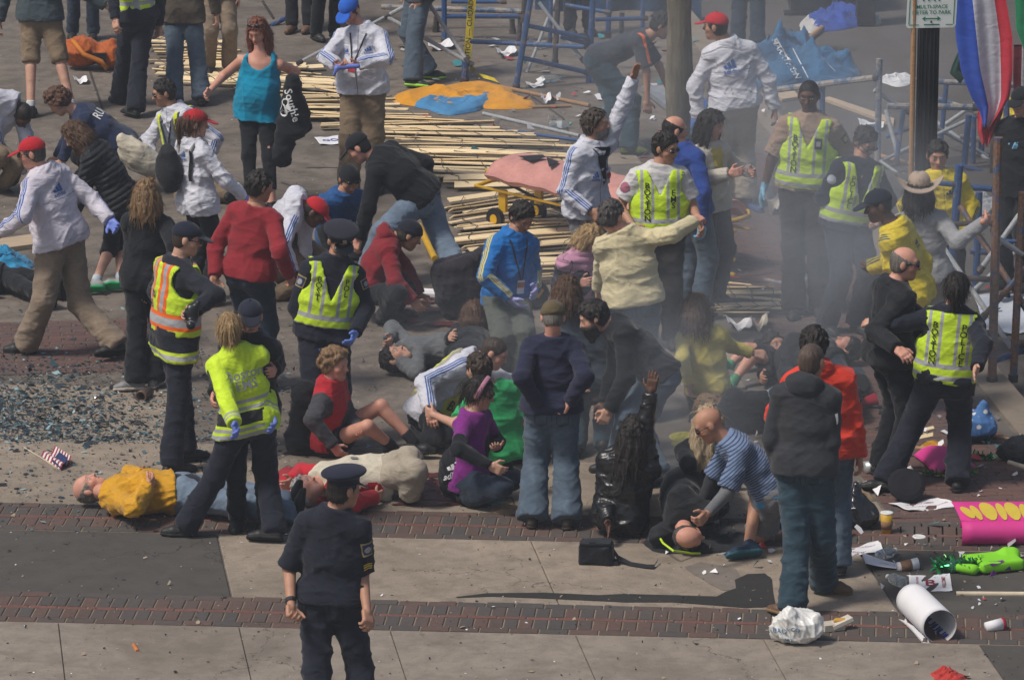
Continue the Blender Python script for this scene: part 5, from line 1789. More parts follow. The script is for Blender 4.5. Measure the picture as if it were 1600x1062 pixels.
# stretcher
sb = gz(800, 318)
st = empty('stretcher', sb, 'yellow framed ambulance stretcher with a pink blanket on the slat fence', 'stretcher')
M_yel = plain('stretcher_yellow', (.55, .32, .015), .45, var=.15)
S0, S1 = at_z(800, 262, .52), at_z(1125, 338, .52)
dx = nrm(S1 - S0); dy = nrm(np.cross(UPW, dx)); LN = float(np.linalg.norm(S1 - S0))
SP = lambda a, b, z: S0 + dx * a + dy * b + UPW * (z - S0[2])
ml = MB(); ml.sheet(lambda u, v: SP(.02 + u * (LN * 1.0), (v - .5) * .72, .58 + .07 * math.sin(v * math.pi) - .5 * max(0, abs(v - .5) - .36) + .012 * math.sin(u * 40) * math.sin(v * 9 + u * 14)), 40, 12, .07)
ml.make('blanket', cloth('salmon_blanket', (.56, .26, .22), .8, wr=.4), st, sb, smooth=True)
mm = MB()
for v0, v1 in ((.3, .75), (.75, .5)):
    pass
mm.add([SP(.18, -.1, .672), SP(.42, -.16, .672), SP(.40, .05, .675), SP(.7, -.2, .672), SP(.62, .0, .676), SP(.3, .1, .674)], [[0, 1, 2], [2, 3, 4], [0, 2, 5]])
mm.make('dark_print', M_ink, st, sb)
mm = MB()
for s in (-1, 1):
    mm.tube([SP(-.12, s * .2, .5), SP(.0, s * .3, .53), SP(LN + .05, s * .3, .53), SP(LN + .16, s * .2, .52)], .014, 8)
mm.tube([SP(-.12, -.2, .5), SP(-.17, 0, .49), SP(-.12, .2, .5)], .022, 8); mm.tube([SP(LN + .16, -.2, .52), SP(LN + .2, 0, .52), SP(LN + .16, .2, .52)], .022, 8)
mm.make('rail', M_yel, st, sb, smooth=True)
mm = MB()
for s in (-1, 1):
    mm.tube([SP(-.2, s * .26, .36), SP(LN + .1, s * .26, .38)], .013, 8)
mm.tube([SP(-.2, -.26, .36), SP(-.26, 0, .36), SP(-.2, .26, .36)], .02, 8)
mm.make('under_frame', M_yel, st, sb, smooth=True)
for s in (-1, 1):
    for a_ in (.12, LN - .2):
        MB().box(SP(a_, s * .22, .27), (dx, dy, UPW), (.045, .015, .1)).make('leg_bracket', M_yel, st, sb)
        w = MB(); w.lathe(SP(a_ - .05, s * .26 - .03, .1), dy, [(.0, 0), (.1, 0), (.105, .02), (.1, .045), (.03, .05), (0, .05)], 18); wo_ = w.make('wheel', M_blackp, st, sb); MB().lathe(SP(a_ - .05, s * .26 - .036, .1), dy, [(.0, 0), (.045, 0), (.045, .06), (0, .06)], 12).make('hub', M_yel, wo_, sb); wo_.location = (0, 0, 0)
        MB().tube([SP(a_, s * .22, .45), SP(LN / 2, s * .2, .2)], .015, 6).make('strut', M_dark, st, sb)
pn = MB()
for k in range(4):
    pn.tube([SP(LN + .18 + k * .085 - .02, -.2 - .02 * k, .5 - .0 * k), SP(LN + .1 + k * .085, -.26, .12)], .02, 6)
for z in (.12, .25, .38, .5):
    pn.tube([SP(LN + .12, -.25, z), SP(LN + .43, -.25, z)], .018, 6)
pn.make('side_rail', M_yel, st, sb, smooth=True)
# small pale pieces by the stretcher: a yellow crutch-like support and the wheel by the purple gloves
rod('yellow_support', 'bent yellow stretcher arm on the ground by the red hooded jacket', 'support', (655, 358), (680, 410), .03, M_yel)
rod('paper_tube', 'long white cardboard tube lying on the pavement behind the red jacket', 'tube', (603, 462), (690, 468), .045, M_paper)
w = MB(); wc = gz(838, 482) + UPW * .12
w.lathe(wc, nrm(-FC + RC * .4 + UPW * .3), [(0, -.03), (.11, -.03), (.12, 0), (.11, .03), (.04, .035), (0, .035)], 22)
wr_ = empty('loose_wheel', wc, 'black wheel with a yellow hub beside the purple gloves', 'wheel')
w.make('tyre', M_blackp, wr_, wc, smooth=True)
wh = MB(); wh.box(wc + nrm(-FC + RC * .4 + UPW * .3) * .04, (nrm(UPW * .8 + RC * .5), nrm(np.cross(nrm(-FC + RC * .4), nrm(UPW * .8 + RC * .5))), nrm(-FC + RC * .4)), (.06, .022, .008)); wh.make('hub', M_yel, wr_, wc)

# ------------------------------------------------------------------ litter one can name
def lathe_thing(name, label, cat, c, ax, prof, mat, n=18, group=None, parts=(), smooth=True):
    r = empty(name, c, label, cat, group)
    MB().lathe(c, ax, prof, n).make('body' if len(parts) else 'shell', mat, r, c, smooth=smooth)
    for nm, pr, mt in parts: MB().lathe(c, ax, pr, n).make(nm, mt, r, c, smooth=smooth)
    return r
M_cupy = plain('cup_yellow', (.56, .33, .03), .5, var=.08); M_sleeve = plain('cup_sleeve', (.25, .14, .08), .85)
M_wh = plain('white_plastic', (.7, .69, .67), .45, var=.06)
cc = gz(1385, 834)
lathe_thing('coffee_cup', 'yellow paper coffee cup with a brown sleeve beside the black bag', 'cup', cc, UPW, [(.034, 0), (.045, .155)], M_cupy, parts=[('sleeve', [(.0385, .04), (.0435, .1)], M_sleeve), ('rim', [(.044, .152), (.047, .158), (.045, .164), (.03, .163), (0, .16)], M_wh)])
cc = gz(1436, 841)
lathe_thing('cup_lid', 'white plastic cup lid on the brick paving', 'lid', cc, nrm(UPW + RC * .05), [(.047, 0), (.049, .012), (.044, .02), (.04, .018), (0, .018)], M_wh)
cc = gz(1540, 987) + UPW * .035
lathe_thing('paper_cup', 'white paper cup with a red rim lying at the lower right', 'cup', cc, nrm(RC + FC * .3 + UPW * .1), [(.0, 0), (.033, 0), (.042, .12)], M_paper, parts=[('lid', [(.044, .115), (.046, .12), (.044, .135), (0, .137)], plain('red_plastic', (.3, .02, .03), .4))])
cc = gz(1402, 893) + UPW * .035
lathe_thing('paper_cup', 'tipped cup with a brown sleeve among the green garland', 'cup', cc, nrm(RC + FC * .25 + UPW * .1), [(.0, 0), (.034, 0), (.044, .15)], M_paper, parts=[('sleeve', [(.036, .02), (.042, .1)], M_sleeve)])
cc = gz(1345, 640) + UPW * .045
lathe_thing('plastic_cup', 'red plastic party cup lying behind the orange red jacket', 'cup', cc, nrm(RC * .95 + FC * .2 + UPW * .3), [(.0, 0), (.035, 0), (.05, .13), (.053, .13)], plain('red_cup', (.35, .02, .04), .4))
cc = gz(1350, 741) + UPW * .05
lathe_thing('metal_tin', 'silver tin lying next to the officer\'s boot', 'tin', cc, nrm(RC + FC * .3), [(.0, 0), (.05, 0), (.05, .11), (.044, .11), (.042, .02), (0, .02)], plain('tin', (.5, .52, .5), .35, metal=.6))
cc = gz(224, 626) + UPW * .045
lathe_thing('metal_tube', 'short rusty metal sleeve beside the grey running shoe', 'tube', cc, nrm(-FC + RC * -.35), [(.02, -.12), (.04, -.12), (.046, 0), (.05, .05), (.035, .05), (.03, -.05), (0, -.05)], plain('rusty', (.12, .08, .06), .5, metal=.3))
def bottle(label, px, d, mat, cap_c, ln=.2, r=.033, tilt=0):
    q = gz(*px) + UPW * (r + .004)
    b = empty('plastic_bottle', q, label, 'bottle', 'plastic bottles lying about')
    ax = nrm(d)
    MB().lathe(q, ax, [(0, 0), (r * .8, 0), (r, .012), (r, ln * .35), (r * .93, ln * .38), (r, ln * .42), (r, ln * .68), (r * .5, ln * .87), (r * .42, ln * .95)], 16).make('shell', mat, b, q, smooth=True)
    MB().lathe(q, ax, [(r * .46, ln * .93), (r * .46, ln * 1.02), (0, ln * 1.02)], 12).make('cap', plain('cap', cap_c, .4), b, q, smooth=True)
M_clear = plain('clear_plastic', (.75, .8, .8), .08, trans=.85, var=.02, spec=.5)
M_greenp = plain('green_plastic', (.1, .5, .25), .1, trans=.8, var=.02, spec=.5)
bottle('clear bottle lying on the folded paper signs', (1372, 878), RC * .8 + FC * .9, M_clear, (.7, .7, .7), .2, .04)
bottle('green tinted bottle in the garland by the foam hand', (1482, 897), RC * .9 + FC * .6, M_greenp, (.05, .3, .1), .2, .045)
bottle('clear bottle beside the welcome card', (1412, 920), -RC * .6 + FC * .9, M_clear, (.6, .6, .6), .18, .04)
bottle('clear bottle in front of the tilted blue frame', (846, 131), RC + FC * .4, M_clear, (.02, .2, .3), .22, .04)
bottle('clear bottle lying behind the raised white sleeve', (858, 202), RC + FC * .2, M_clear, (.1, .4, .4), .22, .04)
bottle('clear bottle by the scaffold brace in the middle distance', (835, 78), RC * .6 + FC * .5, M_clear, (.05, .2, .4), .22, .04)

def paper(name, label, cat, quadpx, curl=.03, mats=None, th=.0015, lift=.008, fn=None, group=None, txt=()):
    g = [gz(*p) for p in quadpx]
    c = np.mean(g, axis=0)
    r = empty(name, c, label, cat, group)
    def pos(u, v):
        q = (g[0] * (1 - u) + g[1] * u) * (1 - v) + (g[3] * (1 - u) + g[2] * u) * v
        z = lift + (fn(u, v) if fn else curl * (abs(u - .5) * 2) ** 2 + curl * .5 * math.sin(u * 6 + v * 4) ** 2)
        return q + UPW * z
    m = MB(); m.sheet(pos, 16, 10, -th)
    m.make('card', mats or M_paper, r, c, smooth=True)
    for s, u, v, size, mt, rot in txt:
        V_, F_ = TEXTS[s]
        V_ = V_ * size
        P_ = []
        for x, y in V_:
            uu, vv = u + x * math.cos(rot) - y * math.sin(rot), v - (x * math.sin(rot) + y * math.cos(rot)) * 1.0
            P_.append(pos(uu, vv) + UPW * .004 - c)
        me = bpy.data.meshes.new('lettering'); me.from_pydata([tuple(q) for q in P_], [], F_); me.materials.append(mt); me.update()
        o = bpy.data.objects.new('lettering', me); COL.objects.link(o); o.parent = r
    return r
paper('paper_sign', 'white printed welcome card lying flat below the black hat', 'sign', [(1388, 791), (1465, 783), (1501, 794), (1420, 803)], .02, txt=[('CONGRATULATIONS', .5, .62, .085, M_redink, 0), ('WELCOME!', .5, .3, .11, M_redink, 0)])
paper('paper_sign', 'curled white card with maroon print right of the jeans', 'sign', [(1300, 862), (1372, 852), (1380, 866), (1304, 874)], .03, txt=[('CONGRATULATIONS', .5, .3, .085, M_redink, 0), ('WELCOME!', .45, .68, .11, M_redink, 0)])
paper('paper_sign', 'white card folded up at one end under the clear bottle', 'sign', [(1346, 876), (1420, 884), (1440, 890), (1352, 894)], .0, fn=lambda u, v: .1 * (1 - u) ** 2 * .6, txt=[('WELCOME!', .55, .6, .1, M_redink, 0)])
paper('paper_sign', 'upright welcome card with a maroon badge beside the garland', 'sign', [(1420, 902), (1484, 899), (1488, 926), (1421, 925)], .01, txt=[('WELCOME!', .83, .5, .13, M_redink, math.pi / 2), ('CONGRATULATIONS', .2, .5, .075, M_redink, math.pi / 2), ('B', .5, .52, .5, M_redink, 0)])
paper('paper_sheet', 'white paper with blue and pink print behind the cargo trousers', 'paper', [(491, 217), (530, 214), (545, 226), (500, 228)], .01, txt=[('GO', .5, .5, .4, M_navyink, 0)])
paper('paper_sheet', 'white paper on the far pavement by the brown jacket', 'paper', [(113, 126), (134, 125), (137, 133), (118, 133)], .04)
paper('paper_sheet', 'pale paper scrap near the tape and the tilted frame', 'paper', [(772, 84), (800, 80), (808, 88), (780, 94)], .06)
paper('paper_sheet', 'white sheet with red print by the far running shoes', 'paper', [(668, 72), (706, 66), (710, 78), (670, 82)], .05, txt=[('B', .4, .5, .5, plain('red_ink', (.45, .05, .06)), 0)])
paper('paper_sheet', 'white paper before the orange cloth and the wooden pole', 'paper', [(845, 156), (858, 154), (862, 163), (846, 165)], .06)
paper('paper_sheet', 'small white paper by the scaffold foot', 'paper', [(820, 133), (846, 132), (850, 138), (824, 139)], .03)
paper('paper_sheet', 'light blue tarpaulin sheet under the rusty frame at the right', 'tarpaulin', [(1520, 470), (1640, 452), (1660, 516), (1540, 528)], .05, mats=plain('pale_tarpaulin', (.5, .53, .58), .6, var=.1))
paper('paper_sheet', 'torn white paper behind the woman in yellow', 'paper', [(1130, 505), (1172, 508), (1176, 520), (1140, 518)], .06)
paper('paper_sheet', 'upright torn pale card left of the smoke', 'paper', [(1172, 512), (1196, 505), (1200, 516), (1176, 524)], .08, mats=plain('card', (.5, .44, .36), .8))
paper('paper_sheet', 'small white paper at the tree foot side of the kerb', 'paper', [(1340, 190), (1382, 196), (1380, 205), (1345, 204)], .03)
paper('paper_sheet', 'cream cloth piece beside the officers, propped in the corner of the slats', 'cloth', [(1198, 300), (1222, 318), (1218, 340), (1196, 336)], .12, mats=cloth('cream_canvas', (.5, .45, .38), .9))

def tube_sheet(name, label, cat, A_, B_, r, turns, mat_o, mat_i, flap=0, lw=None, txt=None, seam=0):
    """a rolled poster: a spiral sheet along A-B lying on the ground, its outer end left flat"""
    ax = nrm(B_ - A_); up = UPW; sd_ = nrm(np.cross(ax, up))
    if float(sd_ @ FC) > 0: sd_ = -sd_
    c0 = A_ + up * r
    L_ = float(np.linalg.norm(B_ - A_))
    rt = empty(name, (A_ + B_) / 2, label, cat)
    o = (A_ + B_) / 2
    def pos(u, v):
        s = v * (turns * 2 * math.pi * r + flap)
        if s < flap:
            return A_ + ax * L_ * u + sd_ * (flap - s) * 1.0 + up * (.006 + .02 * ((flap - s) / max(flap, .01)) ** 2 * abs(math.sin(u * 3)))
        a = (s - flap) / r
        rr_ = r * (1 - .03 * a / 6.28)
        return c0 + ax * L_ * u + (-up * math.cos(a) - sd_ * math.sin(a)) * rr_
    m = MB(); m.sheet(pos, 10, 60, .002)
    nF = 10 * 60
    for i in range(len(m.f)): m.m[i] = 0 if i < nF else 1
    m.make('card', [mat_i, mat_o], rt, o, smooth=True)
    return rt, pos, o
# pink poster with yellow petals, rolled up from below
M_pink = plain('pink_card', (.62, .04, .24), .6, var=.05); M_pinkb = plain('pink_card_back', (.5, .02, .16), .6, var=.05)
rt = empty('poster', gz(1560, 850), 'bright pink poster with yellow petals, rolled along its lower edge', 'poster')
o = np.array(rt.location)
A_ = gz(1503, 856); B_ = gz(1690, 855)
ax = nrm(B_ - A_); bk = nrm(np.cross(UPW, ax))
def pk(u, v):
    # v 0: lower edge tucked into the roll; then up and lying back
    s = v
    if s < .62:
        a = s / .62 * 4.6 - 1.2
        r = .085
        return A_ + ax * (u * 1.0 + .0) + UPW * (r + .005 - r * math.cos(a + 1.2)) - bk * (r * math.sin(a + 1.2)) + bk * .08
    t = (s - .62) / .38
    return A_ + ax * (u * 1.02 - .03 * t) + UPW * (.17 + .05 * t * (1 - t) + .03 * t) + bk * (.07 + .42 * t)
m = MB(); m.sheet(pk, 12, 44, .003); m.make('card', M_pink, rt, o, smooth=True)
M_petal = plain('yellow_paint', (.6, .45, .05), .7, var=.08)
pe = MB()
for (cx, w_, h_, rot, v0) in ((.07, .035, .5, .7, .68), (.13, .028, .62, .45, .66), (.22, .055, .8, .15, .66), (.31, .03, .75, 0, .66), (.39, .05, .8, 0, .66), (.47, .03, .7, -.2, .66), (.56, .05, .75, -.3, .66), (.7, .05, .7, -.1, .66), (.84, .05, .7, .1, .66)):
    pts = []
    for rr_, k in [(0, 0)] + [(.35, k) for k in range(14)] + [(.7, k) for k in range(14)] + [(1, k) for k in range(14)]:
        a = 2 * math.pi * k / 14
        uu, vv = cx + rr_ * (w_ * math.cos(a) - rot * .03 * math.sin(a)), v0 + (.17 + rr_ * .2 * math.sin(a)) * h_
        pts.append(pk(max(uu, .005), min(vv, .995)) + UPW * .006 - bk * .002)
    pe.add(pts, [[0, 1 + k, 1 + (k + 1) % 14] for k in range(14)] + [[1 + q * 14 + k, 15 + q * 14 + k, 15 + q * 14 + (k + 1) % 14, 1 + q * 14 + (k + 1) % 14] for q in (0, 1) for k in range(14)])
pe.make('petal_print', M_petal, rt, o)
# white rolled poster with blue lettering inside
rt, pos, o = tube_sheet('poster', 'white poster curled into a tube with blue lettering inside, lower right', 'poster', gz(1425, 962), gz(1468, 1004), .115, .92, M_paper, M_paper, flap=.12)
m = MB()
for v0, v1, lst in ((.06, .13, (.1, .3, .5, .72)), (.2, .27, (.2, .42, .6, .8)), (.45, .5, (.5, .6, .7, .8, .9))):
    for u in lst:
        for k in range(3):
            u0 = u + k * .045
            q = [pos(u0, v0 + .02 * (k % 2)), pos(u0 + .035, v0 + .015), pos(u0 + .035, v1), pos(u0, v1 - .01 * (k % 2))]
            c_ = gz(1445, 980) + UPW * .115
            q = [p_ + (c_ - p_ - nrm(B_ - A_) * 0) * .02 for p_ in q]
            m.add([p_ - o for p_ in q], [[0, 1, 2, 3]])
tag(m.make('lettering', M_navyink, rt), kind='stuff')
# pink sheet by the policewoman
paper('poster', 'bright pink paper folded to a cone behind the policewoman\'s shoe', 'poster', [(1427, 716), (1480, 716), (1527, 742), (1462, 748)], .0, mats=M_pink, fn=lambda u, v: .16 * max(0, math.sin(u * 2.4 + .2)) * (1 - abs(v - .5) * .8))
# green foam hand with purple marks
def gq(x, y, z): return at_z(x, y, z)
rt = empty('foam_hand', gz(1548, 892), 'lime green foam hand with purple marks lying at the lower right', 'foam hand')
o = np.array(rt.location)
pp, qq = solid([([box(gz(1556, 890) + UPW * .06, np.array([nrm(RC + FC * .35), nrm(FC - RC * .35), UPW]), np.array([.14, .11, .018]), .022), cap(gz(1575, 884) + UPW * .07, gz(1581, 884) + UPW * .08, .075, .06),
                  cap(gz(1520, 900) + UPW * .05, gz(1496, 897) + UPW * .05, .04, .03), cap(gz(1512, 889) + UPW * .06, gz(1508, 884) + UPW * .06, .03)], .03, [])], .012, rl=1)
build('foam', pp, qq, plain('lime_foam', (.22, .62, .02), .7, var=.06), rt, o)
m = MB()
bv = BVHTree.FromPolygons([tuple(v) for v in pp], [tuple(q) for q in qq.tolist()])
def drop(px, py):
    q = gz(px, py)
    d = Vector(ray(px, py)); h_ = bv.ray_cast(Vector(CPOS), d)
    return (np.array(h_[0]) if h_[0] is not None else q) - ray(px, py) * .004
for poly in ([(1537, 880), (1545, 876), (1556, 876), (1568, 874), (1570, 877), (1560, 881), (1550, 884), (1546, 881), (1538, 884)], [(1542, 896), (1552, 890), (1562, 893), (1560, 899), (1546, 903)], [(1570, 890), (1578, 884), (1580, 890), (1573, 894)]):
    m.add([drop(*p) for p in poly], [list(range(len(poly)))])
m.make('purple_print', plain('purple_print', (.12, .03, .16), .7), rt, o)
# tinsel garlands
def garland(label, pts, r, seed, n=420, cols=((.01, .22, .06), (.02, .35, .1), (.05, .12, .04))):
    rnd = np.random.default_rng(seed)
    g = [gz(*p) for p in pts]
    c = np.mean(g, axis=0)
    m = MB()
    for _ in range(n):
        t = rnd.uniform(0, len(g) - 1.001); i = int(t)
        q = g[i] + (g[i + 1] - g[i]) * (t - i) + UPW * r * .8
        d = nrm(rnd.normal(size=3)); L_ = r * rnd.uniform(.6, 1.25)
        e = q + d * L_; e[2] = max(e[2], .015)
        w = nrm(np.cross(d, rnd.normal(size=3))) * .007
        m.add([q - w, q + w, e + w * .6, e - w * .6], [[0, 1, 2, 3]], int(rnd.integers(3)))
    return m.make('garland', [plain('tinsel', cc_, .22, metal=.55, var=.2) for cc_ in cols], None, c, label=label, cat='garland')
garland('green tinsel garland tangled around the lime foam hand', [(1462, 898), (1482, 890), (1500, 894), (1520, 898), (1532, 894)], .07, 1)
garland('green tinsel garland lying behind the pink cone by the policewoman', [(1500, 722), (1525, 718), (1550, 722)], .045, 2, 200)
garland('green and gold tinsel under the pink cone', [(1442, 744), (1470, 748), (1500, 748), (1526, 742)], .04, 3, 200, ((.01, .2, .06), (.35, .25, .05), (.03, .3, .1)))

# bags
def blob_thing(name, label, cat, prims, mat, k=.04, vx=.014, amp=.01, wl=.12, seed=1, part='body', org=None, cuts=(), parts=()):
    pp, qq = solid([(prims, k, list(cuts))], vx, rl=1)
    o = org if org is not None else np.array([*(pp.mean(axis=0)[:2]), 0])
    if amp: pp = pp + vnormals(pp, qq) * crease(pp - o, amp, np.random.default_rng(seed), wl)[:, None]
    pp[:, 2] = np.maximum(pp[:, 2], .013)
    rt = empty(name, o, label, cat)
    build(part, pp, qq, mat, rt, o)
    return rt, o, pp, qq
def V3(px, py, z): return at_z(px, py, z)
M_whitebag = plain('white_film', (.66, .65, .62), .35, var=.08, spec=.5)
q = gz(1245, 1008)
rt, o, pp, qq = blob_thing('plastic_bag', 'white plastic carrier bag with blue print at the bottom right', 'bag', [ell(q + UPW * .11 + FC * .05, np.array([RC, FC, UPW]), np.array([.17, .14, .125])), cap(q + UPW * .12 + RC * .1, q + UPW * .2 + RC * .13, .07, .04), cap(q + UPW * .16 - RC * .06, q + UPW * .22 - RC * .05, .07, .05)], M_whitebag, amp=.02, wl=.1, vx=.009, cuts=[(q + UPW * .014, -UPW)])
bv = BVHTree.FromPolygons([tuple(v) for v in pp], [tuple(t) for t in qq.tolist()])
for s, px, py, sz in (('BAG', 1218, 985, .035), ('MEB', 1232, 1000, .022), ('GO', 1243, 984, .03), ('THANK YOU', 1228, 1006, .016)):
    V_, F_ = TEXTS[s]
    P_ = []
    for x, y in V_ * sz * 1.35:
        d = ray(px, py); h_ = None
        x_, y_ = px + (x * 232), py - y * 215 + x * 40
        d = ray(x_, y_); h_ = bv.ray_cast(Vector(CPOS), Vector(d))
        P_.append((np.array(h_[0]) if h_[0] is not None else q + UPW * .1) - d * .004 - o)
    me = bpy.data.meshes.new('lettering'); me.from_pydata([tuple(a_) for a_ in P_], [], F_); me.materials.append(plain('pale_blue_print', (.12, .25, .4), .6)); me.update()
    ob = bpy.data.objects.new('lettering', me); COL.objects.link(ob); ob.parent = rt
q = gz(1300, 985)
rt = empty('sandwich_box', q, 'opened takeaway box with food beside the white carrier bag', 'box'); m = MB()
m.box(q + UPW * .035, (nrm(RC + FC * .4), nrm(FC - RC * .4), UPW), (.075, .05, .022)); m.make('box', plain('card_box', (.5, .45, .36), .8), rt, q)
m = MB(); m.box(q + UPW * .062 + RC * .06, (nrm(RC + FC * .4 + UPW * .35), nrm(FC - RC * .4), nrm(UPW - RC * .3)), (.075, .04, .012)); m.make('lid', plain('card_lid', (.55, .5, .42), .8), rt, q)
pp, qq = solid([([cap(q + UPW * .07 + RC * (.02 + .02 * k), q + UPW * .072 + RC * (.03 + .02 * k) + FC * .02, .014) for k in range(4)], .01, [])], .006); build('food', pp, qq, plain('food', (.5, .27, .05), .6), rt, q)
M_bin = plain('black_bin_film', (.012, .012, .014), .22, var=.3, spec=.6)
q = gz(1340, 828)
blob_thing('plastic_bag', 'shiny black plastic bag standing beside the coffee cup', 'bag', [ell(q + UPW * .1 + FC * .08, np.array([RC, FC, UPW]), np.array([.16, .14, .11])), cap(q + UPW * .16 + FC * .08 - RC * .02, q + UPW * .3 + FC * .1 - RC * .01, .1, .03), cap(q + UPW * .08 + RC * .06, q + UPW * .1 + RC * .1, .06)], M_bin, amp=.016, wl=.12, vx=.01, cuts=[(q + UPW * .014, -UPW)])
q = gz(1416, 785)
rt = empty('hat', q, 'round black felt hat standing on its rim on the brick', 'hat')
dirn = nrm(-FC * .6 + UPW * .62 + RC * .05)
hc_ = q + UPW * .13 + FC * .02
m = MB(); m.lathe(hc_, dirn, [(.0, .03), (.06, .035), (.11, .03), (.137, .012), (.142, 0), (.137, -.012), (.11, -.05), (.08, -.08), (0, -.09)], 14); m.make('shell', plain('black_felt', (.012, .012, .016), .95), rt, q)
# camera bag with strap
q = gz(930, 885)
rt = empty('camera_bag', q, 'small black camera bag lying on the concrete with its strap trailing', 'bag')
ax1, ax2 = nrm(RC + FC * -.15), nrm(FC + RC * .15)
pp, qq = solid([([box(q + UPW * .085 + ax2 * .06, np.array([ax1, ax2, UPW]), np.array([.095, .055, .055]), .025)], .02, [])], .011, rl=1)
pp = pp + vnormals(pp, qq) * crease(pp - q, .006, np.random.default_rng(3), .12)[:, None]; build('bag', pp, qq, M_blackc, rt, q)
m = MB(); m.box(q + UPW * .165 + ax2 * .05, (nrm(ax1 + UPW * .05), ax2, UPW), (.105, .07, .008)); m.box(q + UPW * .17 - ax1 * .02, (ax1, ax2, UPW), (.02, .012, .012)); m.make('flap', M_blackc, rt, q)
m = MB(); pts = [gz(*p) + UPW * z for p, z in (((955, 876), .1), ((965, 881), .05), ((985, 885), .02), ((1010, 889), .02), ((1022, 890), .025), ((1028, 883), .04))]
up_ = []
for p in pts: up_.append(p)
m.add([p - ax2 * .035 for p in up_] + [p + ax2 * .035 + UPW * .006 for p in up_], [[i, i + 1, i + 7, i + 6] for i in range(5)]); m.make('strap', M_blackc, rt, q)
m = MB(); m.box(gz(962, 884) + UPW * .03, (ax1, ax2, UPW), (.02, .035, .01)); m.make('buckle', M_blackp, rt, q)
# blue floral pillow bag
q = gz(1520, 690)
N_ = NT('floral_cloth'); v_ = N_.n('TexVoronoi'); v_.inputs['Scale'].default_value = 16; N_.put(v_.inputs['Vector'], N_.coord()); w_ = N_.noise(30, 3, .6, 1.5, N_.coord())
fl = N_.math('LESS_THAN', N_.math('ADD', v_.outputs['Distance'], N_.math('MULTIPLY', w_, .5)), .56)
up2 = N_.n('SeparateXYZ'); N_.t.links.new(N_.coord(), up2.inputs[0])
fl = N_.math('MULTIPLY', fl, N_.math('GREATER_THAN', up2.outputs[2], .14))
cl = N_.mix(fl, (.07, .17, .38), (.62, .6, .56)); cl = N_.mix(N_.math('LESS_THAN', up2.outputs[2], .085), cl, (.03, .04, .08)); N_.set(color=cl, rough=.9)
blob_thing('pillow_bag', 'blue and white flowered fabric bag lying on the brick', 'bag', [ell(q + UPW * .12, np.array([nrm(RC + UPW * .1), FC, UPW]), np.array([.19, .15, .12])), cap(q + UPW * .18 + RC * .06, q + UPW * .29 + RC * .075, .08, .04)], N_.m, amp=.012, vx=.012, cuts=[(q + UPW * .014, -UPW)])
q = gz(1600, 722)
blob_thing('bag', 'black cloth bag at the right edge on the brick', 'bag', [ell(q + UPW * .09, np.array([RC, FC, UPW]), np.array([.2, .16, .1])), cap(q + UPW * .1 - RC * .1, q + UPW * .13 - RC * .02, .07)], M_blackc, amp=.015, cuts=[(q + UPW * .014, -UPW)])
q = gz(143, 108)
rt, o, pp, qq = blob_thing('backpack', 'orange backpack on the far pavement behind the tan shorts', 'backpack', [ell(q + UPW * .18 - RC * .1, np.array([RC, FC, UPW]), np.array([.22, .18, .16])), ell(q + UPW * .14 + RC * .18, np.array([RC, FC, UPW]), np.array([.16, .16, .14])), cap(q + UPW * .2 + RC * .1, q + UPW * .28 + RC * .22, .05)], cloth('orange_cordura', (.42, .1, .02), .6), amp=.02, cuts=[(q + UPW * .014, -UPW)])
MB().tube([q + UPW * .32 - RC * .18 - FC * .1, q + UPW * .2 - RC * .06 - FC * .22, q + UPW * .12 + RC * .12 - FC * .2, q + UPW * .04 + RC * .18 - FC * .2], .026, 6).make('strap', plain('orange_web', (.5, .16, .02), .7), rt, o, smooth=True)
MB().box(q + UPW * .15 + RC * .1 - FC * .16, (RC, FC, UPW), (.07, .02, .05)).make('pocket', M_blackc, rt, o)
q = gz(718, 495)
blob_thing('backpack', 'big dark backpack standing left of the man in the blue jacket', 'backpack', [box(q + UPW * .27, np.array([nrm(RC + UPW * .25), FC, nrm(UPW - RC * .25)]), np.array([.12, .08, .17]), .08), cap(q + UPW * .2 - RC * .1 - FC * .08, q + UPW * .3 - RC * .06 - FC * .1, .1), cap(q + UPW * .4 + RC * .1, q + UPW * .56 + RC * .2, .09, .05)], cloth('dark_pack', (.026, .022, .028), .8), amp=.014, cuts=[(q + UPW * .014, -UPW)])
q = gz(222, 277)
blob_thing('tote_bag', 'cream canvas tote hanging at the side of the woman in a black puffer', 'bag', [ell(at_D(222, 250, Dof(gz(200, 430))), np.array([nrm(RC * .8 - UPW * .55), FC, nrm(UPW + RC * .6)]), np.array([.22, .1, .13])), cap(at_D(190, 216, Dof(gz(200, 430))), at_D(215, 240, Dof(gz(200, 430))), .05, .11)], cloth('cream_canvas', (.55, .49, .38), .9), amp=.012, org=at_D(222, 250, Dof(gz(200, 430))), part='shell')
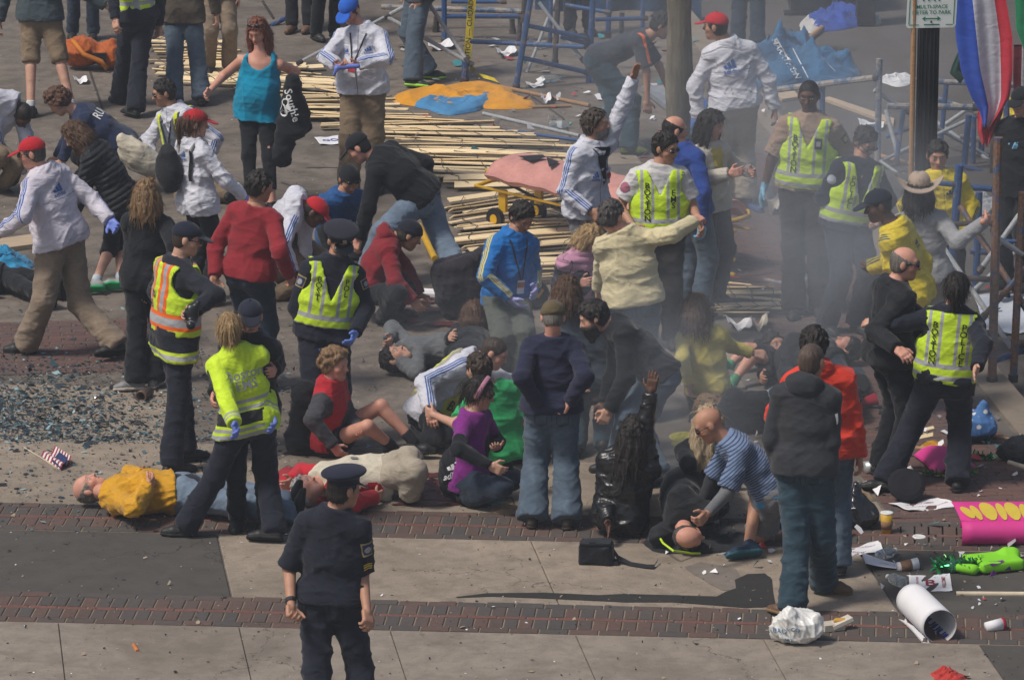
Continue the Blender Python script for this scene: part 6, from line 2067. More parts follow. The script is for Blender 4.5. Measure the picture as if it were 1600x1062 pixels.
# red sleeve scrap at the bottom right, dried food packet etc
crumple('red_cloth', 'scrap of red cloth at the bottom edge of the photo', 'cloth', [(1460, 1062), (1476, 1046), (1500, 1055), (1508, 1066), (1480, 1075)], .06, [cloth('red_scrap', (.45, .04, .03), .7)], 3)
crumple('teal_cloth', 'small teal cloth on the ground by the seated woman in purple', 'cloth', [(752, 782), (768, 772), (785, 778), (780, 788), (760, 790)], .05, [cloth('teal_scrap', (.02, .2, .24), .7)], 5)
crumple('brown_bag', 'crumpled brown paper bag behind the jeans of the man in navy', 'bag', [(765, 800), (790, 790), (812, 792), (812, 802), (780, 806)], .06, [plain('kraft', (.22, .15, .09), .85)], 7)
crumple('black_glove', 'flat black glove lying by the teal cloth', 'glove', [(720, 788), (740, 783), (770, 787), (765, 794), (725, 794)], .03, [M_blackc], 8)
crumple('gold_bag', 'orange and gold snack packet lying by the policewoman', 'packet', [(1444, 696), (1462, 689), (1470, 695), (1468, 704), (1450, 706)], .04, [plain('gold_foil', (.5, .25, .02), .4)], 9)
crumple('leaf_pile', 'heap of brown packing paper behind the shiny black bag', 'paper', [(1310, 776), (1330, 768), (1358, 776), (1362, 786), (1330, 790)], .07, [plain('kraft', (.22, .15, .09), .85)], 10)
crumple('clothing', 'yellow printed shirt lying in the smoke by the long blonde hair', 'clothing', [(1055, 690), (1068, 676), (1085, 680), (1082, 698), (1062, 702)], .06, [cloth('yellow_print', (.4, .36, .06), .8)], 11)
crumple('plastic_film', 'crumpled clear plastic in the street left of the black post', 'plastic', [(1378, 126), (1400, 118), (1418, 118), (1420, 128), (1400, 137), (1386, 132)], .07, [plain('clear_film', (.62, .62, .62), .2, var=.1, spec=.5)], 12)
crumple('plastic_film', 'crumpled clear plastic hanging by the yellow jacket at the right', 'plastic', [(1518, 316), (1530, 308), (1548, 312), (1548, 330), (1528, 336)], .1, [plain('clear_film2', (.34, .34, .34), .2, var=.15, spec=.5)], 13)
# small American flag on a stick
a, b = gz(38, 703) + UPW * .02, gz(70, 722) + UPW * .02
rt = empty('small_flag', b, 'small striped hand flag on a thin stick among the broken glass', 'flag')
MB().tube([a, b, gz(96, 737) + UPW * .01], .006, 6).make('stick', plain('thin_dowel', (.5, .42, .3), .7), rt, b)
A1, B1_, C1, D1 = gz(64, 718) + UPW * .03, gz(86, 712) + UPW * .06, gz(112, 728) + UPW * .06, gz(95, 738) + UPW * .02
m = MB()
for k in range(13):
    t0, t1 = k / 13, (k + 1) / 13
    p_ = [A1 + (D1 - A1) * t0, A1 + (D1 - A1) * t1]; q_ = [B1_ + (C1 - B1_) * t0, B1_ + (C1 - B1_) * t1]
    for j in range(6):
        s0, s1 = j / 6, (j + 1) / 6
        z = lambda s: UPW * .03 * math.sin(s * 7)
        m.add([p_[0] + (q_[0] - p_[0]) * s0 + z(s0), p_[0] + (q_[0] - p_[0]) * s1 + z(s1), p_[1] + (q_[1] - p_[1]) * s1 + z(s1), p_[1] + (q_[1] - p_[1]) * s0 + z(s0)], [[0, 1, 2, 3]], k % 2)
m.make('cloth', [plain('flag_dark_red', (.25, .03, .05), .7), plain('flag_cream', (.62, .58, .56), .7)], rt, b)
m = MB(); m.add([D1 + UPW * .01, D1 + (A1 - D1) * .45 + UPW * .02, D1 + (A1 - D1) * .45 + (C1 - D1) * .7 + UPW * .03, D1 + (C1 - D1) * .7 + UPW * .03], [[0, 1, 2, 3]]); m.make('canton', plain('flag_navy', (.02, .03, .09), .7), rt, b)

# dark stall or van edge and awning shapes at the top right, beyond the street
q = gz(1290, 40)
rt = empty('equipment_case', q, 'long dark equipment case with a pale top edge at the top of the street', 'case')
c = gz(1290, 8) + UPW * .35
MB().box(c, (RC, FC, UPW), (.42, .5, .35)).make('body', plain('case_black', (.02, .02, .022), .6), rt, q)
MB().box(c + UPW * .37 - FC * .02, (RC, FC, UPW), (.43, .51, .025)).make('lid', plain('case_edge', (.3, .3, .29), .5), rt, q)
MB().box(c - UPW * .335 - FC * .55, (RC, FC, UPW), (.5, .1, .012)).make('apron', M_blackp, rt, q)
q = gz(1352, 38)
rt = empty('wheeled_case', q, 'dark wheeled case standing right of the crumpled flag', 'case')
MB().box(q + UPW * .55, (RC, FC, UPW), (.1, .16, .53)).make('body', plain('case_black', (.02, .02, .022), .6), rt, q)
MB().tube([q + RC * .12 + UPW * .04 - FC * .1, q + RC * .12 + UPW * .04 + FC * .1], .05, 10).make('wheel', M_galv, rt, q)
q = gz(985, 30)
rt = empty('tarpaulin', q, 'dark blue tarpaulin hanging behind the bending man', 'tarpaulin')
m = MB(); D_ = Dof(q); m.sheet(lambda u, v: at_D(836 + 260 * u, -40 + 104 * v, D_ + .5 + .06 * math.sin(u * 22 + v * 3)), 30, 8, .01); m.make('sheet', cloth('navy_tarp', (.015, .04, .09), .6), rt, q, smooth=True)
q = gz(1120, 60)
board('panel', 'blue edged panel lying at the foot of the tree', 'panel', [(1002, 145), (1060, 155), (1140, 200), (1060, 190)], .05, plain('grey_panel', (.2, .21, .23), .6), lifts=[.02, .1, .02, .02])
board('panel', 'blue board lying against the tree foot, white along its edge', 'panel', [(1074, 170), (1110, 180), (1100, 215), (1068, 200)], .03, plain('blue_panel', (.04, .1, .3), .6), lifts=[.2, .1, .0, .0])

# ------------------------------------------------------------------ broken glass, grit and paper scraps: nobody could count them
def scatter(name, kind_cols, n, seed, place, size, flat=.35):
    rnd = np.random.default_rng(seed)
    m = MB()
    for _ in range(n):
        px, py = place(rnd)
        if not (-60 < px < 1660 and 20 < py < 1100): continue
        q = gz(px, py)
        q[2] = (Z0 + .003) if q[0] < STREET_X - .25 else q[2] + .003
        s = size(rnd, px, py)
        k = int(rnd.integers(3, 6))
        u = nrm([rnd.normal(), rnd.normal(), rnd.normal() * flat]); w = nrm(np.cross(nrm([rnd.normal() * flat, rnd.normal() * flat, 1]), u))
        a0 = rnd.uniform(0, 6.28)
        el = rnd.uniform(.35, 1.0)
        vs = []
        for i in range(k):
            a = a0 + 2 * math.pi * i / k + rnd.normal() * .25
            vs.append(q + u * math.cos(a) * s * rnd.uniform(.7, 1.2) + w * math.sin(a) * s * el)
        zm = min(v[2] for v in vs)
        for v in vs: v[2] += q[2] - zm
        nv = np.cross(vs[1] - vs[0], vs[2] - vs[0]); 
        if nv[2] < 0: vs = vs[::-1]
        m.add(vs, [list(range(k))], int(rnd.choice(len(kind_cols), p=[c_[1] for c_ in kind_cols])))
    return m.make(name, [c_[0] for c_ in kind_cols], kind='stuff')
M_g1 = plain('dark_glass', (.026, .036, .044), .18, var=.3, spec=.6); M_g2 = plain('teal_glass', (.07, .13, .14), .12, var=.3, spec=.7)
M_g3 = plain('pale_glass', (.3, .42, .43), .1, spec=.8); M_g4 = plain('char', (.02, .02, .022), .9)
def p_glass(r):
    t = r.random()
    if t < .3: return -20 + abs(r.normal()) * 150, 640 + r.normal() * 22
    if t < .5: return 20 + r.normal() * 140, 672 + r.normal() * 9
    if t < .6: return 150 + r.normal() * 160, 688 + r.normal() * 4
    if t < .72: return 60 + r.normal() * 130, 600 + r.normal() * 24
    if t < .88: return r.uniform(-20, 480), r.uniform(540, 790) + r.normal() * 10
    return r.uniform(-20, 600), r.uniform(480, 840)
scatter('glass_shards', [(M_g1, .5), (M_g2, .28), (M_g3, .1), (M_g4, .12)], 15000, 21, p_glass, lambda r, x, y: min(.045, .003 + r.exponential(.007)), .2)
scatter('grit', [(M_g4, .55), (M_paper, .12), (plain('grit_tan', (.3, .24, .17), .9), .33)], 5200, 22, lambda r: (r.uniform(-20, 1620), 60 + 1020 * r.random() ** 1.0), lambda r, x, y: min(.03, .004 + r.exponential(.0045)))
scatter('paper_scraps', [(M_paper, .5), (plain('scrap_red', (.35, .04, .05), .7), .12), (plain('scrap_teal', (.05, .25, .27), .6), .14), (plain('scrap_grey', (.3, .3, .3), .7), .24)], 420, 23,
        lambda r: (r.uniform(600, 1250), r.uniform(60, 260)) if r.random() < .6 else (r.uniform(1100, 1600), r.uniform(400, 900)), lambda r, x, y: r.uniform(.015, .07), .5)
scatter('paper_scraps', [(M_paper, .6), (plain('scrap_red', (.35, .04, .05), .7), .2), (plain('scrap_tan', (.4, .3, .18), .7), .2)], 60, 29, lambda r: (r.uniform(1360, 1600), r.uniform(840, 960)), lambda r, x, y: r.uniform(.008, .025), .4)
# orange capsule of plastic on the near slabs
rod('orange_stick', 'small orange plastic piece on the near concrete at the lower left', 'scrap', (209, 1010), (215, 1020), .014, plain('orange_plastic', (.5, .17, .05), .5))
# dark stains on the pavement
def stain(name, blobs, z, seed):
    N = NT('dark_stain')
    return None
M_stain = plain('dried_stain', (.085, .02, .022), .5, var=.35, scale=5, spec=.4)
rnd = random.Random(8)
def streak(x0, x1, y, h, z):
    n = 22
    top, bot = [], []
    for i in range(n + 1):
        t = i / n
        x = x0 + (x1 - x0) * t
        e = math.sin(math.pi * t) ** .5
        top.append((x, y - h * e * (.35 + .65 * rnd.random()))); bot.append((x, y + h * e * (.3 + .7 * rnd.random())))
    flat_strip(top, bot, z, M_stain, 'dark_stain', kind='stuff')
for k, a_ in enumerate(((596, 745, 741, 6), (606, 735, 752, 6), (640, 740, 763, 8), (640, 800, 777, 7), (685, 745, 750, 10), (590, 690, 771, 5), (690, 735, 735, 5), (610, 720, 787, 4))):
    streak(*a_, Z0 + .005 + k * .0005)
for k, a_ in enumerate(((610, 700, 482, 6), (625, 690, 470, 4), (600, 660, 500, 5), (660, 720, 505, 5), (690, 720, 440, 4))):
    streak(*a_, .004 + Z0 + k * .0005)
# ------------------------------------------------------------------ clothes
NAVY = (.014, .016, .026); BLACK = (.011, .012, .015); LIME = (.52, .72, .03); SIL = (.33, .33, .34); INKB = (.015, .015, .02)
STB = (.045, .11, .33)
S3 = lambda c: [([('S', 0, a - .0055, a + .0055)], c) for a in (-.0185, 0, .0185)]
def SEAM(c): return [([('T', 0, -.005, .005), ('T', 2, .0, .6), ('S', 1, 4, 6)], c), ([('T', 1, .318, .325), ('T', 2, -.6, 0), ('S', 1, 4, 6)], c)]
m_navy = cloth('navy_uniform', NAVY); m_navy2 = cloth('navy_wool', (.022, .024, .05), .95)
m_black = cloth('black_cloth', BLACK); m_blackj = cloth('black_jacket', (.014, .015, .018), .7, layers=SEAM((.03, .03, .034))); m_char = cloth('charcoal_fleece', (.035, .037, .042), .95, wr=.4)
m_leather = cloth('black_leather', (.012, .012, .013), .32, shiny=1.0, wr=1.0, weave=0)
m_puff = cloth('black_puffer', (.012, .013, .016), .55, quilt=.05, wr=.8)
m_white = cloth('white_track_shell', (.58, .58, .64), .6, layers=S3(STB) + SEAM((.26, .27, .32)), wr=.8)
m_white2 = cloth('pinkish_white_shell', (.58, .545, .61), .6, layers=S3(STB) + SEAM((.28, .26, .31)), wr=.8)
m_whiteb = cloth('white_shell_plain', (.58, .58, .63), .6, layers=SEAM((.27, .27, .31)), wr=.9)
m_khaki = cloth('khaki_cotton', (.20, .145, .092)); m_tan = cloth('tan_cotton', (.235, .18, .13)); m_beige = cloth('beige_cotton', (.36, .31, .24))
m_jean = cloth('blue_denim', (.08, .112, .15), .9, denim=True); m_jeanl = cloth('light_denim', (.15, .2, .265), .9, denim=True); m_jeand = cloth('dark_denim', (.022, .034, .055), .9, denim=True); m_jeant = cloth('teal_denim', (.028, .055, .075), .9, denim=True)
m_teal = cloth('teal_jersey', (.0, .22, .36), .8, wr=.4); m_red = cloth('red_sweater', (.25, .022, .03), .95, wr=.4); m_redh = cloth('dark_red_hoodie', (.2, .018, .025), .9); m_redj = cloth('orange_red_shell', (.62, .045, .022), .6, wr=.8)
m_cream = cloth('cream_oxford', (.6, .52, .32), .85); m_cream2 = cloth('cream_jacket', (.55, .5, .42), .85); m_yell = cloth('yellow_jersey', (.5, .42, .1), .85)
m_yelj = cloth('yellow_track_shell', (.66, .5, .02), .6, layers=S3((.03, .06, .08)) + SEAM((.4, .3, .02)), wr=.8)
m_gold = cloth('gold_rain_shell', (.6, .3, .012), .5, wr=.9)
m_blue = cloth('royal_blue_shell', (.01, .14, .42), .6, layers=S3((.62, .5, .08)), wr=.8); m_bluet = cloth('blue_polo', (.02, .055, .25), .85)
m_pink = cloth('pink_quilted_vest', (.52, .25, .35), .75, quilt=.06); m_purple = cloth('purple_tee', (.2, .022, .2), .85, wr=.4); m_green = cloth('green_tee', (.03, .33, .11), .85, wr=.4)
m_grey = cloth('grey_sweat', (.3, .3, .31), .9); m_gsw = cloth('slate_sweater', (.055, .075, .085), .95); m_dgrey = cloth('dark_grey_tee', (.045, .05, .06), .9); m_gjack = cloth('grey_jacket', (.12, .125, .13), .9)
m_brownj = cloth('brown_jacket', (.075, .06, .045), .85); m_tanshirt = cloth('tan_uniform', (.32, .22, .16), .85); m_whsh = cloth('white_shirt', (.55, .53, .52), .85)
m_slate = cloth('slate_blue_sweater', (.05, .065, .085), .95); m_olive = cloth('olive_grey_trousers', (.09, .1, .085), .9); m_drk = cloth('brown_black_trousers', (.025, .021, .02), .9)
m_polo = cloth('striped_polo', (.15, .21, .33), .85, layers=[([('T', 1, .05 + .019 * i, .0565 + .019 * i)], (.025, .035, .08)) for i in range(26)] + [([('T', 0, -.4, .4), ('T', 1, -.2, .035)], (.03, .27, .52))], wr=.4)
m_gshort = cloth('grey_shorts', (.16, .16, .17), .9)
def vest_mat(name, base=LIME, hor=((.05, .10), (.14, .18)), vert=.095, vw=.028, trim=None, back_u=0.0):
    L = []
    for s in (-1, 1):
        c = s * vert
        if trim: L.append(([('T', 0, c - vw - .032, c + vw + .032)], trim))
        L.append(([('T', 0, c - vw, c + vw)], SIL))
    for a, b in hor:
        if trim: L.append(([('T', 1, a - .03, b + .03)], trim))
        L.append(([('T', 1, a, b)], SIL))
    return cloth(name, base, .6, layers=L, wr=.5)
m_vest = vest_mat('lime_police_vest')
def police_vest_mat(name, c1, c2):
    L = []
    for s in (-1, 1):
        for c in (s * c1, s * c2): L.append(([('T', 0, c - .012, c + .012), ('T', 1, .15, .6)], SIL))
    for a, b in ((.03, .065), (.115, .15)): L.append(([('T', 1, a, b)], SIL))
    return cloth(name, LIME, .6, layers=L, wr=.5)
m_pvest = police_vest_mat('lime_vest_with_name_panels', .062, .148)
m_ovest = vest_mat('lime_orange_vest', hor=((.09, .15),), vert=.085, vw=.02, trim=(.75, .13, .015))
EMSY = (.55, .74, .03)
m_ems = cloth('lime_ambulance_jacket', EMSY, .6, wr=.7, layers=[([('T', 1, .02, .075), ('S', 1, 4, 6)], BLACK), ([('T', 1, -.1, .105), ('S', 1, 4, 6), ('T', 1, .02, .105)], (.02, .02, .022)),
    ([('T', 1, -.075, -.045), ('S', 1, 4, 6)], SIL), ([('T', 1, -.025, .0), ('S', 1, 4, 6)], SIL), ([('T', 1, .115, .14), ('S', 1, 4, 6)], SIL), ([('T', 1, .165, .19), ('S', 1, 4, 6)], SIL),
    ([('S', 1, 1.72, 1.79)], SIL), ([('S', 1, 1.85, 1.9)], SIL), ([('S', 0, .03, .3), ('S', 1, .1, 1.4)], (.02, .02, .022))])
m_fire = cloth('navy_coat_reflective', (.016, .018, .026), .8, layers=[([('T', 1, -.18, -.10), ('S', 1, 4, 6)], (.5, .62, .04)), ([('T', 1, -.155, -.125), ('S', 1, 4, 6)], SIL)], wr=.7)
m_bib = cloth('grey_bib', (.10, .115, .14), .7, layers=[([('T', 0, s * .115 - .02, s * .115 + .02)], (.6, .68, .03)) for s in (-1, 1)] + [([('T', 1, .0, .05)], (.6, .68, .03))], wr=.4)
m_tan_bib = cloth('pale_bib', (.38, .36, .27), .7, layers=[([('T', 0, s * .1 - .02, s * .1 + .02)], (.62, .66, .03)) for s in (-1, 1)] + [([('T', 1, .1, .26)], (.5, .5, .08))], wr=.4)
RED = (.45, .015, .025); NITR = (.14, .2, .55); SKYG = (.18, .42, .6); LAV = (.33, .32, .6)
HB = (.018, .013, .01); HD = (.045, .028, .018); HBR = (.09, .045, .022); HBL = (.34, .22, .10); HBLD = (.22, .13, .06); HR = (.17, .05, .022); HG = (.17, .15, .13); HGD = (.075, .065, .06)
def lanyard(gm, u=.0, w=.2, badge=(.4, .02, .04), side='front', wt=.52):
    for s in (-1, 1):
        patch(gm, [(s * .07, wt), (s * .07 + s * .014, wt), (u + s * .014, w + .1), (u, w + .1)], side, plain('lanyard_web', (.02, .02, .025), .7), 'lanyard', .009, 6)
    patch(gm, [(u - .035, w + .1), (u + .035, w + .1), (u + .035, w - .01), (u - .035, w - .01)], side, plain('badge_card', (.65, .64, .63), .5), 'badge', .014, 2)
    patch(gm, [(u - .035, w + .085), (u + .035, w + .085), (u + .035, w + .04), (u - .035, w + .04)], side, plain('badge_print', badge, .5), 'badge_print', .018, 2)
def logo(gm, side, u, w, s=1.0, mat=None):
    mat = mat or plain('logo_blue', STB, .7)
    f = -1 if side == 'front' else 1
    for k, (x, h) in enumerate(((-.028, .022), (-.004, .04), (.02, .058))):
        q = [(x - .012, 0), (x + .012, 0), (x - .002, h), (x - .02, h * .8)]
        patch(gm, [(u - f * a * s, w + b * s) for a, b in q], side, mat, 'emblem', .004, 1)
    letters(gm, 'adidas', side, u, w - .018 * s, .028 * s, mat, squash=1.1)
def shoulder_patch(gm, side, c=(.30, .3, .34), e=(.35, .26, .1), t=.3, f='f'):
    patch(gm, [(-.042, t - .13), (.042, t - .13), (.034, t + .16), (-.034, t + .16)], side + f, plain('patch_edge', e, .7), 'shoulder_patch', .004, 3)
    patch(gm, [(-.034, t - .1), (.034, t - .1), (.027, t + .13), (-.027, t + .13)], side + f, plain('patch_ground', (.03, .04, .09), .7), 'patch_ground', .007, 3)
    patch(gm, [(.022 * math.cos(a), t + .02 + .075 * math.sin(a)) for a in np.linspace(0, 5.6, 9)], side + f, plain('patch_seal', c, .6), 'patch_seal', .01)

def pockets(a, c, belt=None):
    m = plain('pocket_stitching', c, .9)
    for s in (-1, 1):
        u = s * .078
        for q in ([(u - .05, -.0), (u + .05, -.0), (u + .05, -.01), (u - .05, -.01)], [(u - .05, -.01), (u - .044, -.01), (u - .036, -.1), (u - .042, -.1)], [(u + .05, -.01), (u + .044, -.01), (u + .036, -.1), (u + .042, -.1)], [(u - .042, -.1), (u + .042, -.1), (u, -.125), (u, -.118)]):
            patch(a.legs, q, 'back', m, 'pocket_seam', .004, 3)
    patch(a.legs, [(-.004, .08), (.004, .08), (.004, -.12), (-.004, -.12)], 'back', m, 'seam', .003, 4)

# ------------------------------------------------------------------ the people, nearest first
# 1 the officer in front
a = person('officer in short sleeved dark uniform and peaked cap, back turned, standing alone in front', (520, 1152), (517, 935), (522, 800), (536, 768), yaw=166, hd=(128, 6, 0), h=1.84, b=1.08,
    LE=(452, 888, 0.05), LW=(455, 945, '-'), RE=(566, 893, .02), RW=(573, 952, '-'), LA=(492, 1160, 'g'), RA=(562, 1150, 'g'), skin='tan', hair=('short', HB, .008), curl=.75,
    hat=('peaked', NAVY, cloth('cap_navy', (.012, .014, .03), .8, wr=.1)), top=dict(mat=m_navy, sleeve=.98, hem=-.0, name='uniform_shirt', o=.024, so=.012), legs=dict(mat=m_navy, o=.026, flare=.03), belt=(.01, .01, .012))
pockets(a, (.008, .009, .013))
shoulder_patch(a.top, 'R', f='b', t=.35)
for k in range(3): patch(a.top, [(-.03, .70 + k * .05), (0, .67 + k * .05), (0, .7 + k * .05), (-.03, .73 + k * .05)], 'Rb', plain('chevron_gold', (.6, .42, .03), .6), 'chevron', .005, 2); patch(a.top, [(0, .67 + k * .05), (.03, .70 + k * .05), (.03, .73 + k * .05), (0, .70 + k * .05)], 'Rb', plain('chevron_gold', (.6, .42, .03), .6), 'chevron', .005, 2)
w = a.j['LW']; e = a.j['LE']
MB().tube([w + (e - w) * .08, w + (e - w) * .17], .036, 12).make('wristwatch', M_blackp, a.root, a.org)
MB().box(a.sp(.08) - a.left * .19 - a.fwd * .0, (a.left, a.fwd, a.S), (.03, .05, .08)).make('holster', M_blackp, a.root, a.org)

# 2 ambulance woman
a = person('ambulance worker in a lime jacket with Boston EMS on the back, blonde hair tied', (360, 838), (392, 672), (368, 548), (358, 516), yaw=-160, hd=(-170, 12, 0), h=1.74,
    LE=(352, 622, '-'), LW=(366, 662, '-'), RE=(415, 605, '+'), RW=(425, 650, '-'), LK=(335, 745), LA=(292, 818, 'g'), RK=(418, 745), RA=(428, 826, 'g'), LF=(-95,), RF=(-100,), hair=('bun', HBL, .012), gloves=NITR,
    top=dict(mat=m_ems, hem=-.16, o=.034, amp=.007, collar=.06), legs=dict(mat=m_navy, o=.024, flare=.03))
letters(a.top, 'Boston', 'back', -.0, .37, .075, plain('reflective_grey', (.25, .25, .26), .6)); letters(a.top, 'EMS', 'back', -.0, .29, .07, plain('reflective_grey', (.25, .25, .26), .6))

# 3 man with moustache
a = person('grey moustached man in dark jacket and navy cap, half hidden by the lime jacket', (405, 742), (392, 620), (392, 528), (391, 497), yaw=-5, hd=(5, 12, 0), st=1, h=1.72,
    RE=(345, 575, '0'), RW=(335, 615, '-'), LE=(432, 570, '0'), LW=(428, 578, '-'), hair=('ring', HG), beard=('mustache', .01, (.3, .28, .26)), hat=('cap', (.014, .016, .03)), skin='pink', top=dict(mat=m_blackj, o=.03, collar=.06), legs=dict(mat=m_black))
patch(a.top, [(-.02, .47), (.03, .47), (.01, .36), (.0, .36)], 'front', plain('blue_tie', (.03, .06, .2), .7), 'scarf', .006, 3)
# 4 orange vest
a = person('man in a lime and orange striped vest over a navy coat, facing right', (278, 722), (272, 545), (278, 408), (292, 374), yaw=118, hd=(92, 14, 0), h=1.82, b=1.08,
    RE=(338, 462, '-'), RW=(300, 486, '-'), LE=(245, 455, '+'), LW=(262, 500, '0'), LK=None, LA=(290, 702, 'g'), RA=(268, 722, 'g'), skin='light', hair=('buzz', HD), hat=('cap', (.012, .015, .03)), glasses=(.012, .0),
    top=dict(mat=m_fire, hem=-.34, o=.036, amp=.01), legs=dict(mat=m_navy, o=.024, flare=.02), vest=dict(mat=m_ovest, o=.052, hem=.02, v=.0))
letters(a.vest, 'N', 'back', .02, .30, .06, M_ink); letters(a.vest, 'E', 'back', .05, .22, .06, M_ink)
q = a.j['RW'] - FC * .07 - UPW * .01
pp, qq = solid([([ell(q, np.array([RC, FC, UPW]), np.array([.055, .045, .085])), cap(q - FC * .04 - UPW * .05, q - FC * .075 - UPW * .06, .035), cap(q + RC * .03 + UPW * .05, q + RC * .05 + UPW * .09, .022)], .02, [])], .01, rl=1); build('respirator', pp, qq, M_blackp, a.root, a.org)
MB().lathe(q - FC * .06 - UPW * .055, -FC, [(.0, 0), (.03, 0), (.032, .02), (.02, .026), (0, .026)], 14).make('respirator_lens', M_foil, a.root, a.org)
# 5 white jacket left
a = person('big man in a white three stripe jacket, red cap and tan trousers striding left', (88, 548), (103, 402), (68, 268), (50, 240), yaw=-128, hd=(-95, 14, 0), h=1.84, b=1.12, belly=.03,
    LE=(36, 338, '-'), LW=(2, 362, '0'), RE=(160, 325, '+'), RW=(172, 345, '-'), LK=(68, 470), LA=(42, 535, 'g'), RK=(125, 475), RA=(182, 538, 'z.13'), LF=(-92,), RF=(190, 562) and (-70,), skin='pink', hair=('ring', HGD), hat=('cap', RED), glasses=(.01, .0), gloves={'R': NITR},
    top=dict(mat=m_white2, hem=-.12, o=.036, amp=.012, collar=.06), legs=dict(mat=m_tan, o=.034, flare=.03))
logo(a.top, 'back', .02, .38, 1.25)
patch(a.top, [(-.12, .52), (-.07, .53), (.0, .5), (-.05, .47)], 'front', plain('red_collar', (.45, .02, .03), .8), 'collar_lining', .006, 3)
MB().box(a.sp(.02) - a.left * .2 + UPW * .02, (a.left, a.fwd, a.S), (.025, .04, .075)).make('belt_radio', M_blackp, a.root, a.org)
# 6 teal tank
a = person('red haired woman in a teal tank top and black leggings carrying a black jacket', (402, 322), (400, 208), (408, 85), (403, 50), yaw=-8, hd=(-20, 26, 0), h=1.75, b=1.2, belly=.025,
    RE=(350, 118, '0'), RW=(328, 142, '-'), LE=(462, 112, '0'), LW=(455, 140, '-'), LA=(424, 318, 'g'), RA=(392, 316, 'g'), skin='pink', hair=('long', HR, .016, .4), glasses=(-.03, .1),
    top=dict(mat=m_teal, sleeve=0, hem=-.16, collar=0, tank=True, o=.014, name='tank_top'), legs=dict(mat=m_black, o=.004, flare=0, len=1.72, name='leggings'))
jk = Dof(gz(440, 322))
pp, qq = solid([([cap(at_D(458, 125, jk - .25), at_D(462, 200, jk - .22), .07, .12), cap(at_D(455, 140, jk - .25), at_D(440, 245, jk - .2), .07, .1), cap(at_D(470, 160, jk - .22), at_D(484, 198, jk - .2), .05, .035)], .05, [])], .014, rl=1)
rt = empty('jacket', at_D(458, 180, jk - .22), 'black jacket with white lettering hung over the arm of the red haired woman', 'jacket'); o = np.array(rt.location)
pp = pp + vnormals(pp, qq) * crease(pp - o, .016, np.random.default_rng(4), .14)[:, None]; build('cloth', pp, qq, m_black, rt, o)
bv = BVHTree.FromPolygons([tuple(v) for v in pp], [tuple(t) for t in qq.tolist()])
V_, F_ = TEXTS['Southie']; P_ = []
for x, y in V_ * 17:
    d = ray(456 + x * .28 + y * 1.0, 165 + x * .98 - y * .25); h_ = bv.ray_cast(Vector(CPOS), Vector(d)); P_.append((np.array(h_[0]) if h_[0] is not None else at_D(456, 165, jk - .35)) - d * .005 - o)
me = bpy.data.meshes.new('lettering'); me.from_pydata([tuple(q) for q in P_], [], F_); me.materials.append(M_wprint); ob = bpy.data.objects.new('lettering', me); COL.objects.link(ob); ob.parent = rt
m = MB()
for (x, y, r_) in ((440, 168, 6), (446, 160, 6), (444, 176, 6), (450, 170, 5)):
    pts = []
    for k in range(9):
        d = ray(x + r_ * math.cos(k * .7), y + r_ * 1.1 * math.sin(k * .7)); h_ = bv.ray_cast(Vector(CPOS), Vector(d)); pts.append((np.array(h_[0]) if h_[0] is not None else at_D(x, y, jk - .36)) - d * .005 - o)
    m.add(pts, [list(range(9))])
m.make('clover_print', M_wprint, rt)
# 7 blue cap
a = person('man in white jacket, blue cap and cargo trousers pulling on blue gloves', (568, 296), (567, 160), (565, 44), (546, 16), yaw=-14, hd=(-28, 36, 0), h=1.84, b=1.1, belly=.03,
    LE=(604, 92, '-'), LW=(560, 100, '-'), RE=(509, 90, '-'), RW=(527, 102, '-'), RA=(545, 290, 'g'), LA=(592, 284, 'g'), skin='pink', hair=('ring', HD), hat=('cap', (.02, .11, .5)), curl=.7,
    top=dict(mat=m_white, hem=-.1, o=.036, amp=.012, collar=.05), legs=dict(mat=m_khaki, o=.036, flare=.03))
lanyard(a.top, -.04, .14); logo(a.top, 'front', .1, .36, .8); logo(a.top, 'front', -.11, .34, .6)
pp, qq = solid([([cap(a.j['RW'] - FC * .1 + UPW * .0, a.j['LW'] - FC * .1, .026, .022), cap(a.j['RW'] - FC * .12 - UPW * .01, a.j['RW'] - FC * .12 - UPW * .07 - RC * .03, .022, .012)], .02, [])], .009); build('rubber_glove', pp, qq, plain('nitrile', NITR, .45, var=.15), a.root, a.org)
# 8 brown jacket, jeans
a = person('man in brown jacket and blue jeans with his back turned, cut by the top edge', (292, 152), (286, 18), (284, -66), (284, -96), yaw=172, h=1.78, LE=(248, 0, '0'), LW=(246, 40, '0'), RE=(336, -8, '0'), RW=(338, 22, '0'), LA=(272, 152, 'g'), RA=(314, 150, 'g'),
    top=dict(mat=m_brownj, hem=-.18, o=.034), legs=dict(mat=m_jean, o=.028, flare=.03))
# 9 beige trousers
a = person('man in beige trousers behind the jeans of the man in a brown jacket', (342, 116), (340, -16), (338, -98), (338, -128), yaw=10, h=1.76, top=dict(mat=m_brownj), legs=dict(mat=m_tan, o=.026))
# 10 tan shorts
a = person('man in a slate sweater and tan cargo shorts, back turned, at the upper left', (78, 172), (62, 34), (62, -58), (66, -90), yaw=178, h=1.8, b=1.12, belly=.02, LE=(8, -8, '0'), LW=(-2, 40, '0'), RE=(130, -10, '0'), RW=(170, 12, '-'), LA=(48, 168, 'g'), RA=(112, 168, 'g'),
    top=dict(mat=m_gsw, hem=-.06, o=.034), legs=dict(mat=m_khaki, len=1.08, o=.03, name='shorts'), socks=((.5, .5, .5), .12))
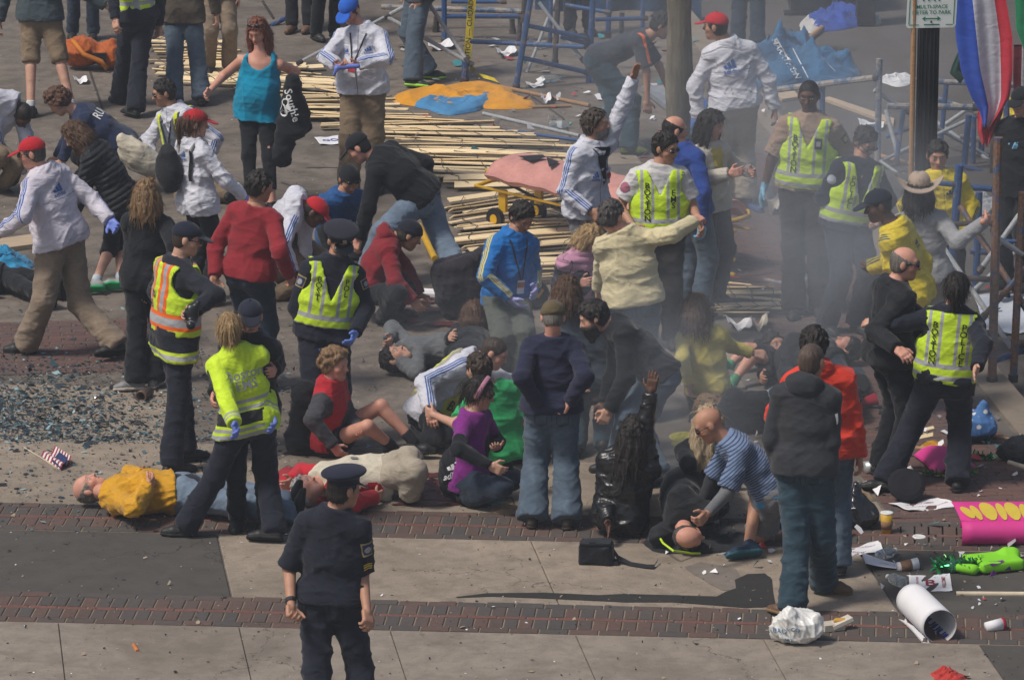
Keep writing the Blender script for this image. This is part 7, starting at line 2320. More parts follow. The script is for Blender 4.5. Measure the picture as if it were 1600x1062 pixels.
# 11 dark officer
a = person('officer in black with a glimpse of lime vest, striding left at the top', (205, 170), (216, 34), (210, -56), (208, -88), yaw=-140, h=1.8, LE=(176, -10, '-'), LW=(180, 30, '-'), RE=(250, 0, '0'), RW=(248, 40, '0'), LA=(188, 148, 'g'), RA=(212, 168, 'g'),
    top=dict(mat=m_navy, o=.03, hem=-.05), legs=dict(mat=m_navy, o=.03, flare=.03), vest=dict(mat=m_vest, hem=.1, v=.0), hat=('cap', NAVY))
# 12 far jeans
person('person in dark jeans far behind the slate sweater', (130, 62), (130, -66), (130, -150), (130, -180), yaw=0, h=1.74, top=dict(mat=m_black), legs=dict(mat=m_jeand))
# far tops
person('person in black trousers and brown shoes at the top, left of the blue cap', (470, 42), (468, -84), (468, -166), (468, -196), yaw=-20, h=1.75, RA=(456, 36, 'g'), LA=(482, 36, 'g'), shoes=(.14, .08, .05), top=dict(mat=m_black), legs=dict(mat=m_black))
person('person in dark trousers standing just behind the blue cap', (508, 62), (508, -68), (508, -152), (508, -182), yaw=30, h=1.78, top=dict(mat=m_blackj), legs=dict(mat=m_black))
person('person in grey jeans and black running shoes with lime soles by the orange flag', (652, 124), (654, -12), (654, -98), (654, -128), yaw=-75, h=1.8, LA=(645, 122, 'g'), RA=(668, 108, 'g'), LF=(70,), RF=(75,), shoes=(.02, .025, .02), sole=(.3, .6, .05), top=dict(mat=m_dgrey), legs=dict(mat=m_jean, o=.032, flare=.035))
person('person in dark clothes and jeans standing beyond the banner at the top', (1168, 75), (1164, -55), (1164, -138), (1164, -168), yaw=160, h=1.76, top=dict(mat=m_black, hem=-.1), legs=dict(mat=m_jeand, o=.03))
person('person in dark clothes behind the tilted blue frame', (905, 55), (905, -74), (905, -158), (905, -188), yaw=20, h=1.74, top=dict(mat=m_black), legs=dict(mat=m_black))
# 13 bib man
a = person('dark haired man in sunglasses, white jacket and grey bib, kneeling at upper left', (285, 300), (300, 265), (272, 172), (256, 146), yaw=-42, hd=(-78, 16, 0), h=1.8, b=1.1, RE=(230, 222, '0'), RW=(240, 262, '-'), LE=(345, 225, '-'), LW=(322, 262, '-'),
    LK=(330, 300, '-'), LA=(355, 305, 'z.08'), RK=(285, 310, '-'), RA=(320, 312, 'z.08'), hair=('short', HB, .012), skin='tan', glasses=True, top=dict(mat=m_white, hem=-.1, o=.036, amp=.011, collar=.06), legs=dict(mat=m_khaki), vest=dict(mat=m_bib, o=.05, w=.13, panel=True, v=.2, hem=.06))
lanyard(a.vest, -.03, .12)
# 14 red cap woman
a = person('woman in a white jacket and red cap with a brown ponytail, reaching right', (315, 440), (312, 345), (302, 222), (306, 194), yaw=128, hd=(100, 8, 0), st=1, h=1.7, RE=(352, 282, '-'), RW=(380, 306, '0'), LE=(292, 285, '0'), LW=(310, 318, '0'), hair=('pony', HBR, .012, .13), hat=('cap', RED), gloves=NITR,
    top=dict(mat=m_whiteb, hem=-.2, o=.03, amp=.011, collar=.055), legs=dict(mat=m_black, o=.016))
logo(a.top, 'back', .0, .4, .9)
D_ = Dof(gz(315, 440))
bp_ = a.sp(.62) - a.fwd * .2 + a.left * .1
blob_thing('backpack', 'black backpack on the back of the woman in the red cap', 'backpack', [ell(bp_, np.array([a.left, a.fwd, a.S]), np.array([.12, .09, .2])), ell(bp_ - a.S * .06, np.array([a.left, a.fwd, a.S]), np.array([.13, .11, .15]))], cloth('pack_black', (.016, .017, .02), .7), org=bp_, amp=.008, part='shell')
patch(a.top, [(-.1, .52), (-.12, .5), (.02, .1), (.05, .1)], 'front', M_blackp, 'strap', .012, 6); patch(a.top, [(-.13, .5), (-.1, .52), (-.07, .2), (-.1, .2)], 'back', M_blackp, 'strap', .012, 6)
# 15 blonde in black
a = person('woman with shoulder length honey blonde hair in black, back turned, grey running shoe', (215, 602), (228, 440), (232, 335), (230, 305), yaw=165, hd=(175, 6, 0), h=1.68, LE=(205, 400, '0'), LW=(214, 450, '-'), RE=(272, 385, '0'), RW=(285, 440, '0'), LA=(212, 592, 'g'), RA=(240, 588, 'g'), LF=(-80,), hair=('bob', HBLD, .018, .2),
    shoes=(.2, .2, .2), sole=(.45, .38, .32), top=dict(mat=m_black, hem=-.2, o=.03), legs=dict(mat=m_black, o=.022, flare=.035))
paper_ = None
# 16 black puffer
a = person('brown haired woman in a black puffer and cropped trousers bending to the left', (172, 445), (195, 325), (140, 232), (118, 212), yaw=-100, hd=(-95, 42, 0), h=1.7, curve=.06, LE=(130, 300, '-'), LW=(112, 335, '-'), RE=(120, 290, '0'), RW=(105, 320, '0'), LK=(172, 385), LA=(150, 440, 'g'), RK=(188, 385), RA=(188, 436, 'g'), RF=(-80,), LF=(-80,),
    hair=('long', HBR, .016, .25), shoes=(.3, .32, .3), sole=(.02, .35, .12), socks=((.4, .45, .5), .12), top=dict(mat=m_puff, hem=-.18, o=.045, wl=.07, name='puffer_jacket'), legs=dict(mat=m_black, len=1.25, o=.014))
# 17 curly hair
a = person('person with thick brown curls in a dark blue lettered jersey, bending left', (178, 300), (192, 228), (122, 176), (92, 160), yaw=-95, hd=(-90, 45, 0), h=1.7, curve=.05, LE=(110, 215, '-'), LW=(98, 250, '0'), RE=(105, 215, '0'), RW=(90, 245, '0'), hair=('curly', (.11, .05, .028), .02), top=dict(mat=cloth('navy_jersey', (.02, .03, .07), .8), hem=-.1, o=.03), legs=dict(mat=m_black))
letters(a.top, 'RUN', 'back', .0, .36, .09, M_wprint)
# 18 white jacket far left
a = person('close cropped man in a white three stripe jacket bending over at the left edge', (-10, 300), (-30, 215), (22, 158), (34, 178), yaw=40, hd=(30, 60, 0), h=1.78, curve=.09, LE=(45, 232, '-'), LW=(30, 270, '0'), RE=(-8, 230, '0'), RW=(5, 268, '0'), hair=('buzz', HB), skin='brown', top=dict(mat=m_white, hem=-.1, o=.036), legs=dict(mat=m_khaki))
logo(a.top, 'back', .03, .42, .9)
# 19 lying person far left
a = person('person in dark clothes lying at the left edge with a blue cloth across', (5, 440), (-5, 432, 'z.12'), (-90, 428, 'z.14'), (-118, 425, 'z.14'), yaw=0, up=True, hd=(90, -80, 0), h=1.7, LE=(-60, 445, 'z.1'), LW=(-20, 447, 'z.1'), RE=(-60, 420, 'z.1'), RW=(-35, 425, 'z.2'), LK=(40, 450, 'z.12'), LA=(85, 470, 'z.09'), RK=(42, 432, 'z.14'), RA=(90, 452, 'z.09'), hair=('short', HD), top=dict(mat=m_black), legs=dict(mat=m_black))
crumple('blue_cloth', 'bright blue cloth over the person lying at the left edge', 'cloth', [(-10, 405), (20, 400), (30, 425), (12, 450), (-10, 455)], .2, [cloth('bright_blue', (.03, .25, .45), .7)], 3)
# 21 red sweater
a = person('dark haired man in a red sweater and dark jeans, back turned', (385, 655), (385, 472), (400, 322), (406, 292), yaw=152, hd=(120, 12, 0), st=1, h=1.82, b=1.08, LE=(333, 392, '0'), LW=(335, 432, '-'), RE=(438, 395, '-'), RW=(452, 430, '0'), hair=('short', HB, .012), skin='tan', curl=.7, top=dict(mat=m_red, hem=-.05, o=.03, name='sweater', collar=.02), legs=dict(mat=m_jeand, o=.024))
# 22 red cap bending
a = person('man in a white jacket and red cap bending forward behind the red sweater', (432, 465), (432, 372), (468, 318), (492, 332), yaw=82, hd=(80, 42, 0), h=1.75, curve=.07, RE=(442, 380, '-'), RW=(458, 425, '0'), LE=(480, 372, '0'), LW=(478, 420, '0'), hat=('cap', RED), skin='brown', hair=('buzz', HB), top=dict(mat=m_white, hem=-.1, o=.034), legs=dict(mat=m_khaki))
lanyard(a.top, .03, .3)
# 23 crouching in blue
a = person('person in a blue jacket and black goggled cap crouching beside the pale fence slats', (532, 400), (528, 365), (535, 305), (545, 282), yaw=18, hd=(25, 30, 0), h=1.72, LE=(570, 345, '0'), LW=(560, 385, '-'), RE=(502, 350, '0'), RW=(520, 385, '-'), LK=(560, 360, '-'), LA=(555, 402, 'g'), RK=(510, 365, '-'), RA=(518, 404, 'g'), hat=('beanie', BLACK), glasses=(.0, .04), top=dict(mat=cloth('mid_blue_shell', (.015, .08, .24), .6), o=.034), legs=dict(mat=m_black), skin='tan')
patch(a.top, [(-.02, .3), (.06, .3), (.06, .15), (-.02, .15)], 'front', plain('badge_card', (.65, .64, .63), .5), 'paper_badge', .01, 2)
# 24 black jacket, light jeans, bending
a = person('man in a black jacket and light jeans bending low to the left, legs apart', (648, 432), (655, 308), (585, 246), (568, 236), yaw=-112, hd=(-100, 40, 0), h=1.82, b=1.1, curve=.13, LE=(575, 325, '-'), LW=(560, 375, '0'), RE=(684, 262, '0'), RW=(668, 282, '+'), LK=(598, 362), LA=(572, 430, 'g'), RK=(690, 372), RA=(718, 430, 'g'), hair=('buzz', HB), hat=('cap', BLACK), skin='pink', top=dict(mat=m_black, hem=-.04, o=.036), legs=dict(mat=m_jeanl, o=.034, flare=.03))
pockets(a, (.08, .11, .15))
# 25 red hoodie
a = person('person in a dark red hooded jacket and navy cap crouching to the right', (592, 500), (578, 455), (612, 372), (638, 368), yaw=95, hd=(95, 30, 0), h=1.75, curve=.05, RE=(618, 440, '-'), RW=(645, 470, '0'), LE=(640, 430, '0'), LW=(655, 460, '0'), RK=(622, 458, '-'), RA=(600, 492, 'g'), LK=(635, 450, '0'), LA=(618, 480, 'g'), hat=('beanie', (.012, .014, .025)), skin='tan', top=dict(mat=m_redh, hem=-.1, o=.04, hood=True), legs=dict(mat=m_black))
# 26 peaked cap officer in vest
a = person('police officer in a peaked cap and lime Boston Police vest looking down', (505, 664), (505, 520), (522, 408), (530, 382), yaw=8, hd=(18, 28, 0), st=.79, h=1.82, b=1.06, RE=(462, 488, '0'), RW=(484, 534, '-'), LE=(572, 480, '0'), LW=(555, 520, '-'), skin='tan', hair=('buzz', HB), hat=('peaked', (.02, .02, .03), cloth('cap_dark', (.018, .018, .028), .8, wr=.1)), gloves=SKYG and (.13, .22, .6),
    top=dict(mat=m_navy, hem=-.1, o=.034, collar=.06), legs=dict(mat=m_navy, o=.026), vest=dict(mat=m_pvest, o=.05, hem=.1, v=.28))
shoulder_patch(a.top, 'R', f='f'); shoulder_patch(a.top, 'L', f='f')
letters(a.vest, 'BOST', 'front', -.105, .42, .045, M_ink, stack=True); letters(a.vest, 'POL', 'front', .105, .42, .045, M_ink, stack=True)
# 27 lying man hands to face
a = person('dark haired man in grey lying on his back with a hand over his face', (672, 560), (742, 545, 'z.13'), (632, 548, 'z.15'), (606, 572, 'z.13'), yaw=0, up=True, hd=(75, -75, 0), h=1.75, RE=(652, 582, '-'), RW=(622, 560, '+'), LE=(612, 512, '+'), LW=(610, 530, '-'), LK=(800, 530, 'z.15'), LA=(840, 545, 'z.1'), RK=(800, 550, 'z.15'), RA=(845, 560, 'z.1'), hair=('short', HB, .012), skin='light', top=dict(mat=m_gjack, o=.03), legs=dict(mat=m_black))
# 28 seated woman in red vest
a = person('seated woman with curly fair hair in a red vest and shorts, knees drawn up', (525, 706), (520, 683, 'z.14'), (515, 600), (524, 570), yaw=68, hd=(62, 6, 0), h=1.68, b=1.04, RE=(488, 655, '-'), RW=(520, 695, '-'), LE=(545, 650, '+'), LW=(560, 672, '0'), RK=(578, 664, 'z.33'), RA=(612, 696, 'z.12'), LK=(598, 632, 'z.42'), LA=(646, 690, 'z.14'), LF=(85,), RF=(85,), skin='pink', hair=('curly', (.25, .15, .075), .014),
    shoes=(.02, .02, .022), socks=((.02, .02, .025), .25), top=dict(mat=cloth('red_vest_grey_sleeves', (.42, .02, .03), .85, layers=[([('S', 1, -.2, 2.2)], (.05, .05, .056))]), hem=-.05, o=.03, name='vest_jacket', collar=.06), legs=dict(mat=m_black, len=.45, o=.02, name='shorts'))
D_ = Dof(gz(500, 710))
pp, qq = solid([([cap(at_z(478, 610, .5), at_z(470, 690, .1), .1, .12), cap(at_z(470, 690, .1), at_z(530, 700, .08), .09, .06)], .06, [(np.array([0, 0, .014]), -UPW)])], .015, rl=1)
rt = empty('coat', at_z(478, 695), 'dark coat hanging round the shoulders of the seated woman in red', 'coat'); o = np.array(rt.location); pp = pp + vnormals(pp, qq) * crease(pp - o, .014, np.random.default_rng(9), .14)[:, None]; build('cloth', pp, qq, m_black, rt, o)
# 29 lying person in cream
a = person('grey haired person in cream and red lying behind the front officer in the peaked cap', (520, 775), (595, 742, 'z.16'), (500, 750, 'z.16'), (476, 768, 'z.14'), yaw=0, up=True, hd=(70, -70, 20), h=1.68, b=1.1, RE=(552, 785, '-'), RW=(585, 776, '+'), LE=(472, 738, '+'), LW=(455, 752, '-'), LK=(640, 715, 'z.35'), LA=(645, 735, 'z.1'), RK=(650, 735, 'z.3'), RA=(640, 770, 'z.1'), hair=('short', (.4, .38, .36), .014), skin='pink',
    top=dict(mat=cloth('cream_sweat_red_sleeves', (.6, .54, .42), .9, layers=[([('S', 1, -.1, 2.2)], (.45, .02, .03))]), o=.04, hem=-.1, name='sweatshirt'), legs=dict(mat=m_beige, o=.03))
patch(a.top, [(.03 * math.cos(k * .6), .2 + .03 * math.sin(k * .6)) for k in range(10)], 'front', plain('seal_print', (.22, .2, .19), .8), 'emblem', .006)
crumple('red_coat', 'red coat spread under the person lying in cream', 'coat', [(428, 738), (450, 728), (480, 745), (560, 765), (582, 775), (580, 795), (520, 790), (450, 775)], .08, [cloth('red_coat_cloth', (.4, .018, .03), .8)], 15)
# 30 kneeling bib man
a = person('man with cropped hair in a white jacket and B.A.A. bib kneeling forward', (690, 690), (668, 648), (742, 562), (772, 552), yaw=72, hd=(78, 28, 0), h=1.8, b=1.08, curve=.07, RE=(664, 598, '-'), RW=(672, 640, '0'), LE=(800, 600, '0'), LW=(800, 640, '0'), RK=(705, 680, '-'), RA=(665, 690, 'z.08'), LK=(712, 662, '+'), LA=(680, 680, 'z.08'), hair=('buzz', HD), skin='pink',
    top=dict(mat=m_white, hem=-.08, o=.036), legs=dict(mat=m_black), vest=dict(mat=m_tan_bib, o=.05, w=.13, panel=True, v=.15, hem=.05))
letters(a.vest, 'B.A.A.', 'front', .0, .2, .085, M_ink)
# 31 green shirt
a = person('man in a green tee kneeling with his back turned, reaching left', (790, 735), (790, 705), (765, 602), (748, 578), yaw=-155, hd=(-140, 10, 0), h=1.72, curve=.03, LE=(712, 662, '-'), LW=(678, 648, '+'), RE=(820, 660, '0'), RW=(815, 700, '0'), LK=(760, 725, '+'), LA=(800, 735, '-'), RK=(800, 720, '+'), RA=(820, 730, '-'), hair=('short', HD, .01), top=dict(mat=m_green, sleeve=.85, hem=-.08, collar=.015, o=.022, name='tee_shirt'), legs=dict(mat=m_black))
# 32 purple shirt
a = person('woman in a purple tee over black sleeves, glasses and pink headband, kneeling', (735, 786), (735, 752), (740, 642), (750, 615), yaw=62, hd=(75, 16, 0), h=1.66, RE=(716, 702, '-'), RW=(768, 728, '-'), LE=(778, 690, '+'), LW=(776, 698, '-'), RK=(785, 762, '-'), RA=(735, 778, 'z.08'), LK=(800, 750, '0'), LA=(750, 770, 'z.08'), hair=('bun', HB, .012), hat=('headband', (.45, .2, .28)), glasses='clear', skin='light',
    top=dict(mat=cloth('purple_tee_black_sleeves', (.2, .022, .2), .85, layers=[([('S', 1, .62, 2.2)], BLACK)], wr=.4), hem=-.1, o=.02, collar=.01, name='tee_shirt'), legs=dict(mat=m_jeand, o=.022))
bp_ = at_z(716, 740, .22)
rt, o, pp, qq = blob_thing('sports_bag', 'black jacket bundle with a white three bar emblem tied at the purple woman\'s waist', 'jacket', [ell(bp_, np.array([RC, FC, UPW]), np.array([.15, .13, .2])), cap(bp_ + UPW * .1, bp_ + RC * .1 - UPW * .12, .1)], m_black, amp=.014, cuts=[(np.array([0, 0, .014]), -UPW)])
bv = BVHTree.FromPolygons([tuple(v) for v in pp], [tuple(t) for t in qq.tolist()])
V_, F_ = TEXTS['adidas']; P_ = []
def onto(x, y, dflt):
    d = ray(x, y); h_ = bv.ray_cast(Vector(CPOS), Vector(d)); return (np.array(h_[0]) if h_[0] is not None else dflt) - d * .005 - o
for x, y in V_ * 13: P_.append(onto(709 + x * .97 + y * .2, 742 - y * 1.15 - x * .25, bp_ - FC * .14))
me = bpy.data.meshes.new('lettering'); me.from_pydata([tuple(q) for q in P_], [], F_); me.materials.append(M_wprint); ob = bpy.data.objects.new('lettering', me); COL.objects.link(ob); ob.parent = rt
for k, (x, h) in enumerate(((703, 6), (709, 10), (715, 14))):
    MB().add([onto(x - 3, 735 - k, bp_), onto(x + 3, 734 - k, bp_), onto(x - .5, 734 - h, bp_), onto(x - 5, 736 - h, bp_)], [[0, 1, 2, 3]]).make('emblem', M_wprint, rt)
# 33 navy sweater
a = person('man in a navy sweater, jeans and olive knit cap standing with his back turned', (860, 814), (862, 660), (864, 528), (864, 502), yaw=179, hd=(178, 25, 0), h=1.7, b=1.08, LE=(815, 590, '0'), LW=(838, 628, '+'), RE=(914, 588, '0'), RW=(890, 628, '+'), LA=(832, 804, 'g'), RA=(886, 806, 'g'), hat=('beanie', (.09, .07, .035), cloth('olive_knit', (.11, .085, .045), .95)), skin='pink', hair=('buzz', HG), shoes=(.06, .045, .035),
    top=dict(mat=m_navy2, hem=-.06, o=.032, name='sweater', collar=.03), legs=dict(mat=m_jean, o=.034, flare=.04))
pockets(a, (.04, .055, .075))
# 34 auburn
a = person('auburn haired person in a slate blue sweater and jeans hidden behind the navy sweater', (920, 742), (925, 610), (898, 492), (886, 458), yaw=175, hd=(170, 16, 0), st=.64, h=1.74, LE=(880, 545, '0'), LW=(900, 590, '0'), RE=(942, 555, '0'), RW=(938, 600, '0'), hair=('bob', HBR, .016, .14), top=dict(mat=m_slate, hem=-.1, o=.034, name='sweater'), legs=dict(mat=m_jeant, o=.028))
# 35 bearded
a = person('man with full dark beard in black jacket and ripped jeans, leaning down', (1015, 738), (1032, 588), (958, 508), (930, 498), yaw=-82, hd=(-85, 24, 0), h=1.8, b=1.05, curve=.04, LE=(978, 588, '-'), LW=(952, 640, '0'), RE=(960, 578, '0'), RW=(945, 628, '0'), LK=(1000, 665), LA=(1030, 738, 'g'), RK=(980, 650), RA=(962, 720, 'g'), hair=('short', HB, .018), beard=('full', .026, HB), skin='light',
    top=dict(mat=m_blackj, hem=-.02, o=.036), legs=dict(mat=m_jean, o=.026, flare=.02))
pp, qq = solid([([ecap(a.sp(-.03), a.sp(.12), .14, .13, a.left, 1.3)], .03, [(a.sp(-.1), -a.S)])], .013, rl=1); build('shirt_tail', pp, qq, m_whsh, a.root, a.org)
# 36 raised arm woman
a = person('long dark haired woman in black leather sitting with one arm raised, back turned', (965, 838), (968, 806, 'z.14'), (985, 708), (990, 682), yaw=170, hd=(165, 6, 0), h=1.7, b=1.06, RE=(1006, 652, '-'), RW=(1018, 606, '0'), LE=(945, 775, '0'), LW=(950, 815, '-'), LK=(950, 742, 'z.3'), LA=(945, 762, 'z.1'), RK=(1000, 742, 'z.3'), RA=(1000, 760, 'z.1'), hair=('long', HB, .018, .36), skin='brown', curl=.1, top=dict(mat=m_leather, hem=-.15, o=.034, amp=.012), legs=dict(mat=m_black))
# 37 bald man lying
a = person('bald man in a black jacket with lime piping lying on the brick band', (1070, 846), (1072, 780, 'z.2'), (1066, 818, 'z.17'), (1078, 843, 'z.13'), yaw=60, hd=(90, 5, -78), h=1.75, b=1.12, RE=(1030, 838, 'z.1'), RW=(1080, 806, 'z.16'), LE=(1105, 800, 'z.26'), LW=(1096, 806, 'z.2'), LK=(1110, 752, 'z.22'), LA=(1120, 748, 'z.1'), RK=(1060, 752, 'z.2'), RA=(1055, 750, 'z.1'), hair=('ring', HGD), skin='pink', top=dict(mat=m_blackj, o=.045, hem=-.1), legs=dict(mat=m_jeand, o=.03))
m = MB(); m.tube([at_z(1030, 838, .1), at_z(1036, 848, .12), at_z(1052, 860, .1), at_z(1080, 864, .04), at_z(1094, 864, .03)], .008, 6); m.make('piping', plain('lime_piping', (.5, .7, .03), .6), a.root, a.org)
crumple('black_coat', 'black coat bundled under the bald man lying down', 'coat', [(1008, 845), (1020, 828), (1060, 818), (1100, 830), (1180, 836), (1195, 850), (1120, 866), (1060, 868), (1015, 864)], .1, [m_blackj], 17)
crumple('blue_jacket', 'royal blue jacket lying by the hands of the kneeling man in stripes', 'jacket', [(1075, 752), (1100, 746), (1120, 765), (1125, 785), (1100, 790)], .16, [cloth('royal_cloth', (.015, .05, .2), .7)], 18)
# 38 striped polo
a = person('bald man in a striped blue polo and grey shorts kneeling on one knee, facing left', (1195, 862), (1208, 770), (1136, 690), (1108, 664), yaw=-78, hd=(-88, 34, 0), h=1.8, b=1.08, curve=.06, LE=(1135, 772, '-'), LW=(1104, 803, '0'), RE=(1112, 750, '0'), RW=(1092, 795, '0'), LK=(1186, 756), LA=(1170, 850, 'g'), RK=(1188, 836, 'z.07'), RA=(1214, 818, 'z.12'), LF=(-70,), hair=None, skin='tan', curl=.9, shoes=(.02, .04, .075), sole=(.03, .12, .15), glasses=(.0, .0),
    top=dict(mat=m_polo, sleeve=.9, hem=-.08, o=.024, name='polo_shirt', collar=.05), legs=dict(mat=m_gshort, len=.86, o=.03, name='shorts'))
for sd_ in 'LR':
    Sp, E_, W_ = (a.j[sd_ + q] for q in 'SEW'); pp, qq = solid([([cap(Sp + (E_ - Sp) * .6, E_, .052, .05), cap(E_, W_, .05, .038)], .02, [(W_ - (W_ - E_) * .05, nrm(W_ - E_))])], .012, rl=1); build('undershirt_sleeve', pp, qq, m_char if sd_ == 'R' else cloth('grey_marl', (.14, .145, .15), .9), a.root, a.org)
# 39 hoodie man
a = person('man with a shaved head in a charcoal hooded top, jeans and brown boots, back turned', (1262, 950), (1258, 758), (1260, 600), (1268, 566), yaw=162, hd=(150, 2, 0), h=1.86, b=1.02, LE=(1206, 690, '0'), LW=(1222, 742, '+'), RE=(1298, 690, '0'), RW=(1292, 738, '0'), LK=(1245, 850), LA=(1238, 944, 'g'), RK=(1285, 840), RA=(1286, 906, 'g'), LF=(-135,), RF=(60,), skin='tan', hair=('buzz', (.09, .06, .045)), shoes=(.12, .07, .04), sole=(.2, .12, .06),
    top=dict(mat=m_char, hem=-.1, o=.034, hood=True, amp=.007), legs=dict(mat=m_jeant, o=.03, flare=.03))
pockets(a, (.016, .028, .038))
patch(a.top, [(-.012, .3), (.01, .28), (.012, .52), (.004, .55)], 'Rb', M_wprint, 'sleeve_mark', .005, 3)
# 40 red jacket
a = person('dark haired man in an orange red rain jacket, back turned', (1300, 845), (1290, 700), (1276, 578), (1272, 540), yaw=176, hd=(176, 4, 0), st=1, h=1.8, b=1.16, LE=(1212, 650, '0'), LW=(1220, 700, '0'), RE=(1332, 660, '0'), RW=(1342, 712, '0'), hair=('short', HB, .018), skin='tan', top=dict(mat=m_redj, hem=-.16, o=.045, amp=.013, collar=.075, hood=True), legs=dict(mat=m_jean, o=.028, flare=.02))
# 41 yellow shirt woman
a = person('brown haired woman in a pale yellow top kneeling with her back turned in the smoke', (1108, 652), (1106, 606), (1096, 512), (1090, 492), yaw=172, hd=(165, 22, 0), h=1.66, curve=.03, LE=(1066, 560, '0'), LW=(1075, 600, '+'), RE=(1140, 540, '+'), RW=(1178, 552, '0'), LK=(1090, 640, '+'), LA=(1085, 664, '-'), RK=(1125, 640, '+'), RA=(1122, 664, '-'), hair=('messy', HBR, .018, .2), top=dict(mat=m_yell, sleeve=1.95, hem=-.05, o=.02, name='top', collar=.01), legs=dict(mat=m_black))
# 42 lying people in the smoke
a = person('brown haired person in jeans lying face down beyond the striped polo', (1165, 655), (1215, 642, 'z.15'), (1130, 648, 'z.15'), (1110, 640, 'z.15'), yaw=178, hd=(-90, 60, 0), h=1.68, LE=(1120, 668, 'z.1'), LW=(1095, 665, 'z.08'), RE=(1140, 625, 'z.1'), RW=(1110, 622, 'z.1'), LK=(1245, 655, 'z.12'), LA=(1285, 660, 'z.12'), RK=(1240, 635, 'z.12'), RA=(1280, 640, 'z.12'), hair=('bob', HBLD, .016, .14), skin='light', top=dict(mat=m_black, hem=.1), legs=dict(mat=m_jeanl, o=.026))
a = person('dark haired person in dark clothes lying beyond the orange red jacket', (1245, 585), (1298, 584, 'z.16'), (1225, 560, 'z.2'), (1212, 545, 'z.25'), yaw=0, hd=(30, -30, 0), h=1.7, LE=(1225, 590, 'z.12'), LW=(1250, 592, 'z.2'), RE=(1200, 570, 'z.12'), RW=(1190, 590, 'z.1'), LK=(1325, 602, '-'), LA=(1332, 626, '-'), RK=(1338, 588, '+'), RA=(1346, 606, '-'), hair=('short', HB, .016), skin='tan', top=dict(mat=m_black, o=.035), legs=dict(mat=m_jeand))
a = person('person with bare legs and a green soled shoe lying behind the woman in yellow', (1185, 545), (1215, 555, 'z.15'), (1296, 548, 'z.15'), (1318, 545, 'z.15'), yaw=0, up=True, hd=(-90, -70, 0), h=1.7, LE=(1250, 565, 'z.1'), LW=(1230, 570, 'z.1'), RE=(1245, 530, 'z.1'), RW=(1220, 535, 'z.1'), LK=(1175, 556, 'z.25'), LA=(1150, 590, 'z.1'), RK=(1165, 545, 'z.2'), RA=(1142, 568, 'z.1'), hair=('short', HB), skin='pink', shoes=(.06, .25, .12), sole=(.05, .4, .18), top=dict(mat=m_black), legs=dict(mat=m_black, len=.7, name='shorts'))
# 43 long blonde
a = person('woman with very long blonde hair sitting behind the striped polo, back turned', (1100, 812), (1098, 788, 'z.14'), (1102, 690), (1106, 664), yaw=172, hd=(172, 8, 0), h=1.62, LK=(1080, 726, 'z.3'), LA=(1075, 746, 'z.1'), RK=(1122, 726, 'z.3'), RA=(1122, 744, 'z.1'), LE=(1075, 725, '0'), LW=(1080, 752, '+'), RE=(1128, 725, '0'), RW=(1120, 750, '+'), hair=('long', (.42, .32, .2), .02, .42), top=dict(mat=m_black, o=.03), legs=dict(mat=m_jeand))
# 44 pink vest
a = person('fair haired woman in a pink quilted vest over dark sleeves looking down to the right', (892, 545), (890, 485), (908, 398), (922, 376), yaw=38, hd=(55, 40, 0), h=1.66, RE=(872, 445, '0'), RW=(905, 442, '-'), LE=(945, 435, '0'), LW=(932, 442, '-'), LK=(920, 500, '-'), LA=(905, 545, 'g'), RK=(880, 505, '-'), RA=(870, 545, 'g'), hair=('bob', (.36, .23, .1), .016, .12), skin='pink',
    top=dict(mat=cloth('pink_vest_dark_sleeves', (.52, .25, .36), .75, quilt=.06, layers=[([('S', 1, .02, 2.2)], (.014, .016, .026))]), o=.032, hem=-.08, name='quilted_vest', collar=.06), legs=dict(mat=m_black))
# 45 cream shirt
a = person('man in a cream shirt and jeans with his back turned and right arm stretched out', (990, 660), (990, 470), (975, 362), (960, 345), yaw=-176, hd=(150, 14, 0), h=1.8, b=1.12, belly=.03, LE=(942, 415, '+'), LW=(935, 450, '+'), RE=(1050, 366, '0'), RW=(1084, 346, '0'), hair=('short', HGD, .012), skin='pink', top=dict(mat=m_cream, hem=-.02, o=.034, name='shirt', collar=.04), legs=dict(mat=m_jean, o=.034, flare=.02), belt=(.035, .018, .012))
pockets(a, (.04, .055, .075))
# 46 vest officer, white shirt
a = person('dark haired man in sunglasses, white shirt and lime BOSTON vest facing the camera', (1035, 525), (1030, 372), (1030, 262), (1040, 232), yaw=2, hd=(55, 12, 0), st=1, h=1.82, b=1.12, RE=(968, 322, '0'), RW=(990, 355, '-'), LE=(1082, 322, '0'), LW=(1094, 352, '-'), hair=('short', HB, .014), skin='tan', glasses=True, top=dict(mat=m_whsh, sleeve=.75, hem=-.02, o=.034, name='uniform_shirt', collar=.045), legs=dict(mat=m_drk, o=.03, flare=.02), vest=dict(mat=m_pvest, o=.05, hem=.03, v=.2))
letters(a.vest, 'BOSTON', 'front', -.105, .42, .052, M_ink, stack=True); letters(a.vest, 'EMS', 'front', .105, .36, .05, M_ink, stack=True)
patch(a.top, [(.045 * math.cos(k * .6), .4 + .16 * math.sin(k * .6)) for k in range(10)], 'Rf', plain('round_patch', (.3, .1, .14), .7), 'shoulder_patch', .005)
# 47 blue polo behind
a = person('balding man in a blue polo and jeans with sky blue gloves behind the lime vest', (1085, 470), (1082, 340), (1066, 230), (1055, 206), yaw=130, hd=(110, 10, 0), st=1, h=1.78, RE=(1100, 300, '-'), RW=(1096, 362, '0'), LE=(1050, 290, '0'), LW=(1060, 330, '0'), hair=('ring', HB), skin='pink', gloves=SKYG, top=dict(mat=m_bluet, hem=-.06, o=.03), legs=dict(mat=m_jean, o=.03))
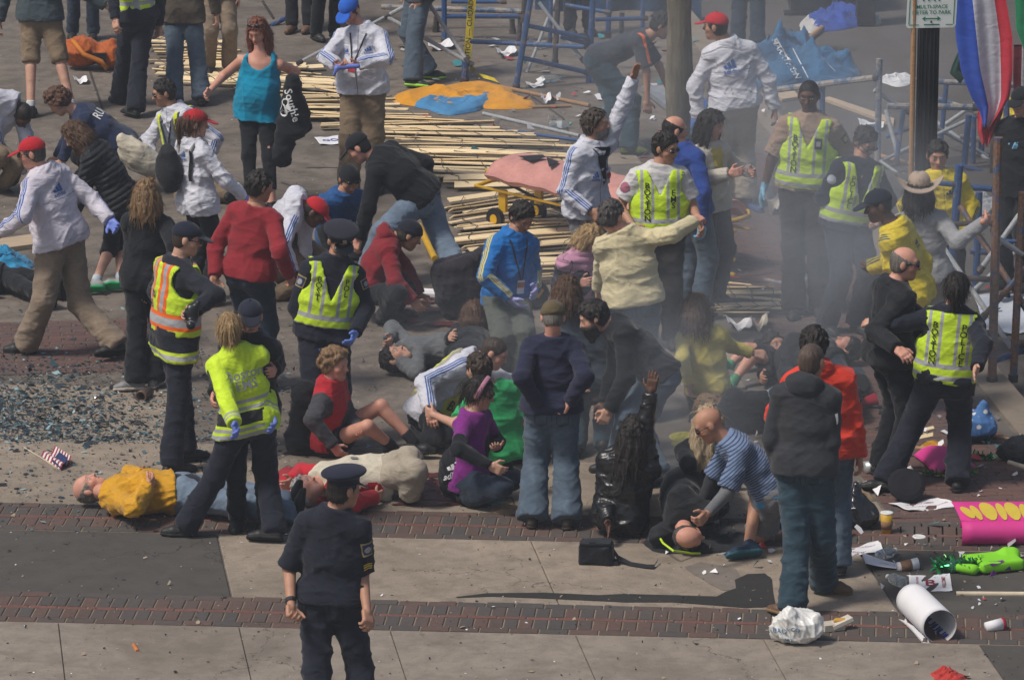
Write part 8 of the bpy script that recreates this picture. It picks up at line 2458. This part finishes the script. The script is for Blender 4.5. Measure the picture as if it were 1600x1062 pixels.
# 48 raised arm
a = person('curly haired bearded man in a white three stripe jacket waving one raised arm', (920, 480), (915, 352), (922, 226), (932, 196), yaw=48, hd=(72, -6, 0), st=1, h=1.78, b=1.05, LS=(950, 222, .05), LE=(972, 168, '0'), LW=(990, 122, '0'), RE=(884, 300, '-'), RW=(922, 330, '-'), LH=(995, 102, 0), curlL=.12, hair=('short', (.05, .035, .025), .024), beard=('full', .008, (.2, .19, .18)), skin='tan', top=dict(mat=m_white, hem=-.14, o=.036, amp=.011, collar=.06), legs=dict(mat=m_gshort, o=.026))
lanyard(a.top, .09, .22); logo(a.top, 'front', -.06, .28, .9)
patch(a.top, [(-.06, .53), (.08, .53), (.06, .28), (.03, .2)], 'front', M_black_in if 'M_black_in' in globals() else plain('black_knit', (.012, .012, .015), .9), 'inner_shirt', .006, 4)
# 49 bending, orange stripe
a = person('man in a dark tee with an orange shoulder stripe bending by the tree', (965, 232), (926, 100), (1012, 60), (1034, 40), yaw=86, hd=(85, 26, 0), h=1.78, curve=.05, RE=(1012, 120, '-'), RW=(1012, 180, '0'), LE=(1035, 110, '0'), LW=(1048, 150, '0'), RK=(988, 158), RA=(982, 226, 'g'), LK=(960, 165), LA=(940, 215, 'g'), hair=('short', HB, .016), skin='tan', shoes=(.1, .12, .03),
    top=dict(mat=cloth('dark_tee_orange_piping', (.04, .045, .055), .9, layers=[([('S', 0, -.02, .02), ('S', 1, -.3, .75)], (.75, .14, .03))]), sleeve=.85, hem=-.06, o=.026, name='tee_shirt', collar=.02), legs=dict(mat=m_jeant, o=.03, flare=.02))
# 50 red cap back
a = person('big man in white jacket and red cap, back turned, right of the tree', (1158, 348), (1152, 198), (1138, 68), (1118, 42), yaw=-172, hd=(-110, 2, 0), st=1, h=1.86, b=1.1, belly=.02, LE=(1084, 140, '0'), LW=(1092, 190, '+'), RE=(1212, 142, '0'), RW=(1214, 190, '+'), hair=('ring', HB), skin='tan', hat=('cap', RED), top=dict(mat=m_whiteb, hem=-.06, o=.036, amp=.012, collar=.06), legs=dict(mat=m_beige, o=.04, flare=.03))
logo(a.top, 'back', .02, .35, 1.5)
# 51 cream jacket woman
a = person('dark haired woman in a cream jacket and yellow top gesturing to the right', (1118, 470), (1108, 330), (1106, 226), (1112, 196), yaw=42, hd=(60, 18, 0), st=1, h=1.68, RE=(1098, 282, '-'), RW=(1140, 272, '-'), LE=(1150, 262, '0'), LW=(1172, 268, '0'), hair=('messy', HB, .022, .24), skin='pink', top=dict(mat=m_cream2, hem=-.12, o=.036), legs=dict(mat=m_navy, o=.026))
patch(a.top, [(-.06, .48), (.07, .48), (.05, .24), (-.03, .24)], 'front', plain('yellow_knit', (.5, .4, .05), .85), 'inner_shirt', .006, 5)
# 52 officer in tan
a = person('tall shaven officer in a tan shirt and lime BOSTON vest with sky blue gloves', (1262, 484), (1258, 292), (1266, 182), (1264, 152), yaw=-6, hd=(-12, 10, 0), h=2.0, b=1.06, RE=(1206, 250, '0'), RW=(1194, 292, '0'), LE=(1326, 246, '+'), LW=(1318, 280, '0'), RA=(1240, 476, 'g'), LA=(1282, 472, 'g'), skin='brown', hair=('buzz', (.012, .01, .01)), gloves=SKYG, curl=.3, top=dict(mat=m_tanshirt, sleeve=.85, hem=-.02, o=.034, name='uniform_shirt', collar=.045), legs=dict(mat=m_drk, o=.03, flare=.03), belt=(.01, .01, .01), vest=dict(mat=m_pvest, o=.048, hem=.02, v=.24))
letters(a.vest, 'BOSTON', 'front', -.105, .44, .052, M_ink, stack=True); letters(a.vest, 'E', 'front', .105, .42, .05, M_ink)
MB().box(a.sp(.68) + a.fwd * .17 + a.left * .09, (a.left, a.fwd, a.S), (.03, .012, .045)).make('badge_holder', M_blackp, a.root, a.org); MB().box(a.sp(.68) + a.fwd * .185 + a.left * .09, (a.left, a.fwd, a.S), (.018, .006, .02)).make('badge', M_foil, a.root, a.org)
shoulder_patch(a.top, 'L', (.5, .38, .1), (.45, .33, .05))
# 53 officer looking down
a = person('police officer in dark navy with an open lime vest looking down at his hand', (1312, 512), (1322, 350), (1344, 252), (1352, 222), yaw=24, hd=(34, 34, 0), h=1.82, b=1.08, RE=(1286, 310, '0'), RW=(1335, 288, '-'), LE=(1388, 312, '0'), LW=(1372, 345, '-'), RA=(1292, 502, 'g'), LA=(1340, 500, 'g'), hair=('short', HB, .01), skin='tan', glasses=(.006, -.004), curl=1.0, top=dict(mat=m_navy, hem=-.06, o=.034), legs=dict(mat=m_navy, o=.03, flare=.025), vest=dict(mat=m_pvest, o=.05, hem=.05, v=.36))
letters(a.vest, 'POLICE', 'front', -.105, .42, .045, M_ink, stack=True)
patch(a.top, [(.04 * math.cos(k * .6), .35 + .14 * math.sin(k * .6)) for k in range(10)], 'Rf', plain('round_seal', (.3, .32, .36), .7), 'shoulder_patch', .005)
# 54 yellow jacket, cap
a = person('man in a yellow three stripe jacket and dark cap facing left, behind the bald man', (1425, 640), (1428, 480), (1396, 352), (1372, 322), yaw=-108, hd=(-82, 16, 0), st=1, h=1.82, b=1.1, LE=(1390, 408, '+'), LW=(1362, 418, '0'), RE=(1450, 420, '0'), RW=(1440, 460, '0'), hair=('buzz', HB), hat=('cap', (.014, .018, .03)), skin='brown', top=dict(mat=m_yelj, hem=-.18, o=.04, amp=.012), legs=dict(mat=m_beige, o=.03))
logo(a.top, 'back', -.02, .36, .9, plain('logo_dark', (.03, .04, .06), .7))
# 55 cowboy hat
a = person('man in a tan cowboy hat and grey sweatshirt gripping the scaffold, back turned', (1462, 600), (1448, 442), (1436, 330), (1436, 300), yaw=170, hd=(176, 2, 0), st=1, h=1.76, LE=(1400, 390, '0'), LW=(1398, 430, '+'), RE=(1496, 378, '0'), RW=(1546, 340, '0'), RH=(1562, 336, 0), hair=('bob', HB, .016, .14), hat=('cowboy', (.42, .32, .24), cloth('hat_felt', (.42, .32, .24), .9, wr=.2)), skin='pink', curl=1.1, top=dict(mat=m_grey, hem=-.08, o=.028, name='sweatshirt', collar=.02), legs=dict(mat=m_beige, o=.03, flare=.02))
# 56 yellow jacket facing
a = person('dark haired man in a yellow jacket facing forward behind the sign post', (1470, 470), (1472, 360), (1468, 272), (1465, 246), yaw=10, hd=(2, 10, 0), st=1, h=1.72, b=1.06, LE=(1518, 322, '0'), LW=(1505, 368, '-'), RE=(1415, 320, '0'), RW=(1425, 362, '-'), hair=('short', HB, .014), skin='tan', top=dict(mat=m_yelj, hem=-.12, o=.038), legs=dict(mat=m_drk))
logo(a.top, 'front', .06, .36, 1.0, plain('logo_dark', (.03, .04, .06), .7))
# 57 bald man in dark jacket
a = person('bald man with glasses in a black jacket with white piping, facing right', (1385, 752), (1388, 580), (1398, 442), (1414, 412), yaw=112, hd=(84, 8, 0), st=1, h=1.82, b=1.08, RE=(1365, 520, '-'), RW=(1402, 545, '-'), LE=(1440, 500, '0'), LW=(1445, 540, '0'), hair=('ring', HG), skin='pink', glasses=(.004, 0), top=dict(mat=m_blackj, hem=-.12, o=.038), legs=dict(mat=m_black, o=.026, flare=.02))
patch(a.top, [(-.15, .5), (-.138, .5), (-.06, .22), (-.072, .22)], 'front', M_wprint, 'piping', .006, 5)
# 58 policewoman
a = person('policewoman with dark ponytail and lime BOSTON POLICE vest stretching one arm left', (1440, 762), (1476, 592), (1488, 484), (1495, 452), yaw=172, hd=(170, 8, 0), h=1.74, b=1.06, LE=(1402, 506, '0'), LW=(1366, 504, '0'), RE=(1536, 540, '0'), RW=(1526, 574, '-'), LK=(1424, 668), LA=(1384, 748, 'g'), RK=(1500, 665), RA=(1496, 748, 'g'), LF=(-100,), RF=(170,), hair=('pony', HB, .014, .1), curl=.15, top=dict(mat=m_navy, hem=-.0, o=.034), legs=dict(mat=m_navy, o=.03, flare=.03), belt=(.008, .008, .01), vest=dict(mat=m_pvest, o=.05, hem=.0, v=0, w=.19))
letters(a.vest, 'BOSTON', 'back', .105, .43, .052, M_ink, stack=True); letters(a.vest, 'POLICE', 'back', -.105, .43, .052, M_ink, stack=True)
MB().box(a.sp(.0) - a.left * .2, (a.left, a.fwd, a.S), (.03, .05, .09)).make('holster', M_blackp, a.root, a.org); MB().box(a.sp(.06) + a.left * .14 - a.fwd * .13, (a.left, a.fwd, a.S), (.03, .02, .045)).make('pouch', M_blackp, a.root, a.org)
# 59 right edge
a = person('person in dark gear with a sky blue glove at the right edge', (1592, 420), (1592, 300), (1596, 190), (1596, 160), yaw=-30, st=1, h=1.78, RE=(1572, 240, '0'), RW=(1584, 236, '-'), LE=(1620, 240, '0'), LW=(1610, 280, '-'), gloves=SKYG, hat=('cap', BLACK), top=dict(mat=m_black, hem=-.2, o=.04), legs=dict(mat=m_black, o=.03))
crumple('yellow_bag', 'yellow bag hanging by the tricolour flag', 'bag', [(1562, 172), (1582, 170), (1584, 185), (1566, 188)], .2, [cloth('yellow_nylon', (.55, .42, .03), .6)], 21)
# 63 blue jacket
a = person('dark haired man in royal blue jacket with yellow stripes and lavender gloves', (795, 580), (788, 500), (802, 368), (815, 340), yaw=28, hd=(35, 34, 0), h=1.78, RE=(758, 432, '-'), RW=(796, 466, '-'), LE=(834, 425, '0'), LW=(836, 450, '-'), LK=(820, 520, '-'), LA=(805, 580, 'g'), RK=(785, 530, '-'), RA=(780, 582, 'g'), hair=('short', HB, .016), skin='tan', gloves=LAV, curl=.35, top=dict(mat=m_blue, hem=-.1, o=.036, amp=.011, collar=.055), legs=dict(mat=m_olive, o=.03))
lanyard(a.top, .03, .1, (.4, .16, .06))
# 64 lying man in yellow
a = person('grey haired man in a golden yellow rain jacket lying on his back at the left', (200, 790), (285, 768, 'z.15'), (170, 770, 'z.16'), (131, 760, 'z.15'), yaw=0, up=True, hd=(88, -82, 0), h=1.76, b=1.1, RE=(208, 792, '-'), RW=(232, 760, '+'), LE=(205, 742, '+'), LW=(226, 742, '-'), LK=(365, 765, 'z.16'), LA=(450, 785, 'z.1'), RK=(370, 788, 'z.15'), RA=(455, 800, 'z.1'), hair=('ring', HG), skin='pink', top=dict(mat=m_gold, hem=.1, o=.045, amp=.016), legs=dict(mat=m_jeanl, o=.03))
pp, qq = solid([([ecap(a.sp(-.1), a.sp(.25), .13, .13, a.left, 1.3)], .03, [(a.sp(.3), a.S), (np.array([0, 0, .015]), -UPW)])], .015, rl=1); build('dark_jumper', pp, qq, m_navy, a.root, a.org)
person('auburn haired person crouching behind the kneeling man in the B.A.A. bib', (735, 570), (735, 560, 'z.3'), (744, 520), (742, 500), yaw=170, hd=(170, 30, 0), h=1.6, LK=(710, 550, 'z.3'), LA=(705, 560, 'z.1'), RK=(760, 550, 'z.3'), RA=(765, 560, 'z.1'), hair=('messy', HBR, .02, .12), top=dict(mat=m_black), legs=dict(mat=m_black))
# ------------------------------------------------------------------ air and smoke
def volume(name, mn, mx, density, col=(.78, .83, .9), wisps=None):
    v = [(x, y, z) for z in (mn[2], mx[2]) for y in (mn[1], mx[1]) for x in (mn[0], mx[0])]
    m = MB().add(v, [[0, 2, 3, 1], [4, 5, 7, 6], [0, 1, 5, 4], [2, 6, 7, 3], [0, 4, 6, 2], [1, 3, 7, 5]])
    mt = bpy.data.materials.new(name); mt.use_nodes = True
    t = mt.node_tree; t.nodes.remove(t.nodes['Principled BSDF'])
    pv = t.nodes.new('ShaderNodeVolumePrincipled')
    pv.inputs['Color'].default_value = (*col, 1)
    pv.inputs['Density'].default_value = density
    t.links.new(pv.outputs[0], t.nodes['Material Output'].inputs['Volume'])
    if wisps:
        # soft clouds: an ellipsoid falloff about each centre, broken up by noise
        N = NT.__new__(NT); N.m, N.t, N._attr = mt, t, {}
        g = N.n('NewGeometry').outputs['Position']
        s = N.n('SeparateXYZ'); N.t.links.new(g, s.inputs[0])
        tot = None
        for (c, r, d) in wisps:
            q = None
            for i in range(3):
                e = N.math('POWER', N.math('ABSOLUTE', N.math('DIVIDE', N.math('SUBTRACT', s.outputs[i], float(c[i])), float(r[i]))), 2.0)
                q = e if q is None else N.math('ADD', q, e)
            f = N.math('MULTIPLY', N.math('MAXIMUM', N.math('SUBTRACT', 1.0, q), 0.0), d)
            tot = f if tot is None else N.math('ADD', tot, f)
        n = N.noise(1.1, 4, .6, .8, g)
        tot = N.math('MULTIPLY', tot, N.math('MAXIMUM', N.math('MULTIPLY', N.math('SUBTRACT', n, .36), 4.0), 0.0))
        t.links.new(tot, pv.inputs['Density'])
    return m.make(name, mt, kind='stuff')
volume('haze', (-75, -12, -1.3), (95, 155, 11.5), .0013)
def wisp(px, py, z, r, d):
    return (at_z(px, py, z), r, d)
volume('smoke', (2.0, 33.5, .03), (12.5, 56.0, 3.6), .1, wisps=[
    wisp(1040, 640, .5, (.7, 1.3, .9), .28), wisp(1110, 585, .6, (1.1, 1.6, .9), .16), wisp(1330, 430, 1.0, (1.4, 2.4, 1.6), .19), wisp(1265, 300, 1.4, (1.2, 2.5, 1.4), .1),
    wisp(960, 560, .7, (1.4, 1.8, 1.1), .12), wisp(1180, 130, 1.4, (3.0, 5.0, 2.0), .085), wisp(720, 560, .6, (1.5, 1.6, .8), .07)])
SC.cycles.volume_step_rate = 4.0
SC.cycles.volume_max_steps = 64
